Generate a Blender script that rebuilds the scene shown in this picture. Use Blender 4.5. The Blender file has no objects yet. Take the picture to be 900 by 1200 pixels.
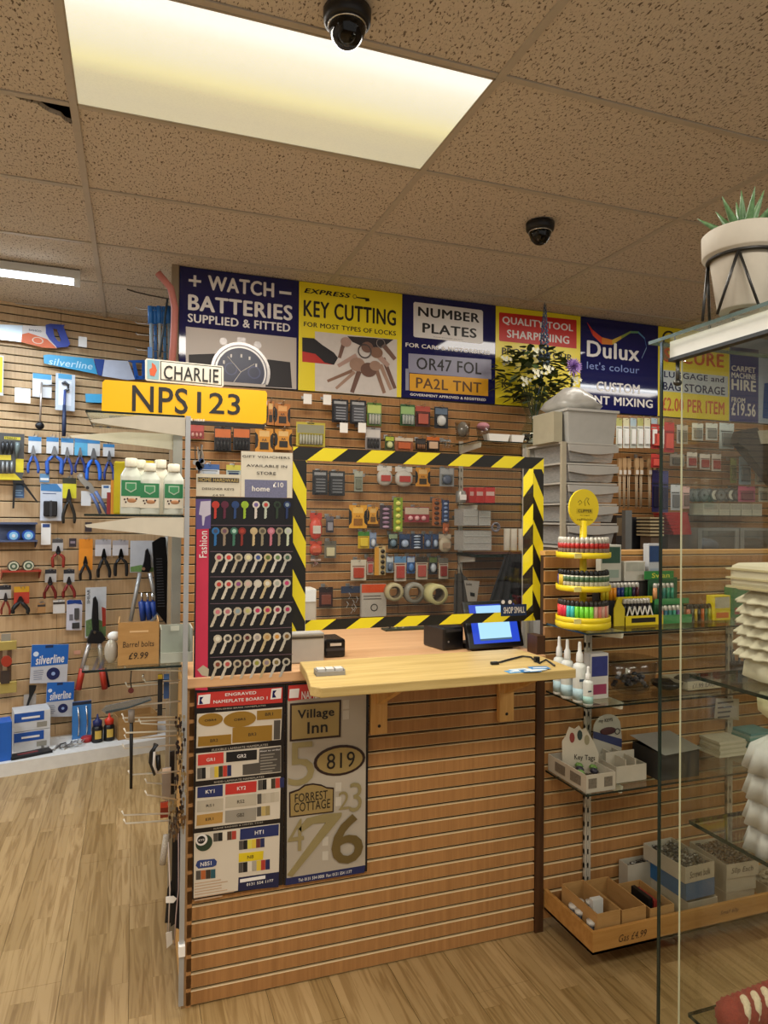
import bpy, math, random
from mathutils import Matrix, Vector
random.seed(7)
sc = bpy.context.scene
col = sc.collection
HC, F = 1.46, 820.0
# ---------------------------------------------------------------- camera
def _n(v): return Vector(v).normalized()
_d = _n(((158-450)/F, -(606-600)/F, -1.0))
_x = Vector(((2710-450)/F, -(630-600)/F, -1.0)); _x = (_x - _d*_x.dot(_d)).normalized()
_z = _x.cross(_d)
ROT = Matrix((_x, _d, _z))                      # camera space to world space
cd = bpy.data.cameras.new('camera'); cam = bpy.data.objects.new('camera', cd); col.objects.link(cam)
cd.sensor_fit = 'HORIZONTAL'; cd.sensor_width = 36; cd.lens = F/900*36; cd.clip_start = .02
cam.matrix_world = Matrix.Translation((0, 0, HC)) @ ROT.to_4x4()
sc.camera = cam
# ---------------------------------------------------------------- world, lights, exposure
wd = bpy.data.worlds.new('world'); sc.world = wd; wd.use_nodes = True
wd.node_tree.nodes['Background'].inputs[0].default_value = (1.0, .95, .89, 1)
wd.node_tree.nodes['Background'].inputs[1].default_value = .42
def area(x, y, z, sx, sy, w, c, rot=(0, 0, 0)):
    l = bpy.data.lights.new('lamp_or_fill', 'AREA'); l.shape = 'RECTANGLE'; l.size = sx; l.size_y = sy
    l.energy = w; l.color = c
    o = bpy.data.objects.new('lamp_or_fill', l); o.location = (x, y, z); o.rotation_euler = rot; col.objects.link(o)
    return o
WARM, COOL = (1.0, .93, .83), (.70, .84, 1.0)
area(.4, 2.13, 2.745, 1.15, .55, 34, WARM)       # the panel light in view
area(.4, -.3, 2.74, 1.15, .55, 46, WARM)         # panels behind the camera
area(-2.0, .9, 2.74, 1.15, .55, 34, WARM)
area(2.8, -.3, 2.74, 1.15, .55, 26, WARM)
area(-.95, 4.2, 2.66, 1.5, .12, 22, COOL)        # batten over the tool wall
area(-2.1, 3.0, 2.70, .5, 1.2, 30, COOL)  # added cool fill that brightens the left side, no fitting there
area(4.2, 2.05, 2.70, 1.2, .3, 12, WARM)         # batten to the right
area(2.6, 3.0, 2.72, 1.1, .3, 10, WARM)
sc.view_settings.view_transform = 'Standard'; sc.view_settings.look = 'None'
sc.view_settings.gamma = 1; sc.view_settings.exposure = .42

# ---------------------------------------------------------------- materials
def lin(c):
    c /= 255
    return c/12.92 if c <= .04045 else ((c+.055)/1.055)**2.4
def rgb(h): h = h.lstrip('#'); return tuple(lin(int(h[i:i+2], 16)) for i in (0, 2, 4)) + (1,)
_mats = {}
def newmat(name):
    m = bpy.data.materials.new(name); m.use_nodes = True
    return m, m.node_tree.nodes, m.node_tree.links, m.node_tree.nodes['Principled BSDF']
def M(h, rough=.5, metal=0, var=.10, scale=25, spec=.4):
    k = (h, rough, metal, var, scale, spec)
    if k in _mats: return _mats[k]
    m, n, l, b = newmat('paint_'+h.strip('#'))
    c = rgb(h)
    t = n.new('ShaderNodeTexCoord'); no = n.new('ShaderNodeTexNoise'); no.inputs['Scale'].default_value = scale
    no.inputs['Detail'].default_value = 3
    l.new(t.outputs['Object'], no.inputs['Vector'])
    mx = n.new('ShaderNodeMix'); mx.data_type = 'RGBA'
    mx.inputs[6].default_value = tuple(x*(1-var) for x in c[:3])+(1,)
    mx.inputs[7].default_value = tuple(min(1, x*(1+var)) for x in c[:3])+(1,)
    l.new(no.outputs['Fac'], mx.inputs[0]); l.new(mx.outputs[2], b.inputs['Base Color'])
    b.inputs['Roughness'].default_value = rough; b.inputs['Metallic'].default_value = metal
    b.inputs['Specular IOR Level'].default_value = spec
    _mats[k] = m; return m
def wood(name, c1, c2, grain=(60, 60, 3), rough=.5, coord='Object', bump=.1, spec=.3):
    m, n, l, b = newmat(name)
    t = n.new('ShaderNodeTexCoord'); mp = n.new('ShaderNodeMapping'); mp.inputs['Scale'].default_value = grain
    no = n.new('ShaderNodeTexNoise'); no.inputs['Scale'].default_value = 1; no.inputs['Detail'].default_value = 6
    no.inputs['Roughness'].default_value = .65
    cr = n.new('ShaderNodeValToRGB'); cr.color_ramp.elements[0].position = .3; cr.color_ramp.elements[1].position = .7
    cr.color_ramp.elements[0].color = rgb(c1); cr.color_ramp.elements[1].color = rgb(c2)
    if coord == 'World':
        g = n.new('ShaderNodeNewGeometry'); l.new(g.outputs['Position'], mp.inputs['Vector'])
    else: l.new(t.outputs[coord], mp.inputs['Vector'])
    l.new(mp.outputs[0], no.inputs['Vector']); l.new(no.outputs['Fac'], cr.inputs[0])
    l.new(cr.outputs[0], b.inputs['Base Color']); b.inputs['Roughness'].default_value = rough
    b.inputs['Specular IOR Level'].default_value = spec
    bp = n.new('ShaderNodeBump'); bp.inputs['Strength'].default_value = bump; bp.inputs['Distance'].default_value = .001
    l.new(no.outputs['Fac'], bp.inputs['Height']); l.new(bp.outputs[0], b.inputs['Normal'])
    return m
SLAT = wood('veneer_slat', '#95693e', '#ad7e4c', (90, 90, 2.5), .42, 'World')
SLAT_L = wood('veneer_slat_pale', '#b5946c', '#c9a981', (70, 70, 2.5), .45, 'World')
LIP = M('#cfb78c', .45)
DARKW = wood('dark_wood', '#3a2413', '#54361e', (60, 60, 3), .5, 'World')
PINE = wood('pine', '#b98848', '#d6ab6a', (3, 50, 50), .5)
PINE_V = wood('pine_vertical', '#b98848', '#d3a767', (50, 50, 3), .5)
LEDGE = wood('oak_ledge', '#a98f55', '#cbb277', (2.5, 45, 45), .45)
BEECH = wood('beech_worktop', '#c29468', '#d7ac80', (1.5, 30, 30), .35)
TRAYW = wood('tray_pine', '#9c6d35', '#b98a4d', (3, 40, 40), .5)
PLY = wood('card_brown', '#a07a48', '#b28a56', (8, 8, 40), .8)
CHROME = M('#c9c9c6', .22, 1.0, .05)
STEEL = M('#a8a9a8', .35, .9, .05)
BLACK = M('#141416', .4)
WHITE = M('#e9e6df', .5, 0, .03)
NAVY = M('#15194f', .05, 0, .04, 5, .6)
YEL = M('#e3cf1c', .3, 0, .03, 5, .5)
def glass(name, tint, gl=1.0, rough=.0, ior=1.45):
    m = bpy.data.materials.new(name); m.use_nodes = True; n = m.node_tree.nodes; l = m.node_tree.links
    n.clear(); out = n.new('ShaderNodeOutputMaterial'); mx = n.new('ShaderNodeMixShader')
    tr = n.new('ShaderNodeBsdfTransparent'); tr.inputs[0].default_value = tint
    g = n.new('ShaderNodeBsdfGlossy'); g.inputs['Roughness'].default_value = rough; g.inputs[0].default_value = (gl, gl, gl, 1)
    lw = n.new('ShaderNodeLayerWeight'); lw.inputs['Blend'].default_value = .5
    pw = n.new('ShaderNodeMath'); pw.operation = 'POWER'; pw.inputs[1].default_value = 4; l.new(lw.outputs['Facing'], pw.inputs[0])
    fr = n.new('ShaderNodeMath'); fr.operation = 'MULTIPLY_ADD'; fr.inputs[1].default_value = .45; fr.inputs[2].default_value = .03; l.new(pw.outputs[0], fr.inputs[0])
    l.new(fr.outputs[0], mx.inputs[0]); l.new(tr.outputs[0], mx.inputs[1]); l.new(g.outputs[0], mx.inputs[2])
    l.new(mx.outputs[0], out.inputs[0]); return m
GLASS = glass('clear_glass', (.90, .94, .91, 1))
CABG = glass('cabinet_glass', (.93, .935, .90, 1))
PERSPEX = glass('perspex', (.97, .97, .96, 1), .6)
PLAST = glass('clear_plastic', (.84, .84, .83, 1), .9, .15)
def frosted(name, c, k):
    m = bpy.data.materials.new(name); m.use_nodes = True; n = m.node_tree.nodes; l = m.node_tree.links; b = n['Principled BSDF']
    b.inputs['Base Color'].default_value = rgb(c); b.inputs['Roughness'].default_value = .3
    tr = n.new('ShaderNodeBsdfTransparent'); mx = n.new('ShaderNodeMixShader'); no = n.new('ShaderNodeTexNoise'); no.inputs['Scale'].default_value = 14
    mt = n.new('ShaderNodeMath'); mt.operation = 'MULTIPLY_ADD'; mt.inputs[1].default_value = .3; mt.inputs[2].default_value = k-.15; l.new(no.outputs['Fac'], mt.inputs[0])
    l.new(mt.outputs[0], mx.inputs[0]); l.new(tr.outputs[0], mx.inputs[1]); l.new(b.outputs[0], mx.inputs[2]); l.new(mx.outputs[0], n['Material Output'].inputs[0]); return m
FROST = frosted('frosted_plastic', '#c4c2bc', .5)
SMOKY = glass('smoked_dome', (.12, .12, .12, 1))
GEDGE = M('#101f1a', .15)
def emis(name, c, s):
    m = bpy.data.materials.new(name); m.use_nodes = True; b = m.node_tree.nodes['Principled BSDF']
    b.inputs['Base Color'].default_value = (0, 0, 0, 1) if s > 0 else c
    b.inputs['Emission Color'].default_value = c; b.inputs['Emission Strength'].default_value = s; return m

# ---------------------------------------------------------------- mesh builder
class MB:
    def __init__(s): s.v = []; s.f = []; s.m = []; s.s = []
    def add(s, vs, fs, m=0, sm=False):
        k = len(s.v); s.v += [tuple(v) for v in vs]
        for f in fs: s.f.append([i+k for i in f]); s.m.append(m); s.s.append(sm)
        return s
    def box(s, x0, x1, y0, y1, z0, z1, m=0):
        x0, x1 = min(x0, x1), max(x0, x1); y0, y1 = min(y0, y1), max(y0, y1); z0, z1 = min(z0, z1), max(z0, z1)
        return s.add([(x0,y0,z0),(x1,y0,z0),(x1,y1,z0),(x0,y1,z0),(x0,y0,z1),(x1,y0,z1),(x1,y1,z1),(x0,y1,z1)],
              [(0,3,2,1),(4,5,6,7),(0,1,5,4),(1,2,6,5),(2,3,7,6),(3,0,4,7)], m)
    def tube(s, pts, r, n=6, m=0, closed=False, rs=None):
        P = [Vector(p) for p in pts]; k = len(P); vs = []; fs = []
        for i, p in enumerate(P):
            a = P[i-1] if (i or closed) else P[i]; b = P[(i+1) % k] if (i < k-1 or closed) else P[i]
            t = (b-a).normalized() if (b-a).length > 1e-9 else Vector((0, 0, 1))
            u = t.cross(Vector((.13, .21, 1)) if abs(t.z) < .95 else Vector((1, .1, 0))).normalized(); w = t.cross(u)
            rr = rs[i] if rs else r
            for j in range(n):
                c = 2*math.pi*j/n; vs.append(p+(u*math.cos(c)+w*math.sin(c))*rr)
        for i in range(k if closed else k-1):
            for j in range(n):
                a = i*n+j; b = i*n+(j+1) % n; c = ((i+1) % k)*n+(j+1) % n; d = ((i+1) % k)*n+j
                fs.append((a, d, c, b))
        if not closed: fs.append(list(range(n))); fs.append(list(range((k-1)*n, k*n))[::-1])
        return s.add(vs, fs, m, n > 5)
    def cyl(s, a, b, r, r2=None, n=14, m=0): return s.tube([a, b], r, n, m, rs=[r, r if r2 is None else r2])
    def lathe(s, prof, c=(0, 0, 0), n=20, m=0, sm=True, wob=None):
        vs = []; fs = []; k = len(prof)
        for i, (r, z) in enumerate(prof):
            for j in range(n):
                a = 2*math.pi*j/n; rr = r*(wob(a, z) if wob else 1)
                vs.append((c[0]+rr*math.cos(a), c[1]+rr*math.sin(a), c[2]+z))
        for i in range(k-1):
            for j in range(n): fs.append((i*n+j, i*n+(j+1) % n, (i+1)*n+(j+1) % n, (i+1)*n+j))
        if prof[0][0] > 1e-5: fs.append(list(range(n))[::-1])
        if prof[-1][0] > 1e-5: fs.append(list(range((k-1)*n, k*n)))
        return s.add(vs, fs, m, sm)
    def prism(s, poly, y0, y1, m=0):                 # polygon in xz, thickness along y
        a = sum(poly[i][0]*poly[(i+1) % len(poly)][1]-poly[(i+1) % len(poly)][0]*poly[i][1] for i in range(len(poly)))
        if a < 0: poly = poly[::-1]
        k = len(poly); vs = [(x, y0, z) for x, z in poly]+[(x, y1, z) for x, z in poly]
        fs = [list(range(k)), list(range(k, 2*k))[::-1]]+[(i, k+i, k+(i+1) % k, (i+1) % k) for i in range(k)]
        return s.add(vs, fs, m)
    def ell(s, c, rx, ry, rz, n=12, m=0, k=7):
        prof = [(math.sin(math.pi*i/k), -math.cos(math.pi*i/k)) for i in range(k+1)]; b = len(s.v)
        s.lathe([(max(r, 1e-4), z) for r, z in prof], (0, 0, 0), n, m)
        for i in range(b, len(s.v)):
            x, y, z = s.v[i]; s.v[i] = (c[0]+x*rx, c[1]+y*ry, c[2]+z*rz)
        return s
    def ring(s, c, R, r, n=20, k=6, m=0, axis='y'):
        pts = []
        for i in range(n):
            a = 2*math.pi*i/n; u, v = R*math.cos(a), R*math.sin(a)
            pts.append((c[0]+u, c[1], c[2]+v) if axis == 'y' else ((c[0], c[1]+u, c[2]+v) if axis == 'x' else (c[0]+u, c[1]+v, c[2])))
        return s.tube(pts, r, k, m, True)
    def xf(s, M4):
        s.v = [tuple(M4 @ Vector(v)) for v in s.v]; return s
    def mesh(s, name, mats):
        me = bpy.data.meshes.new(name); me.from_pydata(s.v, [], s.f)
        for mt in (mats if isinstance(mats, (list, tuple)) else [mats]): me.materials.append(mt)
        me.polygons.foreach_set('material_index', s.m); me.polygons.foreach_set('use_smooth', s.s)
        me.update(); return me
    def build(s, name, mats, parent=None, bevel=0, loc=None, rz=0):
        me = s.mesh(name, mats)
        o = bpy.data.objects.new(name, me); col.objects.link(o)
        if parent: o.parent = parent
        if loc: o.location = loc
        if rz: o.rotation_euler.z = rz
        if bevel:
            b = o.modifiers.new('bevel', 'BEVEL'); b.width = bevel; b.segments = 2; b.limit_method = 'ANGLE'
        return o
def tag(o, label=None, cat=None, group=None, kind=None):
    if label: o['label'] = label
    if cat: o['category'] = cat
    if group: o['group'] = group
    if kind: o['kind'] = kind
    return o
def empty(name, loc, rz=0):
    o = bpy.data.objects.new(name, None); o.location = loc; o.rotation_euler.z = rz; o.empty_display_size = .02
    col.objects.link(o); return o
def text_mesh(s, bold=.012, shear=0):
    c = bpy.data.curves.new('t', 'FONT'); c.body = s; c.shear = shear; c.resolution_u = 3
    if len(s) < 4: c.offset = bold*.5; bold = 0
    c.space_character = 1.04+bold
    o = bpy.data.objects.new('t', c); me = bpy.data.meshes.new_from_object(o)
    bpy.data.objects.remove(o); bpy.data.curves.remove(c)
    if bold <= 0 or not me.vertices: return me
    V = [v.co.copy() for v in me.vertices]; Fs = [tuple(p.vertices) for p in me.polygons]; b = bold*.75; vs = []; fs = []
    for k, (dx, dy) in enumerate(((-b, 0), (b, 0), (0, b*.6), (0, -b*.6))):   # heavy weight: the outline thickened on every side
        vs += [(v.x+dx, v.y+dy, k*.00016) for v in V]; fs += [[i+k*len(V) for i in f] for f in Fs]
    m2 = bpy.data.meshes.new('t'); m2.from_pydata(vs, [], fs); m2.update(); bpy.data.meshes.remove(me); return m2
def text(parent, s, x0, z0, x1, z1, mat, y=-.002, bold=.02, shear=0, name='lettering', vert=False):
    me = text_mesh(s, bold, shear)
    if not me.vertices: return None
    P = [v.co.copy() for v in me.vertices]
    if vert: P = [Vector((-p.y, p.x, p.z)) for p in P]
    ax, bx = min(p.x for p in P), max(p.x for p in P); ay, by = min(p.y for p in P), max(p.y for p in P)
    x0, x1 = min(x0, x1), max(x0, x1); z0, z1 = min(z0, z1), max(z0, z1)
    for v, p in zip(me.vertices, P):
        v.co = (x0+(p.x-ax)/max(bx-ax, 1e-6)*(x1-x0), y-p.z, z0+(p.y-ay)/max(by-ay, 1e-6)*(z1-z0))
    me.materials.clear(); me.materials.append(mat); me.name = name
    o = bpy.data.objects.new(name, me); o.parent = parent; col.objects.link(o); return o

ORD = ['first', 'second', 'third', 'fourth', 'fifth', 'sixth', 'seventh', 'eighth', 'ninth', 'tenth', 'eleventh', 'twelfth', 'thirteenth', 'fourteenth', 'fifteenth', 'sixteenth', 'seventeenth']
# ---------------------------------------------------------------- planes and things
def ray(px, py): return ROT @ Vector(((px-450)/F, -(py-600)/F, -1.0))
class Plane:
    def __init__(s, x, y, deg=0):
        a = math.radians(deg); s.a = a; s.o = Vector((x, y, 0)); s.u = Vector((math.cos(a), math.sin(a), 0)); s.n = Vector((math.sin(a), -math.cos(a), 0))
    def hit(s, px, py, off=0):
        r = ray(px, py); o = s.o+s.n*off
        t = (o.dot(s.n))/(r.dot(s.n)); return Vector((0, 0, HC))+r*t
def atz(px, py, z):
    r = ray(px, py); t = (z-HC)/r.z; return Vector((0, 0, HC))+r*t
BACK = Plane(0, 3.79); LEFT = Plane(-.75, 4.80, 13); FRONT = Plane(0, 2.17)
class T:
    """one thing: an empty on a real plane; parts measured from the photograph onto that plane"""
    def __init__(s, name, label, cat, plane, off, cx, by, zb=None, group=None, zoom=None, rz=0, single=False):
        s.zm = zoom; s.pl = plane; s.off = off
        x, y = s.c(cx, by); p = plane.hit(x, y, off)
        if zb is not None: p.z = zb
        s.loc = p; s.rz = plane.a+rz
        s.r = empty(name, p, s.rz); tag(s.r, label, cat, group)
    def c(s, x, y):
        if s.zm: return s.zm[0]+x/s.zm[2], s.zm[1]+y/s.zm[2]
        return x, y
    def p(s, x, y):
        x, y = s.c(x, y); h = s.pl.hit(x, y, s.off)-s.loc
        return h.dot(s.pl.u), h.z
    def box(s, name, x0, y0, x1, y1, mat, d=(0, .002), par=None, bevel=0, zb=None, zt=None):
        a, b = s.p(x0, y0); c, e = s.p(x1, y1)
        if zb is not None: e = zb
        if zt is not None: b = zt
        return MB().box(a, c, d[0], d[1], e, b).build(name, mat, par or s.r, bevel)
    def poly(s, name, pts, mat, d=(0, .002), par=None, bevel=0):
        return MB().prism([s.p(*q) for q in pts], d[0], d[1]).build(name, mat, par or s.r, bevel)
    def disc(s, name, x, y, rx, mat, d=(0, .002), ry=None, par=None, n=24, rin=0):
        a, b = s.p(x, y); R = abs(s.p(x+rx, y)[0]-a); RZ = R if ry is None else abs(s.p(x, y+ry)[1]-b)
        P = [(a+R*math.cos(2*math.pi*i/n), b+RZ*math.sin(2*math.pi*i/n)) for i in range(n)]
        m = MB()
        if not rin: m.prism(P, d[0], d[1])
        else:
            Q = [(a+(x_-a)*rin, b+(z_-b)*rin) for x_, z_ in P]
            for i in range(n):
                j = (i+1) % n; m.prism([P[i], P[j], Q[j], Q[i]], d[0], d[1])
        return m.build(name, mat, par or s.r)
    def tube(s, name, pts, r, mat, par=None, n=6, d=0, closed=False, rs=None):
        P = []
        for q in pts:
            a, b = s.p(q[0], q[1]); P.append((a, q[2] if len(q) > 2 else d, b))
        return MB().tube(P, r, n, 0, closed, rs).build(name, mat, par or s.r)
    def text(s, t, x0, y0, x1, y1, mat, d=-.001, bold=.02, shear=0, par=None, vert=False):
        if getattr(s, 'bb', False):                  # box read around a slanting line: take the slant out
            X0, Y0 = s.c(x0, y0); X1, Y1 = s.c(x1, y1); dy = ((Y0+Y1)/2-630)/(2710-(X0+X1)/2)*abs(x1-x0)
            dy = dy*getattr(s, 'bk', 1); dy = min(dy, (y1-y0)-13 if y1-y0 > 20 else dy); y0 += dy; y1 -= dy
        a, b = s.p(x0, y0); c, e = s.p(x1, y1)
        return text(par or s.r, t, a, e, c, b, mat, d, bold, shear, 'lettering', vert)
    def lines(s, x0, y0, x1, y1, n, mat, d=-.001, par=None, name='small_print'):
        """rows of fine print too small to read, one part"""
        a, b = s.p(x0, y0); c, e = s.p(x1, y1); m = MB(); h = (b-e)/n
        for i in range(n):
            w = (c-a)*(.6+.4*random.random()); m.box(a, a+w, d, d+.0006, b-h*(i+.7), b-h*(i+.35))
        o = m.build(name, mat, par or s.r); o['kind'] = 'stuff'; return o
def hook(plane, px, py, L, label, ticket=None, group=None, span=.02, r=.0015):
    p = plane.hit(px, py, 0)
    e = empty('display_hook', p, plane.a); tag(e, label, 'hook', group)
    m = MB()
    for k in (0, 1):
        z = -k*.0; x = span*(k-.5)
        m.tube([(x, 0, 0), (x, -L*.9, 0), (x, -L, .012)], r, 5)
    m.box(-span*.6, span*.6, -.004, 0, -.008, .008)
    m.build('wire', STEEL, e)
    if ticket:
        w, h = ticket; MB().box(-w/2, w/2, -L-.002, -L, -h, .004).build('price_ticket', WHITE, e)
    return e
# ================================================================ SETTING
def struct(o): o['kind'] = 'structure'; return o
# ceiling: tiles as parts, T bars as parts, dark void above
def tile_mat():
    m, n, l, b = newmat('fissured_tile'); g = n.new('ShaderNodeNewGeometry')
    mp = n.new('ShaderNodeMapping'); mp.inputs['Scale'].default_value = (150, 75, 75)
    no = n.new('ShaderNodeTexNoise'); no.inputs['Scale'].default_value = 1; no.inputs['Detail'].default_value = 2.5
    no.inputs['Distortion'].default_value = .6
    l.new(g.outputs['Position'], mp.inputs['Vector']); l.new(mp.outputs[0], no.inputs['Vector'])
    cr = n.new('ShaderNodeValToRGB'); e = cr.color_ramp.elements
    e[0].position = .36; e[0].color = rgb('#6f6256'); e[1].position = .42; e[1].color = rgb('#cdc3b6')
    e2 = cr.color_ramp.elements.new(.8); e2.color = rgb('#d6cbbd')
    l.new(no.outputs['Fac'], cr.inputs[0]); l.new(cr.outputs[0], b.inputs['Base Color'])
    bp = n.new('ShaderNodeBump'); bp.inputs['Strength'].default_value = .6; bp.inputs['Distance'].default_value = .004
    l.new(no.outputs['Fac'], bp.inputs['Height']); l.new(bp.outputs[0], b.inputs['Normal'])
    b.inputs['Roughness'].default_value = .9; b.inputs['Specular IOR Level'].default_value = .1
    return m
TILE = tile_mat(); BAR = M('#b8afa2', .5)
ceil = struct(MB().box(-3.2, 5.6, -2.6, 6.2, 2.86, 2.9).build('ceiling', M('#2a2622', .9)))
def gx(k): return -.2+1.2*k
def gy(k): return 1.82+.6*k
tm = MB().box(.012, 1.188, .012, .588, 0, .016).mesh('tile', TILE)
for i in range(-3, 5):
    for j in range(-7, 6):
        if (i, j) == (0, 0): continue
        x, y = gx(i), gy(j)
        if y > 5.0: continue
        if (i, j) == (-1, 1):                       # the tile with the broken corner
            o = MB().add([(.012,.012,0),(1.02,.012,0),(1.04,.03,0),(1.09,.04,0),(1.12,.075,0),(1.155,.09,0),(1.165,.115,0),(1.188,.125,0),(1.188,.588,0),(.012,.588,0)]+
                [(.012,.012,.016),(1.02,.012,.016),(1.04,.03,.016),(1.09,.04,.016),(1.12,.075,.016),(1.155,.09,.016),(1.165,.115,.016),(1.188,.125,.016),(1.188,.588,.016),(.012,.588,.016)],
                [list(range(10))[::-1], list(range(10, 20))]+[(a, (a+1) % 10, 10+(a+1) % 10, 10+a) for a in range(10)]).build('tile', TILE, ceil)
            o['label'] = 'ceiling tile with a broken dark corner'
        else:
            o = bpy.data.objects.new('tile', tm); col.objects.link(o); o.parent = ceil
        o.location = (x, y, 2.772)
for i in range(-2, 6): MB().box(gx(i)-.012, gx(i)+.012, -2.4, 5.2, 2.766, 2.772).box(gx(i)-.002, gx(i)+.002, -2.4, 5.2, 2.772, 2.8).build('grid_bar', BAR, ceil)
for j in range(-7, 7):
    for i in range(-2, 5): MB().box(gx(i)+.0125, gx(i+1)-.0125, gy(j)-.011, gy(j)+.011, 2.767, 2.772).build('cross_bar', BAR, ceil)
# floor
def floor_mat():
    m, n, l, b = newmat('oak_laminate'); g = n.new('ShaderNodeNewGeometry')
    sp = n.new('ShaderNodeSeparateXYZ'); l.new(g.outputs['Position'], sp.inputs[0])
    cb = n.new('ShaderNodeCombineXYZ'); l.new(sp.outputs['Y'], cb.inputs['X']); l.new(sp.outputs['X'], cb.inputs['Y'])
    br = n.new('ShaderNodeTexBrick'); br.inputs['Scale'].default_value = 1; br.inputs['Brick Width'].default_value = .47
    br.inputs['Row Height'].default_value = .0667; br.inputs['Mortar Size'].default_value = .0006; br.offset = .37
    br.inputs['Color1'].default_value = rgb('#94794e'); br.inputs['Color2'].default_value = rgb('#ae9266')
    br.inputs['Mortar'].default_value = rgb('#8f7549'); br.inputs['Bias'].default_value = 0
    l.new(cb.outputs[0], br.inputs['Vector'])
    mp = n.new('ShaderNodeMapping'); mp.inputs['Scale'].default_value = (38, 2.2, 1); l.new(g.outputs['Position'], mp.inputs['Vector'])
    # shift the grain by strip so it breaks at strip edges
    ad = n.new('ShaderNodeVectorMath'); ad.operation = 'MULTIPLY_ADD'
    ad.inputs[1].default_value = (0, 90, 0); l.new(br.outputs['Color'], ad.inputs[0]); l.new(mp.outputs[0], ad.inputs[2])
    no = n.new('ShaderNodeTexNoise'); no.inputs['Scale'].default_value = 1; no.inputs['Detail'].default_value = 5; no.inputs['Distortion'].default_value = 1.6
    l.new(ad.outputs[0], no.inputs['Vector'])
    cr = n.new('ShaderNodeValToRGB'); cr.color_ramp.elements[0].position = .38; cr.color_ramp.elements[1].position = .55
    cr.color_ramp.elements[0].color = (.62, .56, .46, 1); cr.color_ramp.elements[1].color = (1, 1, 1, 1)
    l.new(no.outputs['Fac'], cr.inputs[0])
    mx = n.new('ShaderNodeMix'); mx.data_type = 'RGBA'; mx.blend_type = 'MULTIPLY'; mx.inputs[0].default_value = .8
    l.new(br.outputs['Color'], mx.inputs[6]); l.new(cr.outputs[0], mx.inputs[7]); l.new(mx.outputs[2], b.inputs['Base Color'])
    b.inputs['Roughness'].default_value = .38; b.inputs['Specular IOR Level'].default_value = .35
    return m
FLM = floor_mat()
floor = struct(MB().box(-3.2, 5.6, -2.6, 6.2, -.06, -.012).build('floor', M('#6e5430', .8)))
bm_ = MB().box(.0006, .1994, .0006, 1.1994, 0, .012).mesh('floor_board', FLM)
for i in range(-13, 22):
    off = (i*.41) % 1.2
    for j in range(-1, 5):
        y = -.2+j*1.2-off+.6
        if y > 5.2 or y < -.9: continue
        o = bpy.data.objects.new('floor_board', bm_); col.objects.link(o); o.parent = floor; o.location = (i*.2, y, -.012)
# slatted walls
def slatwall(name, plane, x0, x1, zs, y_back, mat, seams, label=None, setting=True, gap=.0078, t=.011, cat=None, side=None):
    """backing board plus one object per slat and panel; zs = list of slat boundaries"""
    e = MB().box(x0, x1, t, y_back, zs[0]-0, zs[-1]).build(name, M('#3f2c1a', .8), None)
    e.location = plane.o; e.rotation_euler.z = plane.a
    if setting: struct(e)
    else: tag(e, label, cat)
    xs = [x0]+seams+[x1]
    for a, b in zip(xs[:-1], xs[1:]):
        cache = {}
        for z0, z1 in zip(zs[:-1], zs[1:]):
            h = round(z1-z0, 4)
            if h not in cache:
                m = MB(); X0, X1 = a+.001, b-.001; H = h-gap
                pr = [(0, .0015), (.0015, 0), (H-.0015, 0), (H, .0015)]
                m.add([(X0,.0015,0),(X1,.0015,0),(X0,0,.0018),(X1,0,.0018),(X0,0,H-.0018),(X1,0,H-.0018),(X0,.0015,H),(X1,.0015,H),
                       (X0,t,0),(X1,t,0),(X0,t,H),(X1,t,H)],
                      [(0,1,3,2),(4,5,7,6),(8,9,1,0),(6,7,11,10)], 1)
                m.add([(X0,0,.0018),(X1,0,.0018),(X0,0,H-.0018),(X1,0,H-.0018),(X0,t,0),(X1,t,0),(X0,t,H),(X1,t,H)],
                      [(0,1,3,2),(4,0,2,6),(1,5,7,3)], 0)
                cache[h] = m.mesh('slat', [mat, LIP])
            o = bpy.data.objects.new('slat', cache[h]); col.objects.link(o); o.parent = e; o.location = (0, 0, z0+gap/2)
    return e
rng = lambda a, b, s: [round(a+s*i, 4) for i in range(int(round((b-a)/s))+1)]
slatwall('wall_back', BACK, .2, 5.4, rng(.865, 2.165, .05), .03, SLAT, [1.44, 2.64, 3.84])
struct(MB().box(.2, 5.4, 3.80, 3.84, 0, .865).build('wall_back_lower', M('#7a5a36', .7)))
struct(MB().box(.2, 5.4, 3.803, 3.84, 2.165, 2.772).build('wall_back_upper', M('#8b7c68', .8)))
struct(MB().box(.165, .2, 3.77, 3.84, 0, 2.772).build('trim_1', M('#8a7a62', .6)))
slatwall('wall_left', LEFT, -2.2, 1.6, rng(.05, 1.65, .1)+rng(1.70, 2.80, .05), .03, SLAT_L, [-.9, .3])
struct(MB().box(-3.2, -3.15, -2.6, 5.2, 0, 2.86).build('wall_far_left', M('#b9ab97', .8)))
struct(MB().box(5.5, 5.55, -2.6, 4.2, 0, 2.86).build('wall_right', M('#8f8270', .8)))
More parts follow.
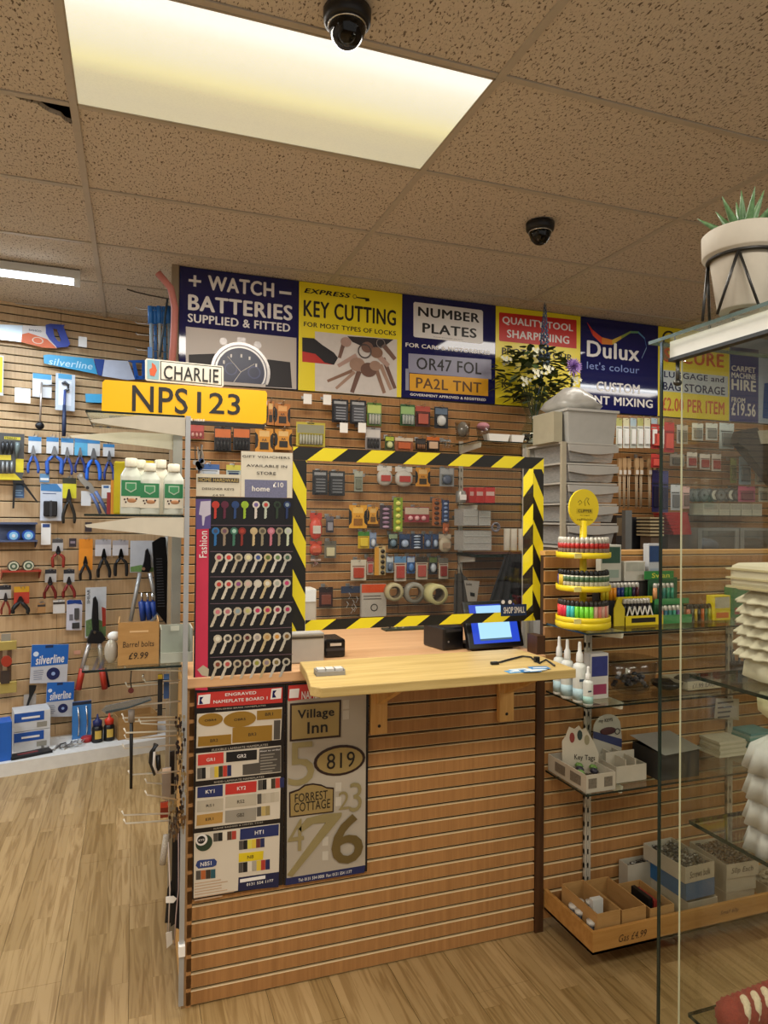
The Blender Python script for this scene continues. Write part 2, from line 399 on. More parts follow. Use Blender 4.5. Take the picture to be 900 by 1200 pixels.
# counter
c = slatwall('shop_counter', Plane(0, 2.17), .16, 1.352, rng(0, .95, .05), .03, SLAT, [], 'slatted wooden shop counter with a pale oak ledge', False, cat='counter')
MB().box(.16, .175, 0, .72, 0, .95).build('side_panel', SLAT, c)
MB().box(.147, .16, .001, .03, 0, .95).build('corner_trim', M('#8b6b45', .5), c)
def obj(name, label, cat, m, mats, loc=(0, 0, 0), bevel=0, group=None, rz=0):
    o = m.build(name, mats, None, bevel); o.location = loc; o.rotation_euler.z = rz; return tag(o, label, cat, group)
obj('worktop', 'beech counter worktop behind the perspex screen', 'worktop', MB().box(.15, 1.385, -.015, .75, 0, .033), BEECH, (0, 2.17, .9512), .004)
lg = MB(); lg.add([(x, y, z) for z in (.986, 1.014) for x, y in [(.476, 2.0), (.447, 1.83), (.47, 1.80), (1.262, 1.80), (1.27, 1.99), (1.26, 2.147), (.49, 2.147)]],
    [list(range(7))[::-1], list(range(7, 14))]+[(i, (i+1) % 7, 7+(i+1) % 7, 7+i) for i in range(7)])
led = lg.build('counter_ledge', LEDGE, None, .003); tag(led, 'narrow pale oak ledge on two wooden brackets in front of the counter', 'ledge')
c_ounter = c
for x, dn in ((.728, 0), (1.196, 0)):
    b = MB().box(x, x+.055, 2.148, 2.169, .764, .950).build('bracket', PINE_V, led)
    MB().add([(x+.017+q, y, z) for q in (0, .022) for y, z in [(2.148, .86), (2.148, .985), (1.90, .985), (1.92, .965)]],
             [(0,1,2,3), (7,6,5,4)]+[(i, 4+i, 4+(i+1) % 4, (i+1) % 4) for i in range(4)]).build('brace', PINE_V, b)
    for z in (.79, .96): MB().cyl((x+.027, 2.149, z), (x+.027, 2.146, z), .005).build('screw', BLACK, b)
# the partition to the right of the counter
p2 = slatwall('slatted_partition', Plane(0, 2.17), 1.387, 3.3, rng(.036, 1.336, .05), .03, SLAT, [2.6], 'slatted wooden partition right of the counter carrying glass shelves', False, cat='partition')
MB().box(1.353, 1.386, -.006, .06, 0, 1.05).build('corner_post', DARKW, p2)
MB().box(1.387, 3.3, 0, .08, 1.3365, 1.352).build('top_board', PINE, p2)
def upright(X, Y, z0, z1, label, group=None, a=0, w=.026, mat=None):
    e = empty('shelf_upright', (X, Y, z0), a); tag(e, label, 'shelf upright', group)
    m = MB(); H = z1-z0; k = int(H/.05); m.box(-w/2, -w/2+.008, -.012, 0, 0, H).box(w/2-.008, w/2, -.012, 0, 0, H)
    m.box(-w/2, w/2, -.002, 0, 0, H).box(-.0035, .0035, -.0125, -.002, 0, H)
    for i in range(k+1):
        z = i*.05; m.box(-w/2, w/2, -.0125, -.002, z, min(z+.018, H))
    m.build('slotted_channel', mat or M('#b8b0a0', .45, .1), e); return e
upright(1.567, 2.17, .10, 1.09, 'slotted metal upright on the partition under the lighter stand')
upright(2.233, 2.17, .10, 1.09, 'slotted metal upright on the partition seen through the cabinet glass')
# glass shelves on the partition
def gshelf(label, x0, x1, y0, y1, z, t=.006, name='glass_shelf', br=(), blen=.20, mat=None):
    e = empty(name, (x0, y1, z-t)); tag(e, label, 'shelf')
    MB().box(0, x1-x0, y0-y1, 0, 0, t).build('pane', mat or GLASS, e)
    MB().box(0, x1-x0, y0-y1-.002, y0-y1, 0, t).box(-.002, 0, y0-y1, 0, 0, t).build('polished_edge', GEDGE, e)
    for x in br:
        MB().add([(x-x0+q, y, z_) for q in (-.004, .004) for y, z_ in [(-.012, -.042), (-.012, -.001), (-blen, -.001), (-blen+.006, -.026)]],
             [(0,1,2,3), (7,6,5,4)]+[(i, 4+i, 4+(i+1) % 4, (i+1) % 4) for i in range(4)]).build('bracket', M('#dad5c8', .4), e)
    return e
gshelf('glass shelf holding the yellow lighter stand', 1.395, 2.62, 1.93, 2.169, 1.095, br=(1.567, 2.233))
gshelf('glass shelf holding the white spray bottles and glass bowl', 1.395, 2.62, 1.93, 2.169, .854, br=(1.567, 2.233))
gshelf('glass shelf holding the two white display boxes', 1.395, 2.62, 1.93, 2.169, .570, br=(1.567, 2.233))
# wooden tray at the bottom
tr = empty('wooden_tray', (1.39, 1.885, .079)); tag(tr, 'long shallow wooden tray of small stock low on the partition', 'tray')
MB().box(0, 1.7, 0, .28, 0, .008).build('base_board', TRAYW, tr)
MB().box(0, 1.7, 0, .012, 0, .07).build('front_board', TRAYW, tr)
MB().box(0, .012, .012, .284, 0, .07).build('end_board', TRAYW, tr)
tt = T('x', None, None, Plane(0, 1.884), 0, 700, 1100)
bpy.data.objects.remove(tt.r); 
text(tr, 'Gas £4.99', .10, .022, .21, .045, M('#3a2413', .8), -.001, 0, .3)
text(tr, 'Small 60p', .52, .03, .60, .048, M('#3a2413', .8), -.001, 0, .3)
# ceiling light in view, with its tubes glowing through the diffuser
def panel_mat():
    m, n, l, b = newmat('lit_diffuser'); g = n.new('ShaderNodeNewGeometry'); sp = n.new('ShaderNodeSeparateXYZ'); l.new(g.outputs['Position'], sp.inputs[0])
    mr = n.new('ShaderNodeMapRange'); mr.inputs[1].default_value = 1.83; mr.inputs[2].default_value = 2.41; l.new(sp.outputs['Y'], mr.inputs[0])
    cr = n.new('ShaderNodeValToRGB'); e = cr.color_ramp.elements
    e[0].position = 0; e[0].color = (1, .99, .93, 1); e[1].position = 1; e[1].color = (.44, .41, .28, 1)
    for p_, c_ in ((.10, (1, .99, .93, 1)), (.22, (.86, .83, .67, 1)), (.40, (.74, .71, .53, 1)), (.55, (.74, .68, .36, 1)), (.68, (.48, .44, .28, 1)), (.85, (.43, .40, .28, 1))):
        q = e.new(p_); q.color = c_
    l.new(mr.outputs[0], cr.inputs[0])
    vo = n.new('ShaderNodeTexVoronoi'); vo.inputs['Scale'].default_value = 160; l.new(g.outputs['Position'], vo.inputs['Vector'])
    mr2 = n.new('ShaderNodeMapRange'); mr2.inputs[3].default_value = 1.05; mr2.inputs[4].default_value = .9; l.new(vo.outputs['Distance'], mr2.inputs[0])
    b.inputs['Base Color'].default_value = (.6, .6, .5, 1); l.new(cr.outputs[0], b.inputs['Emission Color'])
    mt = n.new('ShaderNodeMath'); mt.operation = 'MULTIPLY'; mt.inputs[1].default_value = .70; l.new(mr2.outputs[0], mt.inputs[0]); l.new(mt.outputs[0], b.inputs['Emission Strength'])
    b.inputs['Roughness'].default_value = .3
    return m
pl = empty('ceiling_light', (.4, 2.12, 2.768)); tag(pl, 'large rectangular fluorescent panel light set into the ceiling tiles', 'light')
MB().box(-.585, .585, -.283, .283, 0, .004).build('diffuser', panel_mat(), pl)
m = MB()
for a, b_, c_, d_ in ((-.59, .59, -.29, -.283), (-.59, .59, .283, .29), (-.59, -.585, -.29, .29), (.585, .59, -.29, .29)): m.box(a, b_, c_, d_, -.003, .05)
m.build('light_frame', M('#a89e8c', .5), pl)
def batten(x, y, L, rz, label, z=2.7):
    e = empty('tube_light', (x, y, z), rz); tag(e, label, 'light')
    MB().box(-L/2, L/2, -.03, .03, .02, .064).build('housing', M('#cfd3d3', .4), e)
    MB().cyl((-L/2+.03, 0, .005), (L/2-.03, 0, .005), .0135).build('tube', emis('lit_tube', (.82, .92, 1, 1), 7), e)
    for s in (-1, 1): MB().box(s*(L/2-.03), s*L/2, -.02, .02, -.01, .02).build('end_cap', M('#dfe3e3', .4), e)
batten(-1.04, 4.02, 1.5, math.radians(3), 'lit fluorescent tube batten under the ceiling over the tool wall')
batten(4.2, 2.1, 1.25, 0, 'lit fluorescent tube batten on the ceiling right of the cabinet')
for dome_px, z, r, lab in (((407, 14), 2.766, .062, 'large black dome camera on the ceiling beside the panel light'), ((633, 262), 2.766, .062, 'small black dome camera on the ceiling above the number plate sign')):
    p = atz(*dome_px, z); e = empty('dome_camera', p); tag(e, lab, 'camera')
    MB().lathe([(r, 0), (r, -.012), (r*.97, -.03), (r*.8, -.038), (r*.78, -.034)], n=32).build('housing', BLACK, e)
    MB().lathe([(r*.78, -.034), (r*.76, -.05), (r*.62, -.072), (r*.38, -.088), (r*.15, -.094), (.0005, -.095)], n=28).build('dome', SMOKY, e)
    MB().lathe([(r*.80, -.036), (r*.82, -.041), (r*.76, -.041)], n=28).build('chrome_ring', CHROME, e)
    MB().ell((0, 0, -.055), .024, .024, .024).build('lens_unit', M('#2a2a2c', .3), e)
# ================================================================ SIGNS
def sign(label, x0, x1, mat, zoom, z0=2.168, z1=2.768):
    t = T('wall_sign', label, 'sign', BACK, .012, 0, 0)
    t.loc = Vector((x0, 3.778, z0)); t.r.location = t.loc; t.zm = zoom
    MB().box(0, x1-x0-.002, 0, .01, 0, z1-z0).build('board', mat, t.r); t.w = x1-x0-.002; t.h = z1-z0; return t
BLK = M('#17120f', .4, 0, 0); WH = M('#dedad6', .35, 0, .02); RED = M('#c0271d', .35, 0, .03); PHOTO = M('#b3a9a0', .35, 0, .05, 6)
s = sign('navy sign reading WATCH BATTERIES SUPPLIED & FITTED with a wristwatch picture', .205, .837, NAVY, (200, 300, 4.5))
s.text('+', 95, 98, 160, 165, WH, bold=.03); s.text('WATCH', 197, 100, 545, 220, WH, bold=.045); s.text('–', 573, 184, 636, 206, WH)
s.text('BATTERIES', 92, 200, 642, 343, WH, bold=.045); s.text('SUPPLIED & FITTED', 90, 302, 630, 402, WH, bold=.04)
s.poly('photo_panel', [(80, 372), (663, 432), (663, 703), (80, 668)], PHOTO, (-.0006, 0))
for q in ([(95, 520), (235, 515), (235, 676), (95, 668)], [(510, 545), (630, 560), (640, 697), (500, 690)]):
    s.poly('watch_strap', q, M('#1f1a1d', .5), (-.0010, -.0006))
s.box('crown', 350, 428, 395, 462, M('#8a8583', .3, .6), (-.0010, -.0006)); s.disc('pusher', 278, 450, 20, M('#8a8583', .3, .6), (-.0010, -.0006)); s.disc('pusher', 458, 470, 20, M('#8a8583', .3, .6), (-.0010, -.0006))
a = s.p(370, 610); R = s.p(525, 610)[0]-a[0]
def clip_disc(t, nm, cx, cz, r, mat, d0, d1, zmin):
    P = []
    for i in range(48):
        an = 2*math.pi*i/48; P.append((cx+r*math.cos(an), max(zmin, cz+r*math.sin(an))))
    P = [p for i, p in enumerate(P) if p != P[i-1]]
    return MB().prism(P, d0, d1).build(nm, mat, t.r)
clip_disc(s, 'watch_case', a[0], a[1], R, M('#a39e9b', .25, .5), -.0014, -.0010, .016)
clip_disc(s, 'bezel_ring', a[0], a[1], R*.9, M('#4b4a50', .3, .4), -.0018, -.0014, .016)
clip_disc(s, 'bezel_inner', a[0], a[1], R*.86, M('#b5b1ae', .3, .4), -.0021, -.0018, .016)
clip_disc(s, 'watch_dial', a[0], a[1], R*.80, M('#12183f', .3), -.0024, -.0021, .016)
for x, y in ((440, 615), (318, 595)): s.disc('subdial', x, y, 34, M('#39406b', .3), (-.0027, -.0024), rin=.8)
s.tube('watch_hand', [(370, 612), (300, 530)], .002, WH, d=-.003, n=4); s.tube('watch_hand', [(370, 612), (440, 570)], .002, WH, d=-.003, n=4); s.tube('watch_hand', [(370, 612), (332, 665)], .002, WH, d=-.003, n=4)
for k, (x, y) in enumerate(((372, 527), (415, 540), (450, 577), (318, 527), (280, 560))): s.box('hour_marker', x-4, y-9, x+5, y+9, WH, (-.003, -.0024))

s = sign('yellow sign reading EXPRESS KEY CUTTING with a bunch of keys', .837, 1.446, YEL, (340, 320, 6.43))
s.text('EXPRESS', 105, 112, 455, 190, BLK, bold=.05, shear=.25); s.disc('key_bow', 487, 178, 15, BLK, (-.001, 0), rin=.75)
s.poly('key_shank', [(502, 180), (595, 190), (598, 212), (568, 214), (566, 198), (502, 188)], BLK, (-.001, 0))
s.text('KEY CUTTING', 102, 200, 797, 400, BLK, bold=.035); s.text('FOR MOST TYPES OF LOCKS', 103, 365, 797, 473, BLK, bold=.03)
s.poly('photo_panel', [(187, 440), (805, 502), (803, 935), (187, 888)], M('#c9c1ba', .35), (-.0006, 0))
s.poly('red_cloth', [(91, 585), (190, 600), (260, 660), (330, 692), (91, 668)], M('#b5271d', .4), (-.001, -.0004))
s.poly('black_cloth', [(91, 485), (180, 492), (240, 540), (330, 600), (360, 640), (330, 692), (260, 675), (190, 610), (91, 590)], M('#191518', .5), (-.0012, -.0006))
s.poly('glove', [(430, 475), (780, 500), (700, 560), (560, 560), (470, 520)], M('#2a2326', .5), (-.0012, -.0006))
KB = ['#8a6a58', '#a38573', '#6f5348', '#b4968a', '#7c6055']
for i, (x0, y0, x1, y1, w) in enumerate(((470, 735, 280, 815, 26), (485, 745, 345, 870, 26), (520, 740, 465, 900, 38), (500, 620, 360, 700, 34), (400, 540, 370, 640, 30), (640, 700, 710, 905, 30), (680, 690, 760, 880, 28), (700, 640, 790, 870, 30), (620, 580, 740, 700, 40), (700, 540, 790, 650, 34))):
    dx, dy = x1-x0, y1-y0; L = math.hypot(dx, dy); nx, ny = -dy/L*w/2, dx/L*w/2
    s.poly('printed_key', [(x0+nx, y0+ny), (x1+nx*.8, y1+ny*.8), (x1-nx*.8, y1-ny*.8), (x0-nx, y0-ny)], M(KB[i % 5], .3, .4), (-.0016-.0002*i, -.001))
for i, (x, y, r) in enumerate(((505, 690, 58), (590, 730, 60), (420, 520, 40), (580, 560, 45), (650, 600, 46), (640, 700, 42))):
    s.disc('key_bow', x, y, r, M(KB[(i+1) % 5], .3, .4), (-.0038-.0002*i, -.003), ry=r*.9)
s.disc('key_ring', 560, 590, 52, M('#6b6464', .25, .8), (-.0056, -.005), rin=.82)
s.disc('key_ring', 680, 530, 34, M('#9c9696', .25, .8), (-.0056, -.005), rin=.8)

s = sign('navy sign reading NUMBER PLATES FOR CARS & MOTORBIKES', 1.446, 2.056, NAVY, (460, 340, 3.75))
s.poly('white_panel', [(97, 52), (390, 88), (397, 95), (397, 230), (390, 236), (97, 206), (92, 200), (92, 58)], WH, (-.0008, 0))
s.text('NUMBER', 112, 72, 382, 145, BLK, bold=.04); s.text('PLATES', 131, 143, 369, 212, BLK, bold=.04); s.text('SOME BANNER BELOW', 180, 204, 310, 220, BLK, bold=.02)
s.text('FOR CARS & MOTORBIKES', 57, 230, 428, 285, WH, bold=.04)
s.poly('grey_plate', [(70, 278), (434, 306), (434, 392), (70, 362)], M('#8d8ca0', .35), (-.001, 0)); s.text('OR47 FOL', 105, 294, 390, 372, BLK, -.0015, bold=.02)
s.poly('plate_edge', [(57, 345), (72, 345), (72, 440), (57, 440)], M('#8a8a9a', .35), (-.001, 0))
s.poly('yellow_plate', [(75, 366), (420, 390), (420, 466), (75, 442)], M('#d79c18', .35), (-.001, 0)); s.text('PA2L TNT', 103, 383, 390, 452, M('#5a3a1a', .4), -.0015, bold=.02)
s.text('GOVERNMENT APPROVED & REGISTERED', 77, 452, 410, 488, WH, bold=.045)

s = sign('yellow and red sign reading QUALITY TOOL SHARPENING behind the flowers', 2.056, 2.666, YEL, (560, 360, 5))
s.poly('red_panel', [(128, 30), (575, 75), (578, 82), (578, 243), (128, 198), (124, 190), (124, 34)], RED, (-.0008, 0))
s.text('QUALITY TOOL', 143, 52, 557, 150, WH, bold=.04); s.text('SHARPENING', 170, 130, 535, 217, WH, bold=.04)
s.text('PROTECT YOUR', 140, 235, 553, 315, BLK, bold=.04); s.text('K', 140, 420, 175, 475, BLK, bold=.04); s.text('&', 203, 505, 238, 552, BLK, bold=.04)

s = sign('navy paint sign with a rainbow ribbon above CUSTOM PAINT MIXING', 2.666, 3.277, NAVY, (660, 350, 3.75))
rib = [(105, 105), (130, 150), (170, 185), (215, 192), (255, 170), (295, 147), (330, 148), (358, 175), (366, 215), (345, 262)]
rw = [2, 24, 30, 22, 14, 9, 8, 7, 6, 3]; rc = ['#b92416', '#d0401c', '#cf7a28', '#c9a83a', '#87983a', '#5d8f60', '#4f86b0', '#3b6db0', '#8fb0d0']
for i in range(9):
    (xa, ya), (xb, yb) = rib[i], rib[i+1]
    s.poly('ribbon_band', [(xa, ya-rw[i]/2), (xb, yb-rw[i+1]/2), (xb, yb+rw[i+1]/2), (xa, ya+rw[i]/2)], M(rc[i], .35), (-.001, 0))
s.text('Dulux', 104, 182, 334, 278, WH, bold=.035); s.text("let's colour", 104, 275, 334, 330, M('#7f93c8', .4), bold=0)
s.text('CUSTOM', 146, 362, 336, 420, WH, bold=.04); s.text('PAINT MIXING', 60, 418, 393, 482, WH, bold=.04)

s = sign('yellow sign reading SECURE LUGGAGE and BAG STORAGE £2.00 PER ITEM', 3.277, 3.89, YEL, (660, 350, 3.75))
ORG = M('#c9591d', .4)
s.disc('padlock_shackle', 465, 175, 30, BLK, (-.001, 0), ry=34, rin=.75); s.box('padlock_body', 432, 190, 462, 272, M('#8a6a3a', .4), (-.001, 0))
s.text('SECURE', 442, 215, 706, 305, ORG, bold=.04)
s.poly('white_band', [(433, 312), (724, 342), (724, 432), (433, 405)], M('#bcc4cf', .35), (-.0008, 0))
s.text('LUGGAGE and', 442, 318, 706, 370, NAVY, -.0015, bold=.03); s.text('BAG STORAGE', 438, 365, 710, 425, NAVY, -.0015, bold=.035)
s.text('£2.00 PER ITEM', 434, 432, 708, 512, ORG, bold=.04)

s = sign('blue and white sign reading CARPET MACHINE HIRE FROM £19.56', 3.89, 5.1, M('#a9b8cc', .35), (660, 350, 3.75))
x0 = s.p(733, 250)[0]; x1 = s.p(858, 250)[0]
MB().box(.004, x1, -.0008, 0, 0, .52).build('blue_panel', M('#1d2a78', .35), s.r)
s.text('CARPET', 739, 292, 845, 328, WH, -.0014, bold=.045); s.text('MACHINE', 739, 322, 845, 357, WH, -.0014, bold=.045); s.text('HIRE', 739, 352, 847, 410, WH, -.0014, bold=.05)
s.text('FROM', 739, 432, 799, 460, WH, -.0014, bold=.045); s.text('£19.56', 739, 455, 845, 520, WH, -.0014, bold=.045)
s.poly('machine_picture', [(884, 372), (960, 360), (1000, 420), (990, 540), (876, 525), (880, 440)], M('#2a5aa0', .35), (-.001, 0))

# ================================================================ NUMBER PLATES on the end unit
t = T('number_plate', 'long yellow number plate reading NPS 123', 'number plate', Plane(0, 2.36), 0, 216, 492, zoom=None)
t.poly('plate', [(123, 445), (311, 458), (313, 461), (312, 495), (308, 497), (121, 485), (119, 482), (120, 448)], M('#e0ab12', .18, 0, .03), (0, .004))
t.zm = (100, 300, 6)
t.text('NPS', 330, 905, 720, 1115, BLK, -.001, bold=.02); t.zm = (200, 300, 4.5); t.text('123', 140, 714, 366, 840, BLK, -.001, bold=.02)
t.zm = None; t.poly('foot_strip', [(128, 487), (310, 498), (310, 502), (128, 491)], BLACK, (.001, .02)); t.text('YOUR NAME HERE', 195, 489, 240, 494, WH, -.0015, bold=.02)
t = T('number_plate', 'small white plate reading CHARLIE with an emblem square', 'number plate', Plane(0, 2.37), 0, 217, 454)
t.poly('plate', [(172, 420), (261, 429), (262, 432), (262, 452), (260, 454), (172, 446), (170, 444), (170, 422)], M('#cfcabb', .25), (0, .004))
t.poly('border', [(188, 423), (260, 430), (260, 452), (188, 445)], BLK, (-.0008, 0)); t.poly('white_field', [(189, 424), (259.3, 431), (259.3, 451.2), (189, 444.2)], M('#cfcabb', .25), (-.0012, -.0008))
t.text('CHARLIE', 192, 428, 256, 449, BLK, -.002, bold=.015)
t.poly('emblem_square', [(172.5, 421.5), (187, 423), (186, 445), (172.5, 444)], M('#7fa3ad', .4), (-.0008, 0))
t.poly('emblem', [(178, 425), (182, 428), (184, 434), (181, 441), (176, 440), (175, 433), (178, 431)], M('#c0542a', .4), (-.0014, -.0008))

# ================================================================ END UNIT: uprights, shelves and brackets left of the counter
EX = .15
e = empty('end_upright', (EX, 2.15, .03)); tag(e, 'silver slotted metal upright at the left end of the counter', 'shelf upright')
MB().box(-.012, .002, -.012, .0, 0, 1.73).build('channel', M('#a4a6a8', .4, .4), e)
MB().box(-.014, .004, -.024, .004, .15, .18).build('clip', WHITE, e)
e = empty('end_upright', (EX, 2.50, .03)); tag(e, 'second metal upright of the end unit, behind the bottles', 'shelf upright')
MB().box(-.03, .0, -.02, .0, 0, 1.75).build('channel', M('#9b9b93', .35, .6), e)
def xbracket(y, z, L, H, label, par_mat=M('#c9c3b2', .45)):
    o = MB().prism([(0, 0), (0, H), (-L*.5, H*.98), (-L, H*.62), (-L*.98, H*.5)], -.004, .004).build('shelf_bracket', par_mat)
    o.location = (EX-.013, y, z); tag(o, label, 'bracket', None); return o
xbracket(2.145, 1.70, .26, .055, 'cream shelf bracket highest at the end unit, front one')
xbracket(2.49, 1.69, .34, .055, 'cream shelf bracket just under the yellow number plate, rear one')
xbracket(2.145, 1.40, .27, .06, 'cream shelf bracket below the cleaner bottles, front one')
def endshelf(label, z, y0=2.155, y1=2.53, L=.27):
    e = empty('glass_shelf', (EX-.014, y0, z)); tag(e, label, 'shelf')
    MB().box(-L, 0, 0, y1-y0, 0, .006).build('pane', GLASS, e)
    MB().box(-L, 0, -.002, 0, 0, .006).box(-L-.002, -L, 0, y1-y0, 0, .006).build('polished_edge', GEDGE, e)
endshelf('glass shelf at the top of the end unit under the yellow number plate', 1.757)
endshelf('glass shelf of the end unit holding the cleaner bottles', 1.462)
endshelf('glass shelf of the end unit holding the barrel bolt box', 1.018)
# the display boards
def board(label, x0, x1, z0, z1, mat, name='display_board', t=.006, y=2.158):
    b = T(name, label, 'display board', Plane(0, y), 0, 300, 800); b.loc = Vector((x0, y, z0)); b.r.location = b.loc
    MB().box(0, x1-x0, 0, t, 0, z1-z0).build('board', mat, b.r); return b
VB = M('#120f12', .3, 0, .1)
k = board('black key display board with rows of patterned keys and a red side band', .171, .467, .95, 1.524, VB)
k.zm = (220, 640, 6.67)
k.poly('red_band', [(70, -250), (165, -250), (155, 1125), (57, 1125)], M('#bf2f4c', .35), (-.001, 0))
k.zm = (220, 480, 6.92); k.poly('violet_band', [(65, 725), (190, 725), (185, 965), (65, 970)], M('#55457f', .4), (-.0014, 0))
k.poly('robot_picture', [(105, 745), (185, 740), (185, 850), (140, 870), (130, 940), (118, 940), (115, 860), (90, 850)], M('#b9b3c4', .4), (-.0018, -.0014))
k.zm = (220, 480, 6.92); k.text('Fashion', 95, 985, 155, 1200, WH, -.0018, bold=.01, vert=True)
k.zm = (220, 640, 6.67); k.poly('small_picture', [(75, 965), (120, 930), (165, 960), (160, 1020), (110, 1010)], M('#b0a58e', .4), (-.0018, -.001)); k.text('BKS', 70, 1048, 140, 1072, WH, -.0018, bold=.04)
LN = M('#6b5560', .5)
for y0, y1 in ((40, 48), (238, 243), (448, 445), (660, 640), (868, 850), (1105, 1070)):
    k.poly('row_line', [(175, y0), (822, y1-8), (822, y1-4), (175, y0+4)], LN, (-.0012, 0))
kc = ['#c4b9a5', '#cfc6b5', '#b7ab93', '#bdb39f', '#c9c2b4', '#c2b089', '#cfc8ba', '#b8b4a8']
prt = [['#a03a4a', '#c33a35', '#5d5540', '#d7cfa0', '#3c4f86', '#5a6a30', '#5f7a4a', '#3f5a48'],
       ['#b23a30', '#b5403c', '#8a4a7c', '#c8a8a0', '#c9c4b5', '#d0cbbd', '#a4a69a', '#b33a6a'],
       ['#c07078', '#b06a70', '#8a9aa0', '#b5b070', '#b5345c', '#a83050', '#93304c', '#a02c55'],
       ['#d8d2c2', '#403a35', '#202024', '#5a2a25', '#9a9088', '#b08a55', '#c28a3c', '#7a5a2c'],
       ['#7a3a28', '#b04a48', '#302a2a', '#5a3a30', '#8f8f3a', '#8a7a80', '#7a6a40', '#1a1a1a']]
rows = [(235, 90, 205, 205, 795, 735), (235, 300, 200, 415, 790, 735), (225, 515, 185, 635, 795, 735), (225, 725, 185, 845, 790, 725), (225, 925, 185, 1050, 785, 725)]
def key(par, hx, hz, tx, tz, r, w, mat, pmat, y=-.0042):
    dx, dz = tx-hx, tz-hz; L = math.hypot(dx, dz); ux, uz = dx/L, dz/L; nx, nz = -uz, ux
    m = MB(); P = [(hx+r*math.cos(a)*(1.02), hz+r*math.sin(a)) for a in [2*math.pi*i/10 for i in range(10)]]
    m.prism(P, y, y+.002); B = [(hx+nx*w/2, hz+nz*w/2)]
    for i in range(6):
        q = .35+.65*i/6; B.append((hx+ux*L*q+nx*w*(.5 if i % 2 else .36), hz+uz*L*q+nz*w*(.5 if i % 2 else .36)))
    B += [(tx, tz), (tx-nx*w/2, tz-nz*w/2), (hx-nx*w/2, hz-nz*w/2)]
    m.prism(B, y+.0001, y+.0019)
    o = m.build('sample_key', mat, par)
    MB().prism([(hx+r*.56*math.cos(a), hz+r*.56*math.sin(a)) for a in [2*math.pi*i/8+.4 for i in range(8)]], y-.0005, y).build('key_pattern', pmat, o)
    return o
for ri, (x0, y0, tx, ty, x1, yb) in enumerate(rows):
    yr = {0: 90, 1: 290, 2: 495, 3: 705, 4: 905}[ri]
    for i in range(8):
        f = i/7; x = x0+(x1-x0-25)*f; dy = -(y0-yr)*f
        a_ = k.p(x+8, y0+dy-2); b_ = k.p(x-42, y0+dy+118)
        key(k.r, a_[0], a_[1], b_[0], b_[1], .0125, .0085, M(kc[i], .35, .3), M(prt[ri][i], .4))
k.zm = (220, 480, 6.92)
for x, c1, c2 in ((225, '#b03428', '#b03428'), (300, '#5a1f35', '#5a1f35'), (385, '#26406f', '#26406f'), (462, '#8fae2e', '#8fae2e'), (553, '#c9c0b8', '#6a5a90'), (632, '#b0b8a8', '#b84038'), (725, '#2a3a2a', '#101810'), (805, '#20305a', '#8090a0')):
    a_ = k.p(x, 772); b_ = k.p(x-3, 885); key(k.r, a_[0], a_[1], b_[0], b_[1], .0115, .008, M(c1, .35), M(c2, .35))
for x, c1, c2 in ((225, '#28649c', '#3c4660'), (298, '#8a7a68', '#6a4a58'), (375, '#3c6a58', '#9cc0b0'), (440, '#7a2a20', '#a03828'), (535, '#b9a47c', '#b9a47c'), (605, '#8a8068', '#5a5040'), (675, '#b06a78', '#c08090'), (742, '#8a8068', '#4a4438'), (812, '#b8c0a8', '#b0b0b0')):
    a_ = k.p(x, 985); b_ = k.p(x-3, 1105); key(k.r, a_[0], a_[1], b_[0], b_[1], .0115, .008, M(c1, .35), M(c2, .35))
k.poly('row_line', [(190, 935), (850, 938), (850, 942), (190, 939)], LN, (-.0012, 0))

b = board('white sheet headed DESIGNER KEYS above the key display', .172, .303, 1.525, 1.592, M('#cfc8b4', .6), 'paper_notice', .002, 2.160); b.zm = (220, 490, 9.225)
b.box('title_band', 108, 638, 555, 700, M('#2f2a28', .5), (-.0008, 0)); b.text('HOME HARDWARE', 115, 645, 550, 695, M('#b8a060', .5), -.0014, bold=.02)
b.text('DESIGNER KEYS', 155, 750, 500, 782, M('#4a443c', .6)); b.text('£4.99', 270, 822, 395, 843, M('#4a443c', .6))
b = board('white sheet reading GIFT VOUCHERS AVAILABLE IN STORE', .304, .463, 1.525, 1.665, M('#d5cfbd', .6), 'paper_notice', .002, 2.159); b.zm = (220, 480, 6.92)
TX = M('#3a342e', .6)
b.text('GIFT VOUCHERS', 443, 368, 828, 402, TX); b.text('AVAILABLE IN', 475, 442, 805, 474, TX); b.text('STORE', 560, 502, 715, 532, TX)
b.poly('voucher_picture', [(462, 566), (805, 575), (805, 716), (462, 714)], M('#6d6f8c', .5, 0, .3, 200), (-.0008, 0)); b.text('home', 520, 618, 665, 665, WH, -.0014, bold=.05); b.text('£10', 692, 590, 775, 632, WH, -.0014, bold=.03)

n1 = board('tall white board headed ENGRAVED NAMEPLATE BOARD 1 with coloured sample plates', .175, .447, .324, .944, VB); n1.zm = (225, 800, 8.18); n1.bb = True
CR = M('#c9bfae', .5, 0, .03); GOLD = M('#a8843a', .3, .6, .15, 8)
n1.poly('red_header', [(48, 100), (868, 42), (866, 190), (46, 245)], M('#b5302a', .4), (-.001, 0))
n1.text('ENGRAVED', 318, 78, 615, 130, WH, -.0016, bold=.02); n1.text('NAMEPLATE BOARD 1', 205, 128, 722, 200, WH, -.0016, bold=.02)
for q in ([(62, 122), (178, 108), (170, 200), (54, 212)], [(762, 60), (858, 50), (852, 150), (750, 160)]):
    lg_ = n1.poly('logo_square', q, WH, (-.0016, -.001)); x_, y_ = q[0]
    n1.poly('logo_mark', [(x_+12, y_+15), (x_+48, y_+12), (x_+25, y_+45), (x_+45, y_+80), (x_+5, y_+84)], NAVY, (-.002, -.0016), par=lg_)
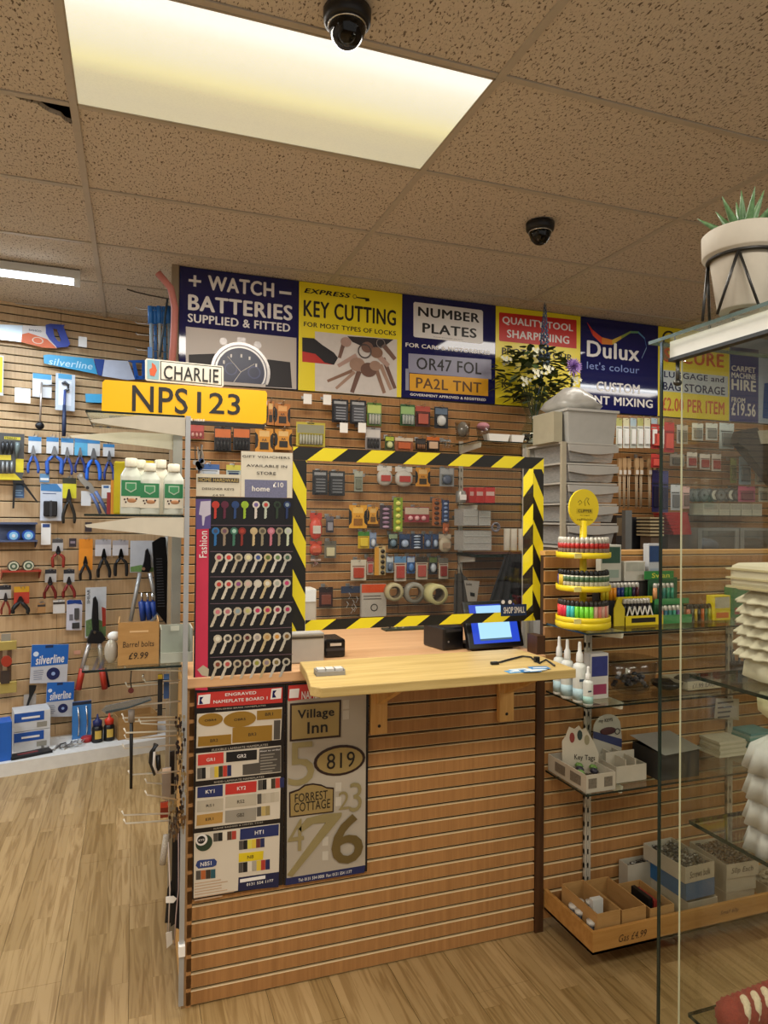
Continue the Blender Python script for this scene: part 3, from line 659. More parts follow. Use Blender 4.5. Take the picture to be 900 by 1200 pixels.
n1.poly('white_field', [(48, 300), (866, 235), (850, 545), (40, 628)], CR, (-.001, 0)); n1.text('POLISHED BRASS NAMEPLATES', 228, 208, 705, 262, M('#a89f90', .5), -.0016)
n1.disc('oval_plate', 178, 354, 118, GOLD, (-.002, -.001), ry=62); n1.disc('oval_plate', 458, 350, 155, GOLD, (-.002, -.001), ry=76)
n1.poly('brass_plate', [(622, 268), (862, 250), (858, 342), (620, 358)], GOLD, (-.002, -.001)); n1.poly('brass_plate', [(60, 518), (375, 492), (375, 588), (55, 612)], GOLD, (-.002, -.001)); n1.poly('brass_plate', [(388, 430), (768, 404), (765, 552), (385, 578)], GOLD, (-.002, -.001))
DT = M('#2e2418', .5)
for tx_, bb in (('OBR4', (120, 342, 232, 372)), ('OBR5', (402, 334, 512, 366)), ('BR1', (700, 282, 775, 318)), ('BR2', (175, 534, 248, 570)), ('BR3', (540, 475, 615, 512))): n1.text(tx_, *bb, DT, -.0025, bold=.02)
n1.poly('grey_note', [(785, 362), (848, 357), (842, 540), (782, 545)], M('#4b4640', .5), (-.0016, -.001))
n1.text('FLEXIBLE LAMINATE NAMEPLATES', 190, 590, 728, 648, M('#a89f90', .5), -.0016)
n1.poly('white_field', [(40, 680), (852, 602), (852, 858), (38, 945)], CR, (-.001, 0))
n1.poly('sample_plate', [(58, 692), (302, 665), (302, 770), (55, 795)], M('#c23a30', .4), (-.0018, -.001)); n1.text('GR1', 138, 715, 218, 755, WH, -.0024)
n1.poly('sample_plate', [(328, 665), (622, 640), (620, 735), (326, 762)], BLACK, (-.0018, -.001)); n1.text('GR2', 432, 680, 518, 722, WH, -.0024)
n1.poly('grey_note', [(645, 635), (848, 610), (848, 850), (485, 885), (485, 785), (640, 765)], M('#4b4640', .5), (-.0018, -.001)); n1.text('How to order', 652, 630, 845, 662, WH, -.0024, bold=.03); n1.lines(655, 680, 840, 850, 7, M('#8d867a', .5), -.0024)
def swatches(x, y, w, h, n_, cols, sk=.1, zm=None):
    for i, c_ in enumerate(cols):
        n1.poly('colour_swatch', [(x+w*i, y-sk*w*i), (x+w*i+w-2, y-sk*w*(i+1)), (x+w*i+w-2, y-sk*w*(i+1)+h), (x+w*i, y-sk*w*i+h)], M(c_, .5), (-.0018, -.001))
swatches(50, 820, 41, 105, 8, ['#4b4640', '#141414', '#cfc6b5', '#b5ab98', '#cdb23a', '#30361f', '#b4372c', '#1f2550'])
n1.text('RIGID LAMINATE NAMEPLATES', 212, 895, 690, 958, M('#a89f90', .5), -.0016)
n1.poly('white_field', [(35, 1000), (850, 900), (842, 1300), (25, 1400)], CR, (-.001, 0))
n1.poly('sample_plate', [(52, 1002), (295, 975), (293, 1085), (50, 1105)], M('#1e2a5c', .4), (-.0018, -.001)); n1.text('KY1', 130, 1018, 215, 1062, WH, -.0024)
n1.poly('sample_plate', [(320, 972), (620, 940), (616, 1045), (318, 1075)], M('#b5302a', .4), (-.0018, -.001)); n1.text('KY2', 432, 985, 515, 1030, WH, -.0024)
swatches(632, 935, 42, 95, 5, ['#4b4640', '#141414', '#cfc6b5', '#3a3324', '#b4372c', '#1f2550'], .12)
n1.zm = (225, 920, 8.18)
n1.poly('sample_plate', [(50, 150), (300, 122), (298, 240), (48, 262)], M('#aea491', .5), (-.0018, -.001)); n1.text('RS1', 135, 175, 208, 210, DT, -.0024)
n1.poly('sample_plate', [(320, 110), (618, 78), (616, 190), (318, 222)], M('#aea491', .5), (-.0018, -.001)); n1.text('RS2', 432, 135, 502, 175, DT, -.0024)
n1.poly('sample_plate', [(46, 288), (296, 255), (290, 358), (42, 390)], M('#ab8444', .4), (-.0018, -.001)); n1.text('ER1', 130, 305, 205, 342, DT, -.0024)
n1.poly('sample_plate', [(318, 245), (618, 212), (612, 335), (316, 362)], M('#8f887b', .5), (-.0018, -.001)); n1.text('GB2', 428, 262, 500, 305, DT, -.0024)
swatches(625, 85, 42, 95, 5, ['#4b4640', '#aea491', '#b5ab98', '#aea491', '#b5ab98'], .12); swatches(622, 210, 42, 90, 3, ['#4b4640', '#b09a60', '#8f7e50'], .12)
n1.text('NAME BADGES & HOTEL TAGS', 208, 345, 680, 425, M('#a89f90', .5), -.0016)
n1.poly('white_field', [(20, 465), (842, 365), (832, 830), (445, 885), (440, 1010), (15, 1085)], CR, (-.001, 0))
n1.disc('round_badge', 115, 552, 80, M('#26392a', .4), (-.002, -.001)); n1.disc('round_badge', 92, 522, 56, WH, (-.0024, -.002)); n1.disc('round_badge', 88, 522, 38, BLACK, (-.0028, -.0024)); n1.text('KY9', 62, 508, 116, 538, WH, -.0034)
swatches(205, 462, 44, 80, 5, ['#4b4640', '#141414', '#cfc6b5', '#4b3424', '#a4372c'], .12)
n1.poly('sample_plate', [(462, 420), (832, 372), (828, 480), (458, 525)], M('#1e2a5c', .4), (-.0018, -.001)); n1.text('HT1', 602, 425, 685, 475, WH, -.0024)
swatches(450, 535, 41, 85, 6, ['#4b4640', '#141414', '#cdc24a', '#cdb23a', '#6a2f2c', '#1f2550'], .12)
n1.poly('sample_plate', [(448, 655), (685, 628), (680, 712), (446, 738)], M('#cdb51c', .4), (-.0018, -.001)); n1.text('NB', 530, 665, 590, 705, DT, -.0024)
swatches(446, 745, 43, 95, 7, ['#4b4640', '#141414', '#cfc6b5', '#a09888', '#cdb23a', '#a4372c', '#1f2550'], .12)
n1.poly('sample_plate', [(50, 730), (70, 718), (215, 705), (238, 728), (232, 765), (200, 782), (60, 798), (35, 770)], M('#26396e', .4), (-.0018, -.001)); n1.text('NBS1', 80, 722, 185, 778, WH, -.0024)
swatches(38, 822, 47, 85, 4, ['#4b4640', '#a4582c', '#3b3026', '#22505a'], .1)
n1.poly('blue_footer', [(445, 888), (832, 832), (828, 975), (440, 1012)], M('#171c40', .4), (-.0018, -.0005)); n1.text('0131 554 1177', 522, 895, 778, 965, WH, -.0024, bold=.02); n1.lines(460, 870, 760, 910, 1, WH, -.0024)
n1.lines(25, 930, 430, 1050, 7, M('#b59a80', .6), -.0018)

n2 = board('tall grey board of house numbers with Village Inn and Forrest Cottage plaques', .449, .722, .322, .944, VB); n2.zm = (220, 790, 4.09); n2.bb = True; n2.bk = .35
n2.poly('grey_field', [(478, 125), (855, 98), (850, 918), (474, 978)], M('#a59b8b', .5, 0, .12, 4), (-.001, 0)); n2.poly('red_header', [(482, 55), (720, 40), (715, 100), (480, 130)], M('#b5302a', .4), (-.0012, 0))
n2.poly('logo_square', [(488, 72), (535, 68), (530, 112), (485, 115)], WH, (-.0018, -.001)); n2.text('NAMEPLATE', 545, 78, 700, 112, WH, -.0018, bold=.03)
n2.poly('blue_footer', [(470, 978), (850, 915), (846, 950), (468, 1012)], M('#1c2450', .4), (-.0014, -.0002)); n2.bk = 1; n2.text('Tel: 0131 554 0000  Fax: 0131 554 1177', 530, 938, 785, 992, WH, -.002, bold=.01); n2.bk = .35
BR = M('#9c8757', .35, .35, .1, 6); BRK = M('#2a1812', .4)
n2.poly('plaque_rim', [(490, 140), (735, 122), (732, 300), (488, 322)], BRK, (-.003, -.001)); n2.poly('plaque', [(498, 150), (725, 132), (722, 290), (497, 312)], BR, (-.0045, -.003))
n2.text('Village', 525, 165, 700, 215, BLK, -.006, bold=.03); n2.text('Inn', 572, 225, 668, 278, BLK, -.006, bold=.03)
n2.disc('oval_rim', 728, 412, 122, BRK, (-.003, -.001), ry=73); n2.disc('oval_plaque', 728, 412, 108, BR, (-.0045, -.003), ry=61); n2.text('819', 665, 375, 798, 445, BLK, -.006, bold=0)
n2.poly('plaque_rim', [(485, 565), (530, 550), (560, 528), (600, 522), (640, 528), (665, 540), (700, 543), (698, 660), (486, 685)], BRK, (-.003, -.001)); n2.poly('plaque', [(491, 572), (532, 557), (562, 535), (600, 529), (640, 535), (665, 547), (694, 550), (692, 654), (492, 678)], BR, (-.0045, -.003))
n2.text('FORREST', 512, 565, 668, 600, BLK, -.006, bold=0); n2.text('COTTAGE', 508, 608, 680, 645, BLK, -.006, bold=0)
NB_ = M('#7c6b40', .35, .3); NP = M('#8f8259', .4, .2)
n2.text('5', 482, 325, 605, 528, NP, -.004, bold=0); n2.text('2', 722, 560, 772, 645, NP, -.004, bold=0); n2.text('3', 775, 518, 832, 655, NP, -.004, bold=0)
n2.text('4', 480, 695, 555, 845, NP, -.004, bold=0); n2.poly('numeral', [(570, 690), (650, 670), (738, 662), (735, 680), (500, 968), (476, 960), (660, 710), (600, 715), (545, 755), (530, 740)], NP, (-.004, -.001)); n2.text('6', 688, 672, 838, 900, M('#6a5a35', .35, .3), -.006, bold=.02)
for x, y in ((745, 125), (745, 175), (708, 520), (708, 590), (645, 780), (645, 850)): n2.poly('paper_slip', [(x, y), (x+28, y-2), (x+27, y+40), (x-1, y+42)], M('#b7afa0', .6), (-.0018, -.001))
for a, b2, c2, d2 in ((.438, .452, .30, .95),): pass

# ================================================================ PERSPEX SCREEN with hazard tape
TY = M('#e4d321', .4, 0, .04); TB = M('#15130f', .4)
sx0, sx1, sy, sz0, sz1 = .474, 1.40, 2.205, 1.10, 1.69
sc_ = empty('perspex_screen', (sx0, sy, sz0)); tag(sc_, 'clear perspex screen framed in yellow and black hazard tape', 'screen')
W, H = sx1-sx0, sz1-sz0
MB().box(0, W, 0, .004, 0, H).build('pane', PERSPEX, sc_); MB().box(W-.004, W, .005, .13, 0, H).build('side_pane', PERSPEX, sc_)
def tape(x0, x1, z0, z1, horiz, name='hazard_tape', lean=.055, pitch=.166, ph=0, y0=-.0012, side=None):
    """black band with slanted yellow stripes cut to the band"""
    def put(m, poly, a, b):
        if side is None: m.prism(poly, a, b)
        else:
            mm = MB(); mm.prism(poly, a, b); mm.v = [(side+y_, x_, z_) for x_, y_, z_ in mm.v]; m.add(mm.v, mm.f)
    m = MB(); put(m, [(x0, z0), (x1, z0), (x1, z1), (x0, z1)], y0, 0); o = m.build(name, TB, sc_)
    Lh = (x1-x0) if horiz else (z1-z0); wd_ = (z1-z0) if horiz else (x1-x0); n = -2
    while n*pitch+ph < Lh+.1:
        a = n*pitch+ph; P = []
        if horiz: q = [(a, z0), (a+pitch/2, z0), (a+pitch/2+lean, z1), (a+lean, z1)]; q = [(x0+u, w) for u, w in q]
        else: q = [(x0, a+lean), (x1, a), (x1, a+pitch/2), (x0, a+pitch/2+lean)]; q = [(u, z0+w) for u, w in q]
        q = clip(q, x0, x1, z0, z1)
        if len(q) > 2:
            m = MB(); put(m, q, y0-.0005, y0); m.build('yellow_stripe', TY, o)
        n += 1
def clip(poly, x0, x1, z0, z1):
    for ax, lim, s_ in ((0, x0, 1), (0, x1, -1), (1, z0, 1), (1, z1, -1)):
        out = []
        for i in range(len(poly)):
            a, b = poly[i-1], poly[i]; ia = (a[ax]-lim)*s_ >= 0; ib = (b[ax]-lim)*s_ >= 0
            if ia != ib:
                f = (lim-a[ax])/(b[ax]-a[ax]); out.append((a[0]+f*(b[0]-a[0]), a[1]+f*(b[1]-a[1])))
            if ib: out.append(b)
        poly = out
        if not poly: return []
    return poly
tape(0, W, H-.042, H, True, ph=.045); tape(.046, W-.04, 0, .034, True, ph=-.03, lean=.05); tape(0, .045, 0, H-.0425, False, ph=.03, lean=.09, pitch=.17); tape(W-.042, W, 0, H-.0425, False, ph=.02, lean=.09, pitch=.17)
tape(.03, .13, 0, H-.03, False, ph=.0, lean=.07, pitch=.15, side=W-.004)
st = T('window_sticker', 'small navy sticker reading SHOP SMALL on the perspex screen', 'sticker', Plane(0, 2.203), 0, 601, 720); st.box('sticker', 587, 709, 617, 721, M('#16305a', .4)); st.text('SHOP SMALL', 590, 711.5, 615, 718, WH, -.001, bold=.03)
st.box('logo_patch', 586, 702.5, 601, 708.5, M('#1b2230', .4)); st.disc('logo_dot', 589.5, 705.5, 2, WH, (-.001, 0)); st.disc('logo_dot', 597.5, 705.5, 2, WH, (-.001, 0))
# ================================================================ PACKETS ON THE BACK WALL
def shade(h, f):
    h = h.lstrip('#'); return '#%02x%02x%02x' % tuple(max(0, min(255, int(int(h[i:i+2], 16)*f))) for i in (0, 2, 4))
def pack(x0, y0, x1, y1, style, cols, label, name='hanging_packet', plane=None, off=.07, group=None, hk=True, n=4, cat='packet', rz=0, txt=None):
    plane = plane or BACK
    t = T(name, label, cat, plane, off, (x0+x1)/2, y1, group=group, rz=rz)
    w = abs(t.p(x1, y1)[0]-t.p(x0, y1)[0]); h = t.p((x0+x1)/2, y0)[1]
    c0, c1, c2 = (list(cols)+[cols[-1]]*3)[:3]
    m0, m1, m2 = M(c0, .4), M(c1, .4), M(c2, .35)
    def b(nm, a, c, e, f, d0, d1, mt, par=None, bev=0): return MB().box(a*w, c*w, d0, d1, e*h, f*h).build(nm, mt, par or t.r, bev)
    if style == 'cells':
        b('card', -.5, .5, 0, 1, 0, .002, m0); b('printed_header', -.46, .46, .55, .9, -.0006, 0, m1)
        for i in range(n):
            x = (-.40+.80*(i+.5)/n)*w; MB().cyl((x, -.007, .08*h), (x, -.007, .46*h), .34*w/n, n=10).cyl((x, -.007, .46*h), (x, -.007, .49*h), .14*w/n, n=8).build('battery', m2, t.r)
        MB().box(-.42*w, .42*w, -.016, 0, .05*h, .52*h).build('blister', PLAST, t.r)
        if txt: text(t.r, txt, -.36*w, .66*h, .36*w, .78*h, WH, -.0012, .03)
    elif style == 'copper':            # waisted two-tone battery card
        P = [(-.5, 0), (.5, 0), (.5, .12), (.36, .24), (.32, .5), (.36, .72), (.5, .84), (.5, 1), (-.5, 1), (-.5, .84), (-.36, .72), (-.32, .5), (-.36, .24), (-.5, .12)]
        b('card', -.5, .5, .04, .96, .001, .003, M('#141414', .4)); MB().prism([(x*w, z*h) for x, z in P], 0, .001).build('waisted_label', m0, t.r)
        b('printed_header', -.28, .28, .66, .9, -.0006, 0, m1); b('window', -.24, .24, .12, .42, -.004, 0, m2)
        text(t.r, txt or 'AA', -.14*w, .46*h, .14*w, .58*h, m2, -.0012, .02)
    elif style == 'tools':             # dark case card with rows of small tools
        b('card', -.5, .5, 0, 1, 0, .002, m0); b('printed_header', -.38, .38, .80, .92, -.0008, 0, m1)
        b('blister', -.42, .42, .06, .74, -.014, 0, M(shade(c0, 1.3), .2))
        for i in range(n): b('small_tool', -.3, .3, .12+.6*i/n, .12+.6*i/n+.05, -.016, -.014, m2)
    elif style == 'bulb':
        b('card', -.5, .5, 0, 1, 0, .002, m0); b('printed_header', -.44, .44, .66, .94, -.0008, 0, m1)
        MB().ell((0, -.004, .36*h), .34*w, .014, .26*h, 14).build('bubble', m2, t.r)
        MB().box(-.36*w, .36*w, -.012, 0, .08*h, .62*h).build('blister', PLAST, t.r, .003)
    elif style == 'strip':
        b('card', -.5, .5, 0, 1, 0, .002, m0)
        for i in range(n):
            z = (i+.5)/n*.92*h; MB().ell((0, -.003, z), .30*w, .010, .34*h/n, 10, 0, 5).build('bubble', m1 if i % 2 else m2, t.r)
    elif style == 'row':
        b('card', -.5, .5, 0, 1, 0, .002, m0); b('printed_header', -.48, .48, .52, .95, -.0008, 0, m1)
        for i in range(n):
            x = (-.4+.8*(i+.5)/n)*w; MB().ell((x, -.004, .26*h), .3*w/n, .010, .16*h, 10, 0, 5).build('bubble', m2, t.r)
    elif style == 'bag':
        b('header_card', -.5, .5, .74, 1, 0, .003, m0)
        m = MB(); m.ell((0, 0, .40*h), .5*w, .022, .42*h, 16, 0, 8)
        m.v = [(max(-.49*w, min(.49*w, x*1.15)), y, z) for x, y, z in m.v]; m.build('bag', m1, t.r)
        b('label', -.32, .32, .22, .52, -.0245, -.021, m2)
    elif style == 'plain':
        b('card', -.5, .5, 0, 1, 0, .002, m0); b('printed_header', -.5, .5, .74, 1, -.0008, 0, m1); b('contents', -.34, .34, .12, .62, -.012, 0, m2, None, .003)
        b('print_line', -.4, .4, .66, .70, -.001, 0, M(shade(c2, .6), .5))
    elif style == 'dots':
        b('card', -.5, .5, 0, 1, 0, .003, m0); b('side_band', -.5, -.1, 0, .96, -.0006, 0, m1)
        for i in range(n):
            z = (i+.5)/n*.92*h; MB().cyl((.22*w, 0, z), (.22*w, -.010, z), .17*w, n=12).build('knob', m2, t.r)
    elif style == 'clear':
        b('header_card', -.5, .5, .78, 1, 0, .003, m0); MB().box(-.5*w, .5*w, -.012, .002, 0, .78*h).build('clear_bag', PLAST, t.r, .004)
        for i in range(n): 
            x = random.uniform(-.32, .32)*w; z = random.uniform(.1, .6)*h; MB().tube([(x, -.005, z), (x+.1*w, -.008, z+.12*h), (x+.02*w, -.004, z+.2*h)], .0022, 5).build('fitting', m1 if i % 2 else m2, t.r)
    # euro slot tab
    MB().box(-.12*w, .12*w, -.0006, 0, .94*h, .975*h).build('hang_slot', M('#2a211a', .8), t.r)
    if hk:
        q = plane.hit((x0+x1)/2, y0+1.0, 0); q = Vector((0, 0, HC))+(t.loc+Vector((0, 0, h))-Vector((0, 0, HC)))*1.0
        p = t.loc+Vector((0, 0, h*.955))-plane.n*off
        e = empty('display_hook', p, plane.a); tag(e, ('wire hook holding the '+label)[:999], 'hook')
        if len(e['label'].split()) > 16: e['label'] = ' '.join(e['label'].split()[:16])
        m = MB(); L = off+.035
        m.tube([(0, 0, 0), (0, -L*.92, 0), (0, -L, .008)], .0016, 5); m.tube([(0, 0, .012), (0, -L*.8, .012), (0, -L, .016)], .0014, 5); m.box(-.012, .012, -.004, 0, -.006, .018)
        m.build('wire', STEEL, e)
    return t
K = [
 (389,468,408,495,'tools',('#1c1c20','#a8a8a8','#8a8c92'),'black carded tool set under the key cutting sign, left one of two'),
 (410,469,429,497,'tools',('#1c1c20','#a0a0a0','#8a8c92'),'black carded tool set under the key cutting sign, right one of two'),
 (430,472,447,499,'cells',('#5c7a35','#b7c46a','#b9b9a8'),'green battery packet beside the two black tool sets'),
 (428,501,446,527,'cells',('#8f8a88','#c2bdb6','#25211f'),'grey and black battery packet just above the tape, under the green one'),
 (451,511,462,527,'bulb',('#3b4a26','#aeb93c','#c8cc94'),'small green and yellow packet peeping above the tape'),
 (463,513,484,528,'plain',('#8a5234','#c9b8a0','#b4572a'),'orange-brown packet peeping above the tape'),
 (469,474,486,499,'cells',('#2f5a30','#8fb070','#a8b0a0'),'green and white packet below the number plates sign'),
 (487,476,504,500,'plain',('#3a1c18','#a84a3a','#a85240'),'red packet below the number plates sign'),
 (509,477,525,502,'bulb',('#1c2028','#5a6a7c','#c8c8c4'),'blue-black packet below the number plates sign'),
 (487,514,499,527,'cells',('#1c1a1a','#3a3634','#9a6a48'),'dark battery packet of the row above the tape'),
 (500,512,515,528,'plain',('#1c1a1a','#c2662a','#c9a88a'),'black and orange packet above the tape beside the dark battery packet'),
 (518,515,528,525,'clear',('#8a9090','#5a6a70','#b0b0a8'),'small clear packet on the end hook before the vase shelf'),
 (251,500,271,528,'cells',('#1c1a1c','#c2662c','#2c2a2c'),'black and orange battery packet, left one of the pair under the yellow plate'),
 (273,500,293,528,'cells',('#1c1a1c','#c2662c','#2c2a2c'),'black and orange battery packet, right one of the pair under the yellow plate'),
 (299,502,320,530,'copper',('#c98a2c','#d7b070','#2a2420'),'gold waisted battery card marked 375, beside the orange pair'),
 (322,503,342,527,'copper',('#c98a2c','#d7b070','#2a2420'),'gold waisted battery card next to the hazard tape corner'),
 (313,470,321,498,'copper',('#b5702c','#d7b070','#2a2420'),'copper battery card half hidden at the end of the yellow plate'),
 (322,473,340,499,'copper',('#b5702c','#d7a060','#2a2420'),'copper battery card right of the yellow plate'),
 (222,497,239,514,'row',('#8a2a28','#b04a44','#c89a90'),'red packet just right of the silver upright'),
 (234,544,257,568,'plain',('#c9cdd2','#3a5f9c','#a9b4c0'),'blue and white packet behind the designer keys sheet'),
 (265,545,282,568,'plain',('#9fb0b0','#c0b84a','#2f3f5a'),'pale packet with a yellow patch behind the gift voucher sheet'),
 (366,551,384,580,'tools',('#232427','#8f9092','#6d6f73'),'black tool set behind the screen, left one of two'),
 (385,552,404,581,'tools',('#232427','#8f9092','#6d6f73'),'black tool set behind the screen, right one of two'),
 (415,552,425,576,'plain',('#8c9080','#a6a99a','#6d705f'),'narrow silver-grey packet behind the screen'),
 (442,546,459,569,'bag',('#c9c5bd','#b8b3aa','#a83a30'),'white bag with a red band behind the screen, left one of two'),
 (463,547,483,570,'bag',('#c9c5bd','#b8b3aa','#a83a30'),'white bag with a red band behind the screen, right one of two'),
 (487,548,504,570,'copper',('#c98a2c','#d7b070','#3a3020'),'gold waisted battery card behind the top of the screen'),
 (515,548,532,570,'bulb',('#8c8f90','#a8abac','#5a6478'),'grey blister packet with red edge behind the top of the screen'),
 (363,601,377,632,'bag',('#b33a28','#c04632','#c4bdb0'),'red and white bag at the left of the screen'),
 (382,605,391,624,'plain',('#3c3a44','#5f5c66','#8a8890'),'small dark packet right of the red and white bag'),
 (363,634,377,651,'bag',('#a8402a','#b8482c','#b85a3a'),'orange-red bag under the red and white one'),
 (380,634,394,654,'plain',('#6e6a5c','#5a564c','#c0b894'),'grey-green packet with a cream patch'),
 (364,655,376,665,'clear',('#b09a90','#b04a44','#c0b0a8'),'tiny clear packet of red pieces at the left of the screen'),
 (409,592,430,619,'copper',('#d3982c','#e0b45a','#8a5a1c'),'large gold waisted battery card in the middle of the wall'),
 (431,594,443,614,'copper',('#c98f30','#d0a860','#6a4a1c'),'small gold battery card right of the large gold one'),
 (445,592,459,620,'strip',('#3c3038','#8a6c84','#a88aa0'),'purple strip of button cells left of the green strip'),
 (461,583,471.5,623,'strip',('#7f9a2c','#c4c23c','#dcd870'),'tall green and yellow strip of button cells'),
 (474,594,503,612,'row',('#8c3038','#b8a894','#d4a0a0'),'wide red strip packet with three round windows'),
 (506.5,584,516.6,616,'strip',('#a8643a','#4a2c20','#3c2a22'),'brown strip of eyelets'),
 (518,586,526,612,'strip',('#33456c','#6f86b0','#9aa8c4'),'blue strip right of the brown eyelet strip'),
 (519,613,526,625,'bulb',('#b5643c','#b5643c','#c87850'),'small copper-coloured packet under the blue strip'),
 (419.5,623,432.6,642.6,'plain',('#c9a82c','#3f7a34','#d4b83a'),'yellow and green box packet'),
 (433,624,441,642.6,'bulb',('#6a7c9c','#8496b4','#c4ccd8'),'pale blue blister right of the yellow and green packet'),
 (455,625,466,643,'bulb',('#22303a','#86967a','#6a8090'),'dark blue blister with a green header, first of the blue row'),
 (467.6,625.5,480.8,643.4,'bulb',('#22304c','#34486c','#9cacc4'),'dark blue blister with one large pale bubble'),
 (481.5,625.5,495.6,643.4,'strip',('#22304c','#8494ac','#b4c0d0'),'wide dark blue blister in the middle of the blue row'),
 (497,625.5,505.5,643.4,'bulb',('#2a3c60','#3a5078','#8ca0c0'),'narrow dark blue blister near the end of the blue row'),
 (506.5,625.5,513.8,643,'bulb',('#2a3c60','#3a5078','#a8b8d0'),'last narrow blue blister beside the beige bag'),
 (514.3,626,528.3,647,'bag',('#b8ac98','#b5a890','#a89078'),'beige bag at the right end of the blue row'),
 (411,656,429,680,'plain',('#c4bca8','#c4bca8','#a8402c'),'large white packet with a red lower half under the yellow box packet'),
 (430,653,437.4,673.5,'plain',('#b0a498','#7c3a3a','#a84a44'),'small pink-red packet beside the large white and red one'),
 (438.7,640,451.6,674,'dots',('#c4ae80','#c9923c','#2c241c'),'beige strip with five dark round knobs'),
 (452.5,652,461,671,'bulb',('#8496a4','#c4ccd0','#5c6c84'),'grey-blue blister right of the knob strip'),
 (462,652,475.8,681,'plain',('#b8ac9c','#5f88b0','#a84a44'),'white and red packet with a blue header'),
 (476.8,652,486,672,'bulb',('#34588c','#a8b4c4','#4c7cb8'),'bright blue blister of the second row'),
 (487.2,652,501,679,'plain',('#b8b09c','#3c342c','#a85048'),'white and pink packet right of the bright blue blister'),
 (502.5,652,512.5,673,'bulb',('#30343c','#5c6c3c','#b4bcc4'),'dark blister with a white bubble near the end of the second row'),
 (514,654,525,678,'plain',('#c0b8a4','#6c6860','#8c3430'),'white and dark red packet closing the second row'),
 (373.8,688,390,711,'plain',('#3c1c18','#241414','#7c4434'),'dark red packet beside the label printer'),
 (399.5,687,422.7,723,'clear',('#2c3850','#c8c4bc','#d8d4cc'),'clear bag of white fittings with a navy header'),
]
for d in K: pack(*d[:4], d[4], d[5], d[6], n={'tools': 5, 'strip': 5, 'row': 3, 'dots': 5, 'clear': 7}.get(d[4], 4))
t = pack(347,495,381,523,'cells',('#b8a93a','#8c8c74','#c9c9b8'),'wide yellow battery card with eight silver cells left of the tape corner', n=8)
t = T('carded_box', 'white square carded box with an orange top and a ring drawing', 'box', BACK, .10, 438, 722); t.box('card', 424, 685, 452.5, 722, M('#b8b0a4', .5), (0, .03)); t.box('orange_header', 424, 685, 452, 694, M('#cc4f2a', .5), (-.001, 0)); t.disc('ring_drawing', 438.5, 712, 4.2, M('#2a2622', .5), (-.001, 0), rin=.75); t.lines(426, 697, 449, 703, 2, M('#6c645c', .6))
for x, y, x1, lab in ((348, 466, 359, 'empty wire hook with a price ticket, leftmost under the key cutting sign'), (371, 467, 381, 'empty wire hook with a price ticket, second under the key cutting sign'), (390, 499, 400, 'empty hook with a ticket below the left black tool set'), (411, 499, 421, 'empty hook with a ticket below the right black tool set')):
    hook(BACK, (x+x1)/2+2, y, .10, lab, (.045, .05))
hook(BACK, 396, 606, .08, 'bare wire hook right of the small dark packet'); hook(BACK, 532, 606, .08, 'bare wire hook near the right end of the middle row'); hook(BACK, 425, 557, .08, 'bare wire hook beside the narrow silver-grey packet')
# chains by the upright
t = T('keyring_bunch', 'bunch of chrome key chains hanging between the upright and the battery packets', 'key rings', BACK, .12, 234, 560)
for i in range(9):
    x = 225+random.random()*16; y = 520+random.random()*10; t.tube('chain', [(x, y), (x+random.uniform(-2, 2), y+8), (x+random.uniform(-2, 2), y+18+random.random()*12)], .003, M('#5a5652' if i % 2 else '#a8a49c', .3, .7), d=-.01*random.random(), n=5)
    t.disc('fob', x, y+20, 3, M(['#26365a', '#8c8c8c', '#3a3a3a'][i % 3], .3, .5), (-.012, -.008))
# rolls hanging on pegs
def roll(cx, cy, rpx, L, label, c, off=.10, tilt=.25):
    t = T('tape_roll', label, 'roll', BACK, off+L, cx, cy); R = abs(t.p(cx+rpx, cy)[0]); tt_ = MB()
    n = 24; vs = []; 
    prof = [(R, 0), (R, L), (R*.66, L), (R*.66, 0), (R, 0)]
    m = MB(); m.lathe([(R*.66, 0), (R, 0), (R, L), (R*.66, L)], n=24); m.f = [f for f in m.f if len(f) == 4]; m.m = m.m[:len(m.f)]; m.s = m.s[:len(m.f)]
    m.xf(Matrix.Rotation(math.radians(-90), 4, 'X')); m.build('tape', c, t.r)
    m = MB(); m.lathe([(R*.60, .001), (R*.66, .001), (R*.66, L-.001), (R*.60, L-.001), (R*.60, .001)], n=24); m.f = [f for f in m.f if len(f) == 4]; m.m = m.m[:len(m.f)]; m.s = m.s[:len(m.f)]
    m.xf(Matrix.Rotation(math.radians(-90), 4, 'X')); m.build('core', M('#7c6c50', .7), t.r); return t
roll(463, 694, 10, .05, 'cream tape roll, left one hanging under the second row', M('#b8ac84', .4))
roll(486.5, 695, 11.5, .04, 'grey tape roll in the middle of the three rolls', M('#8c887c', .4))
t = roll(514, 697, 11, .12, 'long pale yellow tape roll, right one of the three', M('#c4bc84', .4))
# uprights and shelves on the back wall
P539 = BACK.hit(539, 600); P613 = BACK.hit(613, 600)
upright(P539.x, 3.79, 1.0, 1.93, 'tall slotted upright on the back wall left of the acrylic boxes'); upright(P613.x, 3.79, 1.0, 1.93, 'slotted upright on the back wall behind the right tape edge')
zv = BACK.hit(600, 517, .3).z
gshelf('glass shelf under the flower vase', P539.x-.05, P613.x+.30, 3.47, 3.789, zv-.006, br=(P539.x, P613.x), blen=.26)
z2 = BACK.hit(560, 590, .3).z
gshelf('glass shelf with red packs behind the screen', P539.x-.02, P613.x+.04, 3.49, 3.789, z2, br=(P539.x,), blen=.22)
z3 = BACK.hit(560, 649, .2).z
gshelf('shelf with a dark red edge behind the screen', P539.x-.02, P613.x+.02, 3.55, 3.789, z3, .018, 'red_edged_shelf', (P539.x, P613.x), .2, M('#5a2420', .5))
SH = Plane(0, 3.60)
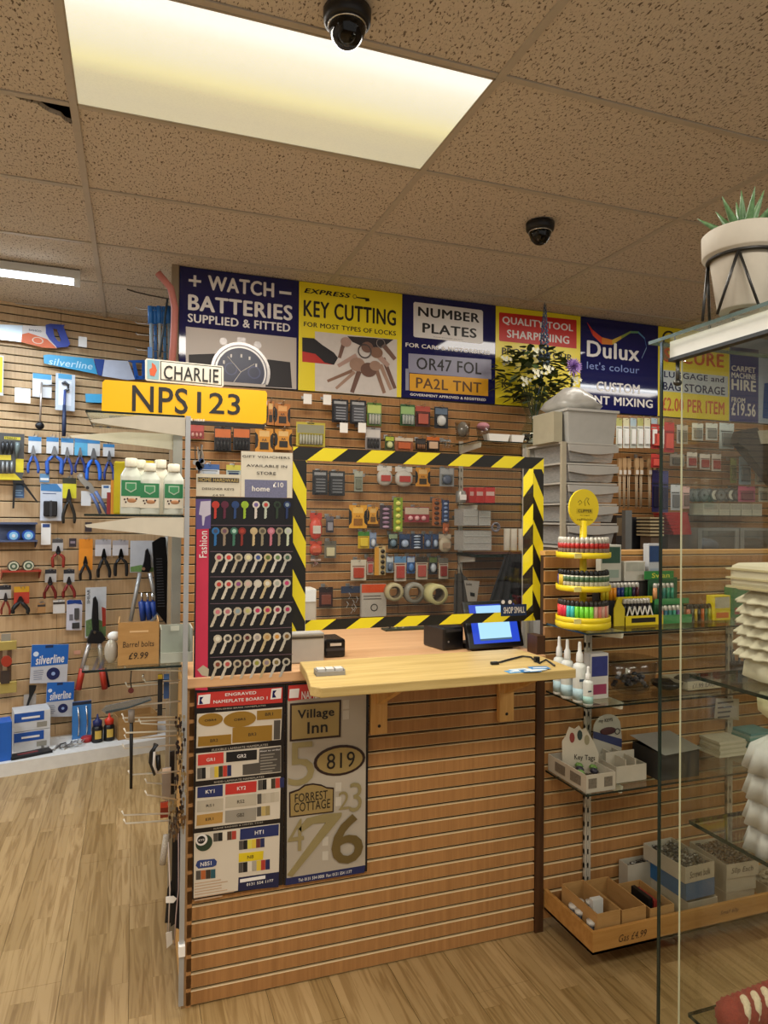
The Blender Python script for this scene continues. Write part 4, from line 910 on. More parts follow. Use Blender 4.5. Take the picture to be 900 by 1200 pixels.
t = T('metal_canister', 'small grey canister on the glass shelf behind the screen', 'canister', SH, 0, 540, 589, zb=z2+.006); m = MB().lathe([(.028, 0), (.03, .005), (.03, .055), (.026, .062), (.026, .066), (.0005, .068)], n=20); m.build('can', M('#8c8a84', .35, .5), t.r); MB().box(-.02, .02, -.031, -.030, .015, .045).build('label', WH, t.r)
for i, (a, b_) in enumerate(((550, 556), (558, 567), (569, 580))):
    t = T('red_carton', ['red carton behind the screen, left of three on the shelf', 'red carton behind the screen, middle of three on the shelf', 'red carton behind the screen, right of three on the shelf'][i], 'carton', SH, .03*i, (a+b_)/2, 589, zb=z2+.006, group='red cartons on the glass shelf')
    t.box('carton', a, 571, b_, 589, M('#b03430', .5), (0, .08), zb=0, bevel=.001); t.box('white_panel', a+.8, 576, b_-.8, 581, M('#c8a8a0', .5), (-.001, 0))
for i, (x0, y0, x1, y1, lab) in enumerate(((543, 598, 560, 618, 'upper left'), (561, 600, 575, 618, 'upper right'), (543, 620, 576, 647, 'lower wide'))):
    t = T('acrylic_box', lab+' clear acrylic drawer box behind the screen', 'drawer box', SH, .02, (x0+x1)/2, y1, zb=z3+.018+(0 if i == 2 else BACK.hit(560, 619, .2).z-BACK.hit(560, 648, .2).z)); 
    w = abs(t.p(x1, y1)[0]-t.p(x0, y1)[0]); h = .115 if i == 2 else t.p((x0+x1)/2, y0)[1]-t.p((x0+x1)/2, y1)[1]
    m = MB()
    for q in ((-w/2, w/2, 0, .003, 0, h), (-w/2, -w/2+.003, .003, .12, 0, h), (w/2-.003, w/2, .003, .12, 0, h), (-w/2, w/2, .117, .12, 0, h), (-w/2, w/2, 0, .12, 0, .003), (-w/2, w/2, 0, .12, h-.003, h)): m.box(*q)
    m.build('shell', FROST, t.r)
    for k in range(3 if i == 2 else 2):
        zz = h*(k+.15)/(3 if i == 2 else 2); MB().box(-w*.44, w*.44, -.002, 0, zz, zz+.004).build('drawer_lip', M('#b8b8b4', .2), t.r)
        MB().box(-w*.38, w*.38, .02, .09, zz+.006, zz+.02).build('contents', M(['#8c8c8c', '#a09c94', '#6c6c70'][k], .4, .4), t.r)
t = T('wire_coil', 'coil of grey wire beside the acrylic boxes', 'coil', SH, .03, 581, 622, zb=None)
MB().ring((0, 0, .02), .024, .006, 20, 6).ring((0, .01, .02), .02, .006, 20, 6).build('coil', M('#7c7880', .4, .3), t.r)
for i, x in enumerate((594, 602, 611)):
    t = T('paper_roll', ['cream paper roll standing left of three beside the screen edge', 'white paper roll standing in the middle of three beside the screen edge', 'white paper roll standing right of three beside the screen edge'][i], 'paper roll', SH, .01+.015*i, x, 650, zb=z3+.018)
    MB().lathe([(.018, 0), (.019, .002), (.019, .125), (.018, .127)], n=18).build('roll', M('#d0c8b8', .7), t.r); MB().lathe([(.006, .1272), (.0005, .1275)], n=10).build('core_hole', M('#4a4038', .8), t.r)
# flowers, vase
vz = zv
vp = Plane(0, 3.60).hit(626, 515); VX, VY = vp.x, 3.60
e = empty('glass_vase', (VX, VY, vz)); tag(e, 'tall flared glass vase with pebbles holding the flowers', 'vase')
vprof = [(.055, 0), (.085, .03), (.09, .06), (.07, .10), (.05, .14), (.052, .18), (.085, .26), (.10, .29)]
m = MB().lathe(vprof+[(r-.004, z) for r, z in vprof[::-1]][:-1]+[(.0005, .006)], n=30); m.build('vase_body', GLASS, e)
m = MB()
for i in range(60):
    a = random.random()*6.28; r = random.random()*.066; m.ell((r*math.cos(a), r*math.sin(a), .012+random.random()*.045), .011, .011, .009, 7, i % 2, 4)
o = m.build('pebbles', [M('#b8b4a8', .4), M('#1f1d1c', .4)], e); o['kind'] = 'stuff'
e = empty('flower_arrangement', (VX, VY, vz+.07)); tag(e, 'mixed flowers with a blue spike, a lilac bloom and dark leaves in the glass vase', 'flowers')
def leafq(m, c, L, w, d, u, mi=0):
    d = Vector(d).normalized(); u = Vector(u); s_ = d.cross(u).normalized(); nn = s_.cross(d)
    c = Vector(c); P = [c, c+d*L*.35+s_*w/2+nn*L*.04, c+d*L*.7+s_*w*.38+nn*L*.05, c+d*L, c+d*L*.7-s_*w*.38+nn*L*.05, c+d*L*.35-s_*w/2+nn*L*.04]
    m.add(P+[c+d*L*.4+nn*.0, c+d*L*.7], [(0, 1, 6), (1, 2, 7, 6), (2, 3, 7), (3, 4, 7), (4, 5, 6, 7), (5, 0, 6)], mi)
m = MB()
for i in range(15):
    a = i*2.4; m.tube([(.02*math.cos(a+2), .02*math.sin(a+2), -.03), (.015*math.cos(a), .015*math.sin(a), .1), (.07*math.cos(a), .07*math.sin(a), .28)], .003, 5)
m.build('stems', M('#3c4a24', .6), e)
LG = [M('#26361f', .5), M('#344a28', .5), M('#4c5a3c', .5)]
for i in range(290):
    a = random.random()*6.28; z = random.uniform(.18, .50); R = .235*math.sin(min(1, (z-.12)/.2)*1.57)*(1 if z < .40 else .7); r = R*random.uniform(.35, 1)
    m = MB(); leafq(m, (r*math.cos(a), r*math.sin(a)*.7, z), random.uniform(.05, .085), random.uniform(.035, .055), (math.cos(a), math.sin(a), random.uniform(-.6, .5)), (0, 0, 1))
    m.build('leaf', LG[i % 3], e)
m = MB()
for i in range(110):
    f = i/110; a = i*2.4; rr = .030*(1-f*.8); m.ell((.03+rr*math.cos(a)+.006*f, -.05+rr*math.sin(a), .40+f*.36), .009*(1.2-f), .009*(1.2-f), .008, 6, i % 2, 4)
m.tube([(0, 0, .1), (.03, -.05, .4), (.036, -.05, .75)], .003, 5, 0); m.build('blue_flower_spike', [M('#4f6070', .6), M('#35466a', .6)], e)
fl = MB(); cx_, cy_, cz_ = .125, -.20, .36
for k in range(90):
    a = k*2.4; t_ = k/90; el = .15+1.35*t_; d_ = (math.cos(a)*math.cos(el), -abs(.0)-math.sin(el), math.sin(a)*math.cos(el)); leafq(fl, (cx_, cy_, cz_), .056*(1.1-.35*t_), .010, d_, (.2, .9, .3), k % 2)
fl.build('lilac_chrysanthemum', [M('#8c6cae', .6), M('#a888c4', .6)], e)
for i, (x, z, y) in enumerate(((-.10, .31, -.19), (-.035, .335, -.2), (.165, .29, -.18), (-.06, .45, -.12), (.19, .37, -.1), (-.225, .40, -.06), (-.15, .27, -.15))):
    m = MB()
    for k in range(9):
        a = k*1.3; 
        for q in range(5): leafq(m, (x+.014*math.cos(a)*(k % 3), y, z+.014*math.sin(a)*(k % 3)), .013, .008, (math.cos(q*1.256+a), -.3, math.sin(q*1.256+a)), (0, 1, .1))
    m.build('white_blossom', M('#c9c8b0', .6), e)
m = MB()
for k in range(7): a = -.2+k*.25; m.tube([(.1, -.02, .28), (.17+.012*k, -.03, .30+.01*k), (.23, -.03, .26+.02*k)], .0016, 4); m.ell((.23+.004*k, -.03, .26+.02*k), .013, .007, .011, 7, 0, 4)
m.build('dark_sprig', M('#1f2a1c', .6), e)
SV = Plane(0, 3.60)
for i, (x0, x1) in enumerate(((556, 585), (601, 623))):
    x0, x1 = ((572, 597), (599, 614))[i]
    t = T('white_dish', ['white rectangular dish on the vase shelf, left one', 'white rectangular dish on the vase shelf, nearest the vase'][i], 'dish', SV, .08, (x0+x1)/2, 516, zb=vz)
    w = t.p(x1, 516)[0]-t.p(x0, 516)[0]
    m = MB(); m.add([(-w*.42,0,0),(w*.42,0,0),(w*.42,.06,0),(-w*.42,.06,0),(-w*.5,-.008,.04),(w*.5,-.008,.04),(w*.5,.068,.04),(-w*.5,.068,.04),(-w*.46,-.003,.04),(w*.46,-.003,.04),(w*.46,.063,.04),(-w*.46,.063,.04),(-w*.39,.004,.005),(w*.39,.004,.005),(w*.39,.056,.005),(-w*.39,.056,.005)],
        [(0,3,2,1),(0,1,5,4),(1,2,6,5),(2,3,7,6),(3,0,4,7),(4,5,9,8),(5,6,10,9),(6,7,11,10),(7,4,8,11),(8,9,13,12),(9,10,14,13),(10,11,15,14),(11,8,12,15),(12,13,14,15)]).build('dish', WHITE, t.r)
t = T('clear_cup', 'clear plastic cup of small white things on the vase shelf', 'cup', SV, .04, 542, 516, zb=vz); MB().lathe([(.035, 0), (.045, .10), (.043, .10), (.033, .004)], n=20).build('cup', PLAST, t.r); MB().ell((0, 0, .06), .032, .032, .045, 10).build('contents', M('#8c8478', .6), t.r)
t = T('clear_cup', 'clear plastic cup with pink fluff on the vase shelf', 'cup', SV, .03, 566, 516, zb=vz); MB().lathe([(.03, 0), (.042, .085), (.04, .085), (.028, .004)], n=20).build('cup', PLAST, t.r); MB().ell((0, 0, .085), .04, .03, .025, 10).build('fluff', M('#b47c84', .8), t.r)
t = T('red_bag', 'low red and clear bag lying on the vase shelf', 'bag', SV, -.05, 584, 514, zb=vz); MB().ell((0, 0, .028), .07, .04, .028, 14).build('bag', M('#8c3c38', .3), t.r)

# ================================================================ BEHIND THE COUNTER, ON THE WORKTOP
WZ = .984
t = T('label_printer', 'grey-white boxy printer on the worktop beside the key display', 'printer', Plane(0, 2.26), 0, 361, 783, zb=WZ)
t.box('body', 341, 743, 380, 783, M('#b4b0a8', .5), (0, .2), zb=0, bevel=.006); t.box('top_seam', 342, 747, 379, 747.8, M('#5c5850', .5), (-.0008, 0))
t = T('white_dispenser', 'tall white dispenser behind the printer, seen through the screen', 'dispenser', Plane(0, 2.55), 0, 366, 735, zb=WZ+.0)
t.box('body', 352, 690, 371, 735, M('#b8b2a6', .5), (0, .08), zb=.0, bevel=.008); t.box('pale_panel', 355, 691, 370, 705, M('#dfe6ea', .4), (-.002, 0), bevel=.001)  # upper panel in a paler, cooler colour than the body
t = T('card_terminal', 'black card terminal with a paper slip on the worktop', 'card terminal', Plane(0, 2.32), 0, 392, 772, zb=WZ)
t.box('body', 381, 750, 405, 772, M('#1b1b1d', .25), (0, .12), zb=0, bevel=.008); t.box('paper_slip', 387, 754, 400, 756.5, WHITE, (-.001, .0)); t.box('lower_lip', 382, 760, 404, 762, M('#39393c', .2), (-.001, 0))
e = empty('till_monitor', Plane(0, 2.27).hit(583, 770).xy.to_3d()+Vector((0, 0, WZ))); e.rotation_euler.z = math.radians(4); tag(e, 'black touch screen till on the worktop showing a blue window', 'monitor')
Wm, Hm, tl = .235, .175, math.radians(18)
RX = Matrix.Translation((0, 0, .012)) @ Matrix.Rotation(-tl, 4, 'X')
def til(nm, x0, x1, z0, z1, y0, y1, mt, par=None, bev=0):
    m = MB().box(x0, x1, y0, y1, z0, z1); m.xf(RX); return m.build(nm, mt, par or e, bev)
til('bezel', -Wm/2, Wm/2, 0, Hm, 0, .022, M('#121214', .3), None, .004)
til('display', -Wm/2+.022, Wm/2-.016, .018, Hm-.015, -.001, 0, emis('screen_blue', (.02, .07, .62, 1), .75))
til('window', -Wm/2+.05, Wm/2-.05, .035, Hm-.02, -.002, -.001, emis('screen_window', (.35, .62, .86, 1), 1.0))
til('taskbar', -Wm/2+.05, Wm/2-.05, .028, .035, -.0025, -.002, emis('screen_bar', (.1, .2, .3, 1), .5))
MB().box(-.09, .09, .03, .15, 0, .02).box(-.03, .03, .05, .10, .02, .11).build('stand', M('#1c1c1e', .4), e, .004)
t = T('receipt_printer', 'black receipt printer left of the till screen', 'printer', Plane(0, 2.33), 0, 531, 762, zb=WZ, rz=math.radians(10))
t.box('body', 519, 735, 545, 762, M('#17171a', .3), (0, .14), zb=0, bevel=.008); t.box('paper_slot', 522, 738, 542, 740, M('#3c3c40', .3), (-.001, 0)); t.disc('power_light', 525, 752, 1, M('#8c8c8c', .3), (-.001, 0))
t = T('cable', 'black cable with a plug lying on the oak ledge beside the till', 'cable', Plane(0, 2.12), 0, 610, 782, zb=1.0145)
b0 = t.loc
def fp(px, py, z): q = atz(px, py, z); return (q.x-b0.x, q.y-b0.y, z-b0.z)
MB().tube([fp(x, y, 1.0178) for x, y in ((585, 776), (600, 772), (612, 769), (622, 770), (628, 775), (632, 777), (640, 773), (650, 780))], .003, 6).build('cord', BLACK, t.r)
a_ = fp(580, 777, 1.019); MB().box(a_[0]-.014, a_[0]+.012, a_[1]-.006, a_[1]+.006, a_[2]-.004, a_[2]+.004).build('plug', BLACK, t.r, .001); a_ = fp(629, 774, 1.02); MB().box(a_[0]-.008, a_[0]+.008, a_[1]-.006, a_[1]+.006, a_[2]-.005, a_[2]+.012).build('clip', BLACK, t.r, .001)
q = atz(386, 790, 1.0142); e = empty('business_card_holder', q, math.radians(-4)); tag(e, 'small grey card holder with white cards on the left end of the ledge', 'card holder')
MB().box(-.042, .042, -.02, .02, 0, .006).box(-.042, .042, -.022, -.019, 0, .012).box(-.042, -.039, -.02, .02, 0, .016).box(.039, .042, -.02, .02, 0, .016).build('holder', M('#8c8a86', .4), e)
for k in range(3): MB().box(-.037+.026*k, -.015+.026*k, -.014, .018, .006, .018).build('card_stack', M('#c4c2be', .5), e)
q = atz(618, 786, 1.0142)
for k in range(5):
    o = MB().box(-.03, .03, -.018, .018, 0, .0006).box(-.02, .024, -.006, .002, .0006, .0008, 1).build('leaflet', [M(['#4f8cb8', '#b8c8d0', '#2f6ca0', '#c8d4d8', '#3f7cb0'][k], .5), WHITE]); o.location = q+Vector((-.04+.022*k, .012*math.sin(k*2), .0008*k)); o.rotation_euler.z = .3*math.sin(k*3)
    tag(o, ORD[k]+' blue and white leaflet from the left in the fanned pile on the ledge', 'leaflet', 'blue leaflets fanned on the oak ledge')
t = T('tool_tray', 'low dark tray of tools on the worktop under the screen', 'tray', Plane(0, 2.80), 0, 478, 746, zb=WZ+.0008)
t.box('tray', 452, 738, 514, 746, M('#33382c', .5), (0, .06), zb=0)
for i in range(7): 
    x = 456+i*8; t.tube('tool', [(x, 739, .01), (x+5, 736.5, .04)], .005, M(['#1d1d1d', '#5a6a48', '#8c8a80', '#2a3a50'][i % 4], .4), n=6)
# garments hanging at the back
t = T('dark_apron', 'grey apron hanging from the wall behind the screen', 'apron', BACK, .06, 545, 722)
def cloth(t, nm, top, bot, mat, folds=6, amp=.012, d=0, seg=26):
    """hanging folded cloth between two outlines given left to right"""
    def at(L, f): 
        k = f*(len(L)-1); i = min(int(k), len(L)-2); u = k-i; return L[i][0]+(L[i+1][0]-L[i][0])*u, L[i][1]+(L[i+1][1]-L[i][1])*u
    vs = []; fs = []; R_ = 8
    for r in range(R_+1):
        for s_ in range(seg+1):
            f = s_/seg; a, b = at(top, f), at(bot, f); g = r/R_; x, z = t.p(a[0]+(b[0]-a[0])*g, a[1]+(b[1]-a[1])*g)
            vs.append((x, d-amp*math.sin(f*folds*6.28+g*.8)*(.3+.7*g), z))
    n1_ = len(vs); vs += [(x, y+.004, z) for x, y, z in vs]; w_ = seg+1
    for r in range(R_):
        for s_ in range(seg): a = r*w_+s_; fs += [(a, a+w_, a+w_+1, a+1), (n1_+a, n1_+a+1, n1_+a+w_+1, n1_+a+w_)]
    m = MB(); m.add(vs, fs, 0, True); return m.build(nm, mat, t.r)
cloth(t, 'cloth', [(533, 673), (541, 671), (551, 682)], [(531, 722), (545, 722), (560, 722)], M('#4a4540', .8), 3); t.tube('strap', [(533, 673), (538, 660), (541, 672)], .002, M('#3a3632', .8))
t = T('black_coat', 'black coat hanging in a triangle at the right of the screen', 'coat', BACK, .275, 590, 712)
cloth(t, 'cloth', [(592, 651), (600, 649), (614, 650)], [(571, 708), (590, 712), (616, 712)], M('#17161a', .85), 4, .02); t.tube('hanging_loop', [(594, 652), (597, 645), (600, 651)], .002, BLACK)
t = T('carded_knife', 'white card with black print hanging beside the grey apron', 'packet', BACK, .12, 552, 709); t.poly('card', [(544, 680), (562, 681), (558, 709), (549, 709)], M('#b8b2a8', .5)); t.text('Stanley', 546, 683, 553, 687, BLK, -.001); t.poly('blade', [(551, 694), (556, 695), (556, 699), (551, 698)], M('#1a1a1a', .4), (-.004, 0))

# ================================================================ CLEAR DRAWER TOWER
DY = 2.75; tp = Plane(0, DY)
t = T('drawer_tower', 'tower of translucent plastic drawers standing behind the partition', 'drawer tower', tp, 0, 680, 660, zb=0)
xl, xr = t.p(660, 600)[0], t.p(722, 600)[0]; TOWM = M('#a9a59c', .35); 
MB().box(xl-.03, xr, .30, .31, 0, t.p(690, 520)[1]).build('back_panel', TOWM, t.r)
yz = [t.p(690, y)[1] for y in (519, 543, 566, 590, 613, 640)]; zt = t.p(690, 492)[1]
MB().box(xl-.012, xl+.012, -.005, .01, 0, yz[0]).build('front_post', M('#a59c86', .5), t.r); MB().box(xl-.012, xl+.0, .29, .31, 0, yz[0]).build('rear_post', M('#a59c86', .5), t.r)
tz = yz+[0]
for i in range(6):
    z1 = yz[i]; z0 = tz[i+1]+.006
    MB().box(xl-.01, xr+.005, .0, .30, z1-.008, z1).build('frame_shelf', M('#b0aca2', .4), t.r)
    m = MB(); w0, w1 = xl+.02, xr-.008; s_ = .018; H_ = z1-.012-z0
    m.add([(w0+s_, .004, z0), (w1-s_, .004, z0), (w1-s_, .28, z0), (w0+s_, .28, z0), (w0, -.008, z0+H_), (w1, -.008, z0+H_), (w1, .29, z0+H_), (w0, .29, z0+H_)], [(0,3,2,1), (0,1,5,4), (1,2,6,5), (2,3,7,6), (3,0,4,7)])
    dr = m.build('drawer', FROST, t.r)
    P = [(w0-.004, z0+H_), (w1+.006, z0+H_), (w1+.004, z0+H_-.03)]+[(w1-(w1-w0)*k/8, z0+H_-.03-.012*math.sin(math.pi*k/8)) for k in range(1, 8)]+[(w0, z0+H_-.03)]
    MB().prism(P, -.02, -.008).build('handle_lip', M('#a8a59e', .35), dr)
    MB().ell(((w0+w1)/2+.02*(-1)**i, .14, z0+H_*.35), .075, .1, H_*.32, 10).build('contents', M(['#6c6a6c', '#8c8882', '#5c5858', '#8c887e', '#6a6e74', '#7c7068'][i], .6), dr)
t2 = T('storage_tub', 'translucent tub on top of the drawer tower', 'tub', tp, 0, 690, 519, zb=t.loc.z+yz[0])
a, b = t2.p(664, 500)[0], t2.p(722, 500)[0]; h = t2.p(690, 480)[1]
m = MB(); m.add([(a+.015, 0, 0), (b-.015, 0, 0), (b-.015, .26, 0), (a+.015, .26, 0), (a, -.01, h), (b, -.01, h), (b, .28, h), (a, .28, h)], [(0,3,2,1), (0,1,5,4), (1,2,6,5), (2,3,7,6), (3,0,4,7)]); m.build('tub_body', M('#a9a8a2', .3), t2.r); MB().box(a-.006, b+.006, -.018, .285, h-.012, h).build('rim', M('#b5b4ae', .3), t2.r)
MB().box(a-.055, a-.01, .02, .2, 0, h*.9).build('paper_sleeve', M('#a39c84', .6), t2.r)
t3 = T('plastic_bag', 'crumpled clear plastic bag heaped on the storage tub', 'bag', tp, 0, 688, 480, zb=t2.loc.z+h)
m = MB(); hb = t3.p(688, 449)[1]
m.lathe([(.115, .001), (.135, .02), (.12, .05), (.085, .085), (.04, hb-.005), (.001, hb)], (0.0, .12, 0), 26, 0, True, lambda a, z: 1+.10*math.sin(5*a+z*40)+.05*math.sin(11*a-z*60)); m.build('crumpled_film', M('#a5a39c', .3, 0, .3, 18), t3.r)
# ================================================================ TOOL WALL (left)
BLU, LBLU, CARDW = '#2a4f9c', '#3f86bc', '#d4d4d2'
def plier(t, x0, y0, x1, y1, hc, mc='#7a7c80', spread=.5, d=-.012, nm='handle', head=.34):
    """pliers seen from the front: jaws, pivot and two curved handles; box in zoom pixels"""
    cx = (x0+x1)/2; h = y1-y0; w = x1-x0
    jy = y0+h*head
    t.poly('jaws', [(cx-w*.06, y0), (cx+w*.06, y0), (cx+w*.20, jy-h*.06), (cx+w*.14, jy+h*.05), (cx-w*.14, jy+h*.05), (cx-w*.20, jy-h*.06)], M(mc, .3, .7), (d-.006, d+.002), bevel=.001)
    t.disc('pivot', cx, jy, w*.09, M('#4a4c50', .3, .7), (d-.009, d-.005), n=12)
    a, _ = t.p(x0, y1); b, _ = t.p(x1, y1); r = abs(b-a)*.13
    for s in (-1, 1):
        P = [(cx+s*w*.07, jy+h*.02), (cx+s*w*.30*spread*1.5, jy+h*.18), (cx+s*w*.42, jy+h*.42), (cx+s*w*.40, y1)]
        Q = []
        for i in range(9):
            u = i/8*3; k = min(int(u), 2); u -= k; p0 = P[max(k-1, 0)]; p1 = P[k]; p2 = P[k+1]; p3 = P[min(k+2, 3)]
            Q.append(tuple(.5*(2*p1[j]+(p2[j]-p0[j])*u+(2*p0[j]-5*p1[j]+4*p2[j]-p3[j])*u*u+(3*p1[j]-p0[j]-3*p2[j]+p3[j])*u**3) for j in (0, 1)))
        t.tube(nm, Q, r, M(hc, .4), n=7, d=d, rs=[r*.6, r*.8]+[r]*5+[r*.95, r*.7])
def pl(zoom, box, card, label, hc, cc=CARDW, band=LBLU, spread=.5, hk=True, off=.05, nm='pliers', mc='#7a7c80'):
    t = T(nm, label, 'pliers', LEFT, off, (box[0]+box[2])/2, box[3], zoom=zoom)
    if card:
        t.box('card', *card, M(cc, .5), (0, .002)); a, b, c, d = card; t.box('card_header', a, b, c, b+(d-b)*.3, M(band, .5), (-.0006, 0))
    plier(t, box[0], card[1]+(card[3]-card[1])*.55 if card else box[1], box[2], box[3], hc, mc, spread)
    if hk:
        x, y = t.c((card[0]+card[2])/2 if card else (box[0]+box[2])/2, (card[1] if card else box[1])+2); e = hook(LEFT, x, y, off+.035, 'wire hook holding the '+label)
        if len(e['label'].split()) > 16: e['label'] = ' '.join(e['label'].split()[:16])
    return t
Z1, Z2, Z7, Z6 = (0, 350, 6), (0, 500, 6), (0, 700, 5.4545), (0, 640, 8.1818)
t = T('hand_saw', 'blue handled hand saw in an orange and white sleeve high on the tool wall', 'saw', LEFT, .04, 250, 330, zoom=Z1)
t.poly('blade', [(-160, 175), (165, 188), (150, 305), (-160, 270)], M('#a9b1b5', .3, .6), (0, .002)); t.poly('sleeve', [(160, 188), (322, 194), (400, 350), (300, 345), (148, 305)], M('#d9d2cc', .4), (-.002, .004))
t.poly('orange_patch', [(155, 250), (200, 240), (330, 285), (400, 350), (300, 345), (148, 305)], M('#d8642a', .4), (-.003, -.002)); t.text('BAHCO', 203, 212, 290, 238, M('#3a4a5a', .4), -.003, bold=.02); t.disc('hole_mark', 265, 295, 40, M('#e0c8b0', .4), (-.004, -.003), ry=24, rin=.8)
hP = [(320, 186), (350, 178), (455, 186), (445, 200), (492, 318), (475, 340), (402, 345), (345, 285), (322, 245)]; hH = [(372, 212), (400, 215), (428, 290), (420, 305), (405, 300), (380, 262)]
for q in ([(320, 186), (350, 178), (372, 212), (380, 262), (405, 300), (402, 345), (345, 285), (322, 245)], [(350, 178), (455, 186), (445, 200), (400, 215), (372, 212)], [(400, 215), (445, 200), (492, 318), (475, 340), (420, 305), (428, 290)], [(405, 300), (420, 305), (475, 340), (402, 345)]): t.poly('handle', q, M('#2b3f9c', .4), (-.008, .008))
t = T('hand_saw', 'hand saw in a light blue sleeve reaching behind the small white plate', 'saw', LEFT, .05, 400, 520, zoom=Z1)
t.poly('sleeve', [(305, 398), (340, 392), (655, 422), (685, 532), (500, 495), (310, 455)], M('#3fa0cc', .35), (-.002, .004)); t.text('silverline', 340, 415, 650, 500, M('#b8dcea', .4), -.003, bold=.02, shear=.2)
t.poly('navy_band', [(660, 422), (735, 428), (715, 545), (690, 535)], M('#2c4a94', .4), (-.003, .003)); t.poly('white_sleeve', [(735, 430), (900, 438), (950, 568), (900, 572), (718, 545)], M('#c9d0e0', .4), (-.002, .004))
for q in ([(900, 436), (1028, 432), (1025, 450), (930, 452)], [(930, 452), (950, 452), (975, 560), (950, 568)], [(1000, 450), (1025, 450), (1022, 565), (1000, 566)], [(950, 545), (1022, 545), (1020, 568), (950, 568)]): t.poly('handle', q, M('#2b62b8', .4), (-.010, .008))
t = T('hammer', 'small mallet with a steel rod and black ball head on a white card', 'hammer', LEFT, .05, 285, 920, zoom=Z1)
t.box('card', 230, 522, 362, 700, M(CARDW, .5)); t.box('card_header', 232, 522, 360, 572, M('#4f9cc4', .5), (-.0008, 0)); t.tube('cross_bar', [(283, 605, -.01), (385, 612, -.01)], .004, STEEL); t.tube('rod', [(290, 590), (280, 870)], .006, M('#c8bcb0', .3, .6), d=-.014); 
m = MB(); a_ = t.p(278, 895); m.ell((a_[0], -.014, a_[1]), .026, .02, .024, 12).build('head', BLACK, t.r)
t = T('pry_bar', 'blue handled hook tool in a clear and white blister under the light blue saw', 'tool', LEFT, .05, 450, 968, zoom=Z1)
t.box('card', 392, 522, 525, 792, M('#c4ccd4', .4)); t.box('card_header', 410, 525, 505, 570, M('#4f9cc4', .5), (-.0008, 0)); t.box('white_panel', 412, 575, 500, 755, M('#dfe3ea', .4), (-.0008, 0))
t.tube('hook_end', [(435, 600), (455, 590), (478, 610), (478, 640), (455, 650)], .009, M('#5a5c60', .3, .5), d=-.015); t.tube('shaft', [(455, 645), (450, 760), (450, 830)], .008, M('#3c4c84', .4), d=-.015); t.tube('grip', [(450, 750), (448, 880), (446, 968)], .012, M('#26304c', .5), d=-.015, rs=[.010, .014, .011])
hook(LEFT, 94, 399, .09, 'empty wire hook with a clear ticket between the two saws', (.05, .06)); hook(LEFT, 25, 458, .08, 'wire hook with a white ticket left of the small mallet', (.085, .085)); hook(LEFT, 109, 498, .08, 'bare wire hook at the edge of the yellow number plate shelf')
t = T('blue_packet', 'light blue packet peeping out left of the yellow number plate', 'packet', LEFT, .04, 680, 732, zoom=Z1); t.poly('card', [(600, 668), (780, 672), (780, 735), (605, 728)], M('#46a4d0', .4), (0, .01))
t = T('yellow_packet', 'yellow and clear packet at the left edge under the first saw', 'packet', LEFT, .05, -20, 685, zoom=Z1); t.box('card', -80, 390, 22, 682, M('#c8ccc8', .3)); t.box('yellow_panel', -80, 400, 14, 660, M('#e0c020', .4), (-.004, 0))
# screwdriver set
t = T('screwdriver_set', 'black and yellow carded screwdriver set at the left edge', 'screwdriver set', LEFT, .05, 60, 375, zoom=Z2)
t.poly('card', [(-120, 35), (172, 52), (165, 330), (150, 376), (-120, 368)], M('#4a4a48', .4)); t.box('title_label', 30, 68, 145, 95, M('#c8b838', .4), (-.001, 0)); t.text('STANLEY', 35, 71, 120, 92, BLK, -.0016, bold=.03)
t.poly('yellow_panel', [(-120, 195), (78, 200), (78, 235), (-120, 230)], M('#d8c038', .4), (-.001, 0)); t.poly('yellow_foot', [(-120, 330), (105, 330), (152, 376), (-120, 370)], M('#dcc62c', .4), (-.001, 0)); t.box('yellow_tag', 112, 225, 165, 322, M('#d8c42c', .4), (-.002, 0))
for x in (-60, -20, 20, 50, 82): t.tube('screwdriver', [(x, 105), (x, 150), (x, 195)], .010, M('#2a2a2a', .3), d=-.012, rs=[.008, .012, .004]); t.tube('screwdriver', [(x, 245), (x, 285), (x, 325)], .009, M('#8a8a88', .3, .3), d=-.012, rs=[.006, .010, .006])
t.tube('large_screwdriver', [(122, 110), (122, 150), (115, 225)], .012, M('#6a7470', .3), d=-.014, rs=[.012, .016, .004])
pl(Z2, (190, 70, 275, 328), (200, 68, 290, 188), 'first blue handled pliers of the row on a white card', '#3a5fae')
pl(Z2, (322, 75, 440, 335), (327, 72, 412, 192), 'second blue pliers of the row with widely opened handles', '#3460b4', spread=.9)
pl(Z2, (430, 75, 510, 340), (430, 78, 517, 200), 'third pliers of the row with blue and grey handles', '#3c4c8c')
pl(Z2, (522, 80, 600, 325), (525, 78, 616, 205), 'fourth pliers of the row with slim dark blue handles', '#2c3a74', cc='#5fb0d4')
pl(Z2, (600, 85, 710, 378), (615, 85, 702, 208), 'fifth and largest bright blue pliers of the row', '#2c6cd4', spread=.7)
pl(Z2, (727, 120, 803, 375), (725, 120, 805, 212), 'sixth pliers of the row with dark blue handles beside the cleaner bottles', '#2c3f84')
t = T('spring_clamp', 'pair of long black tapered legs in front of a blue card', 'tool', LEFT, .05, 165, 575, zoom=Z2); t.box('card', 105, 400, 170, 502, M('#3c5878', .5)); t.poly('leg', [(92, 385), (112, 385), (98, 575), (85, 575)], BLACK, (-.02, -.008)); t.poly('leg', [(150, 380), (172, 400), (266, 530), (258, 536), (150, 400)], BLACK, (-.02, -.008)); t.poly('head', [(88, 378), (165, 378), (168, 402), (90, 402)], BLACK, (-.024, -.006)); t.lines(108, 440, 166, 490, 3, M('#8ca8c0', .5))
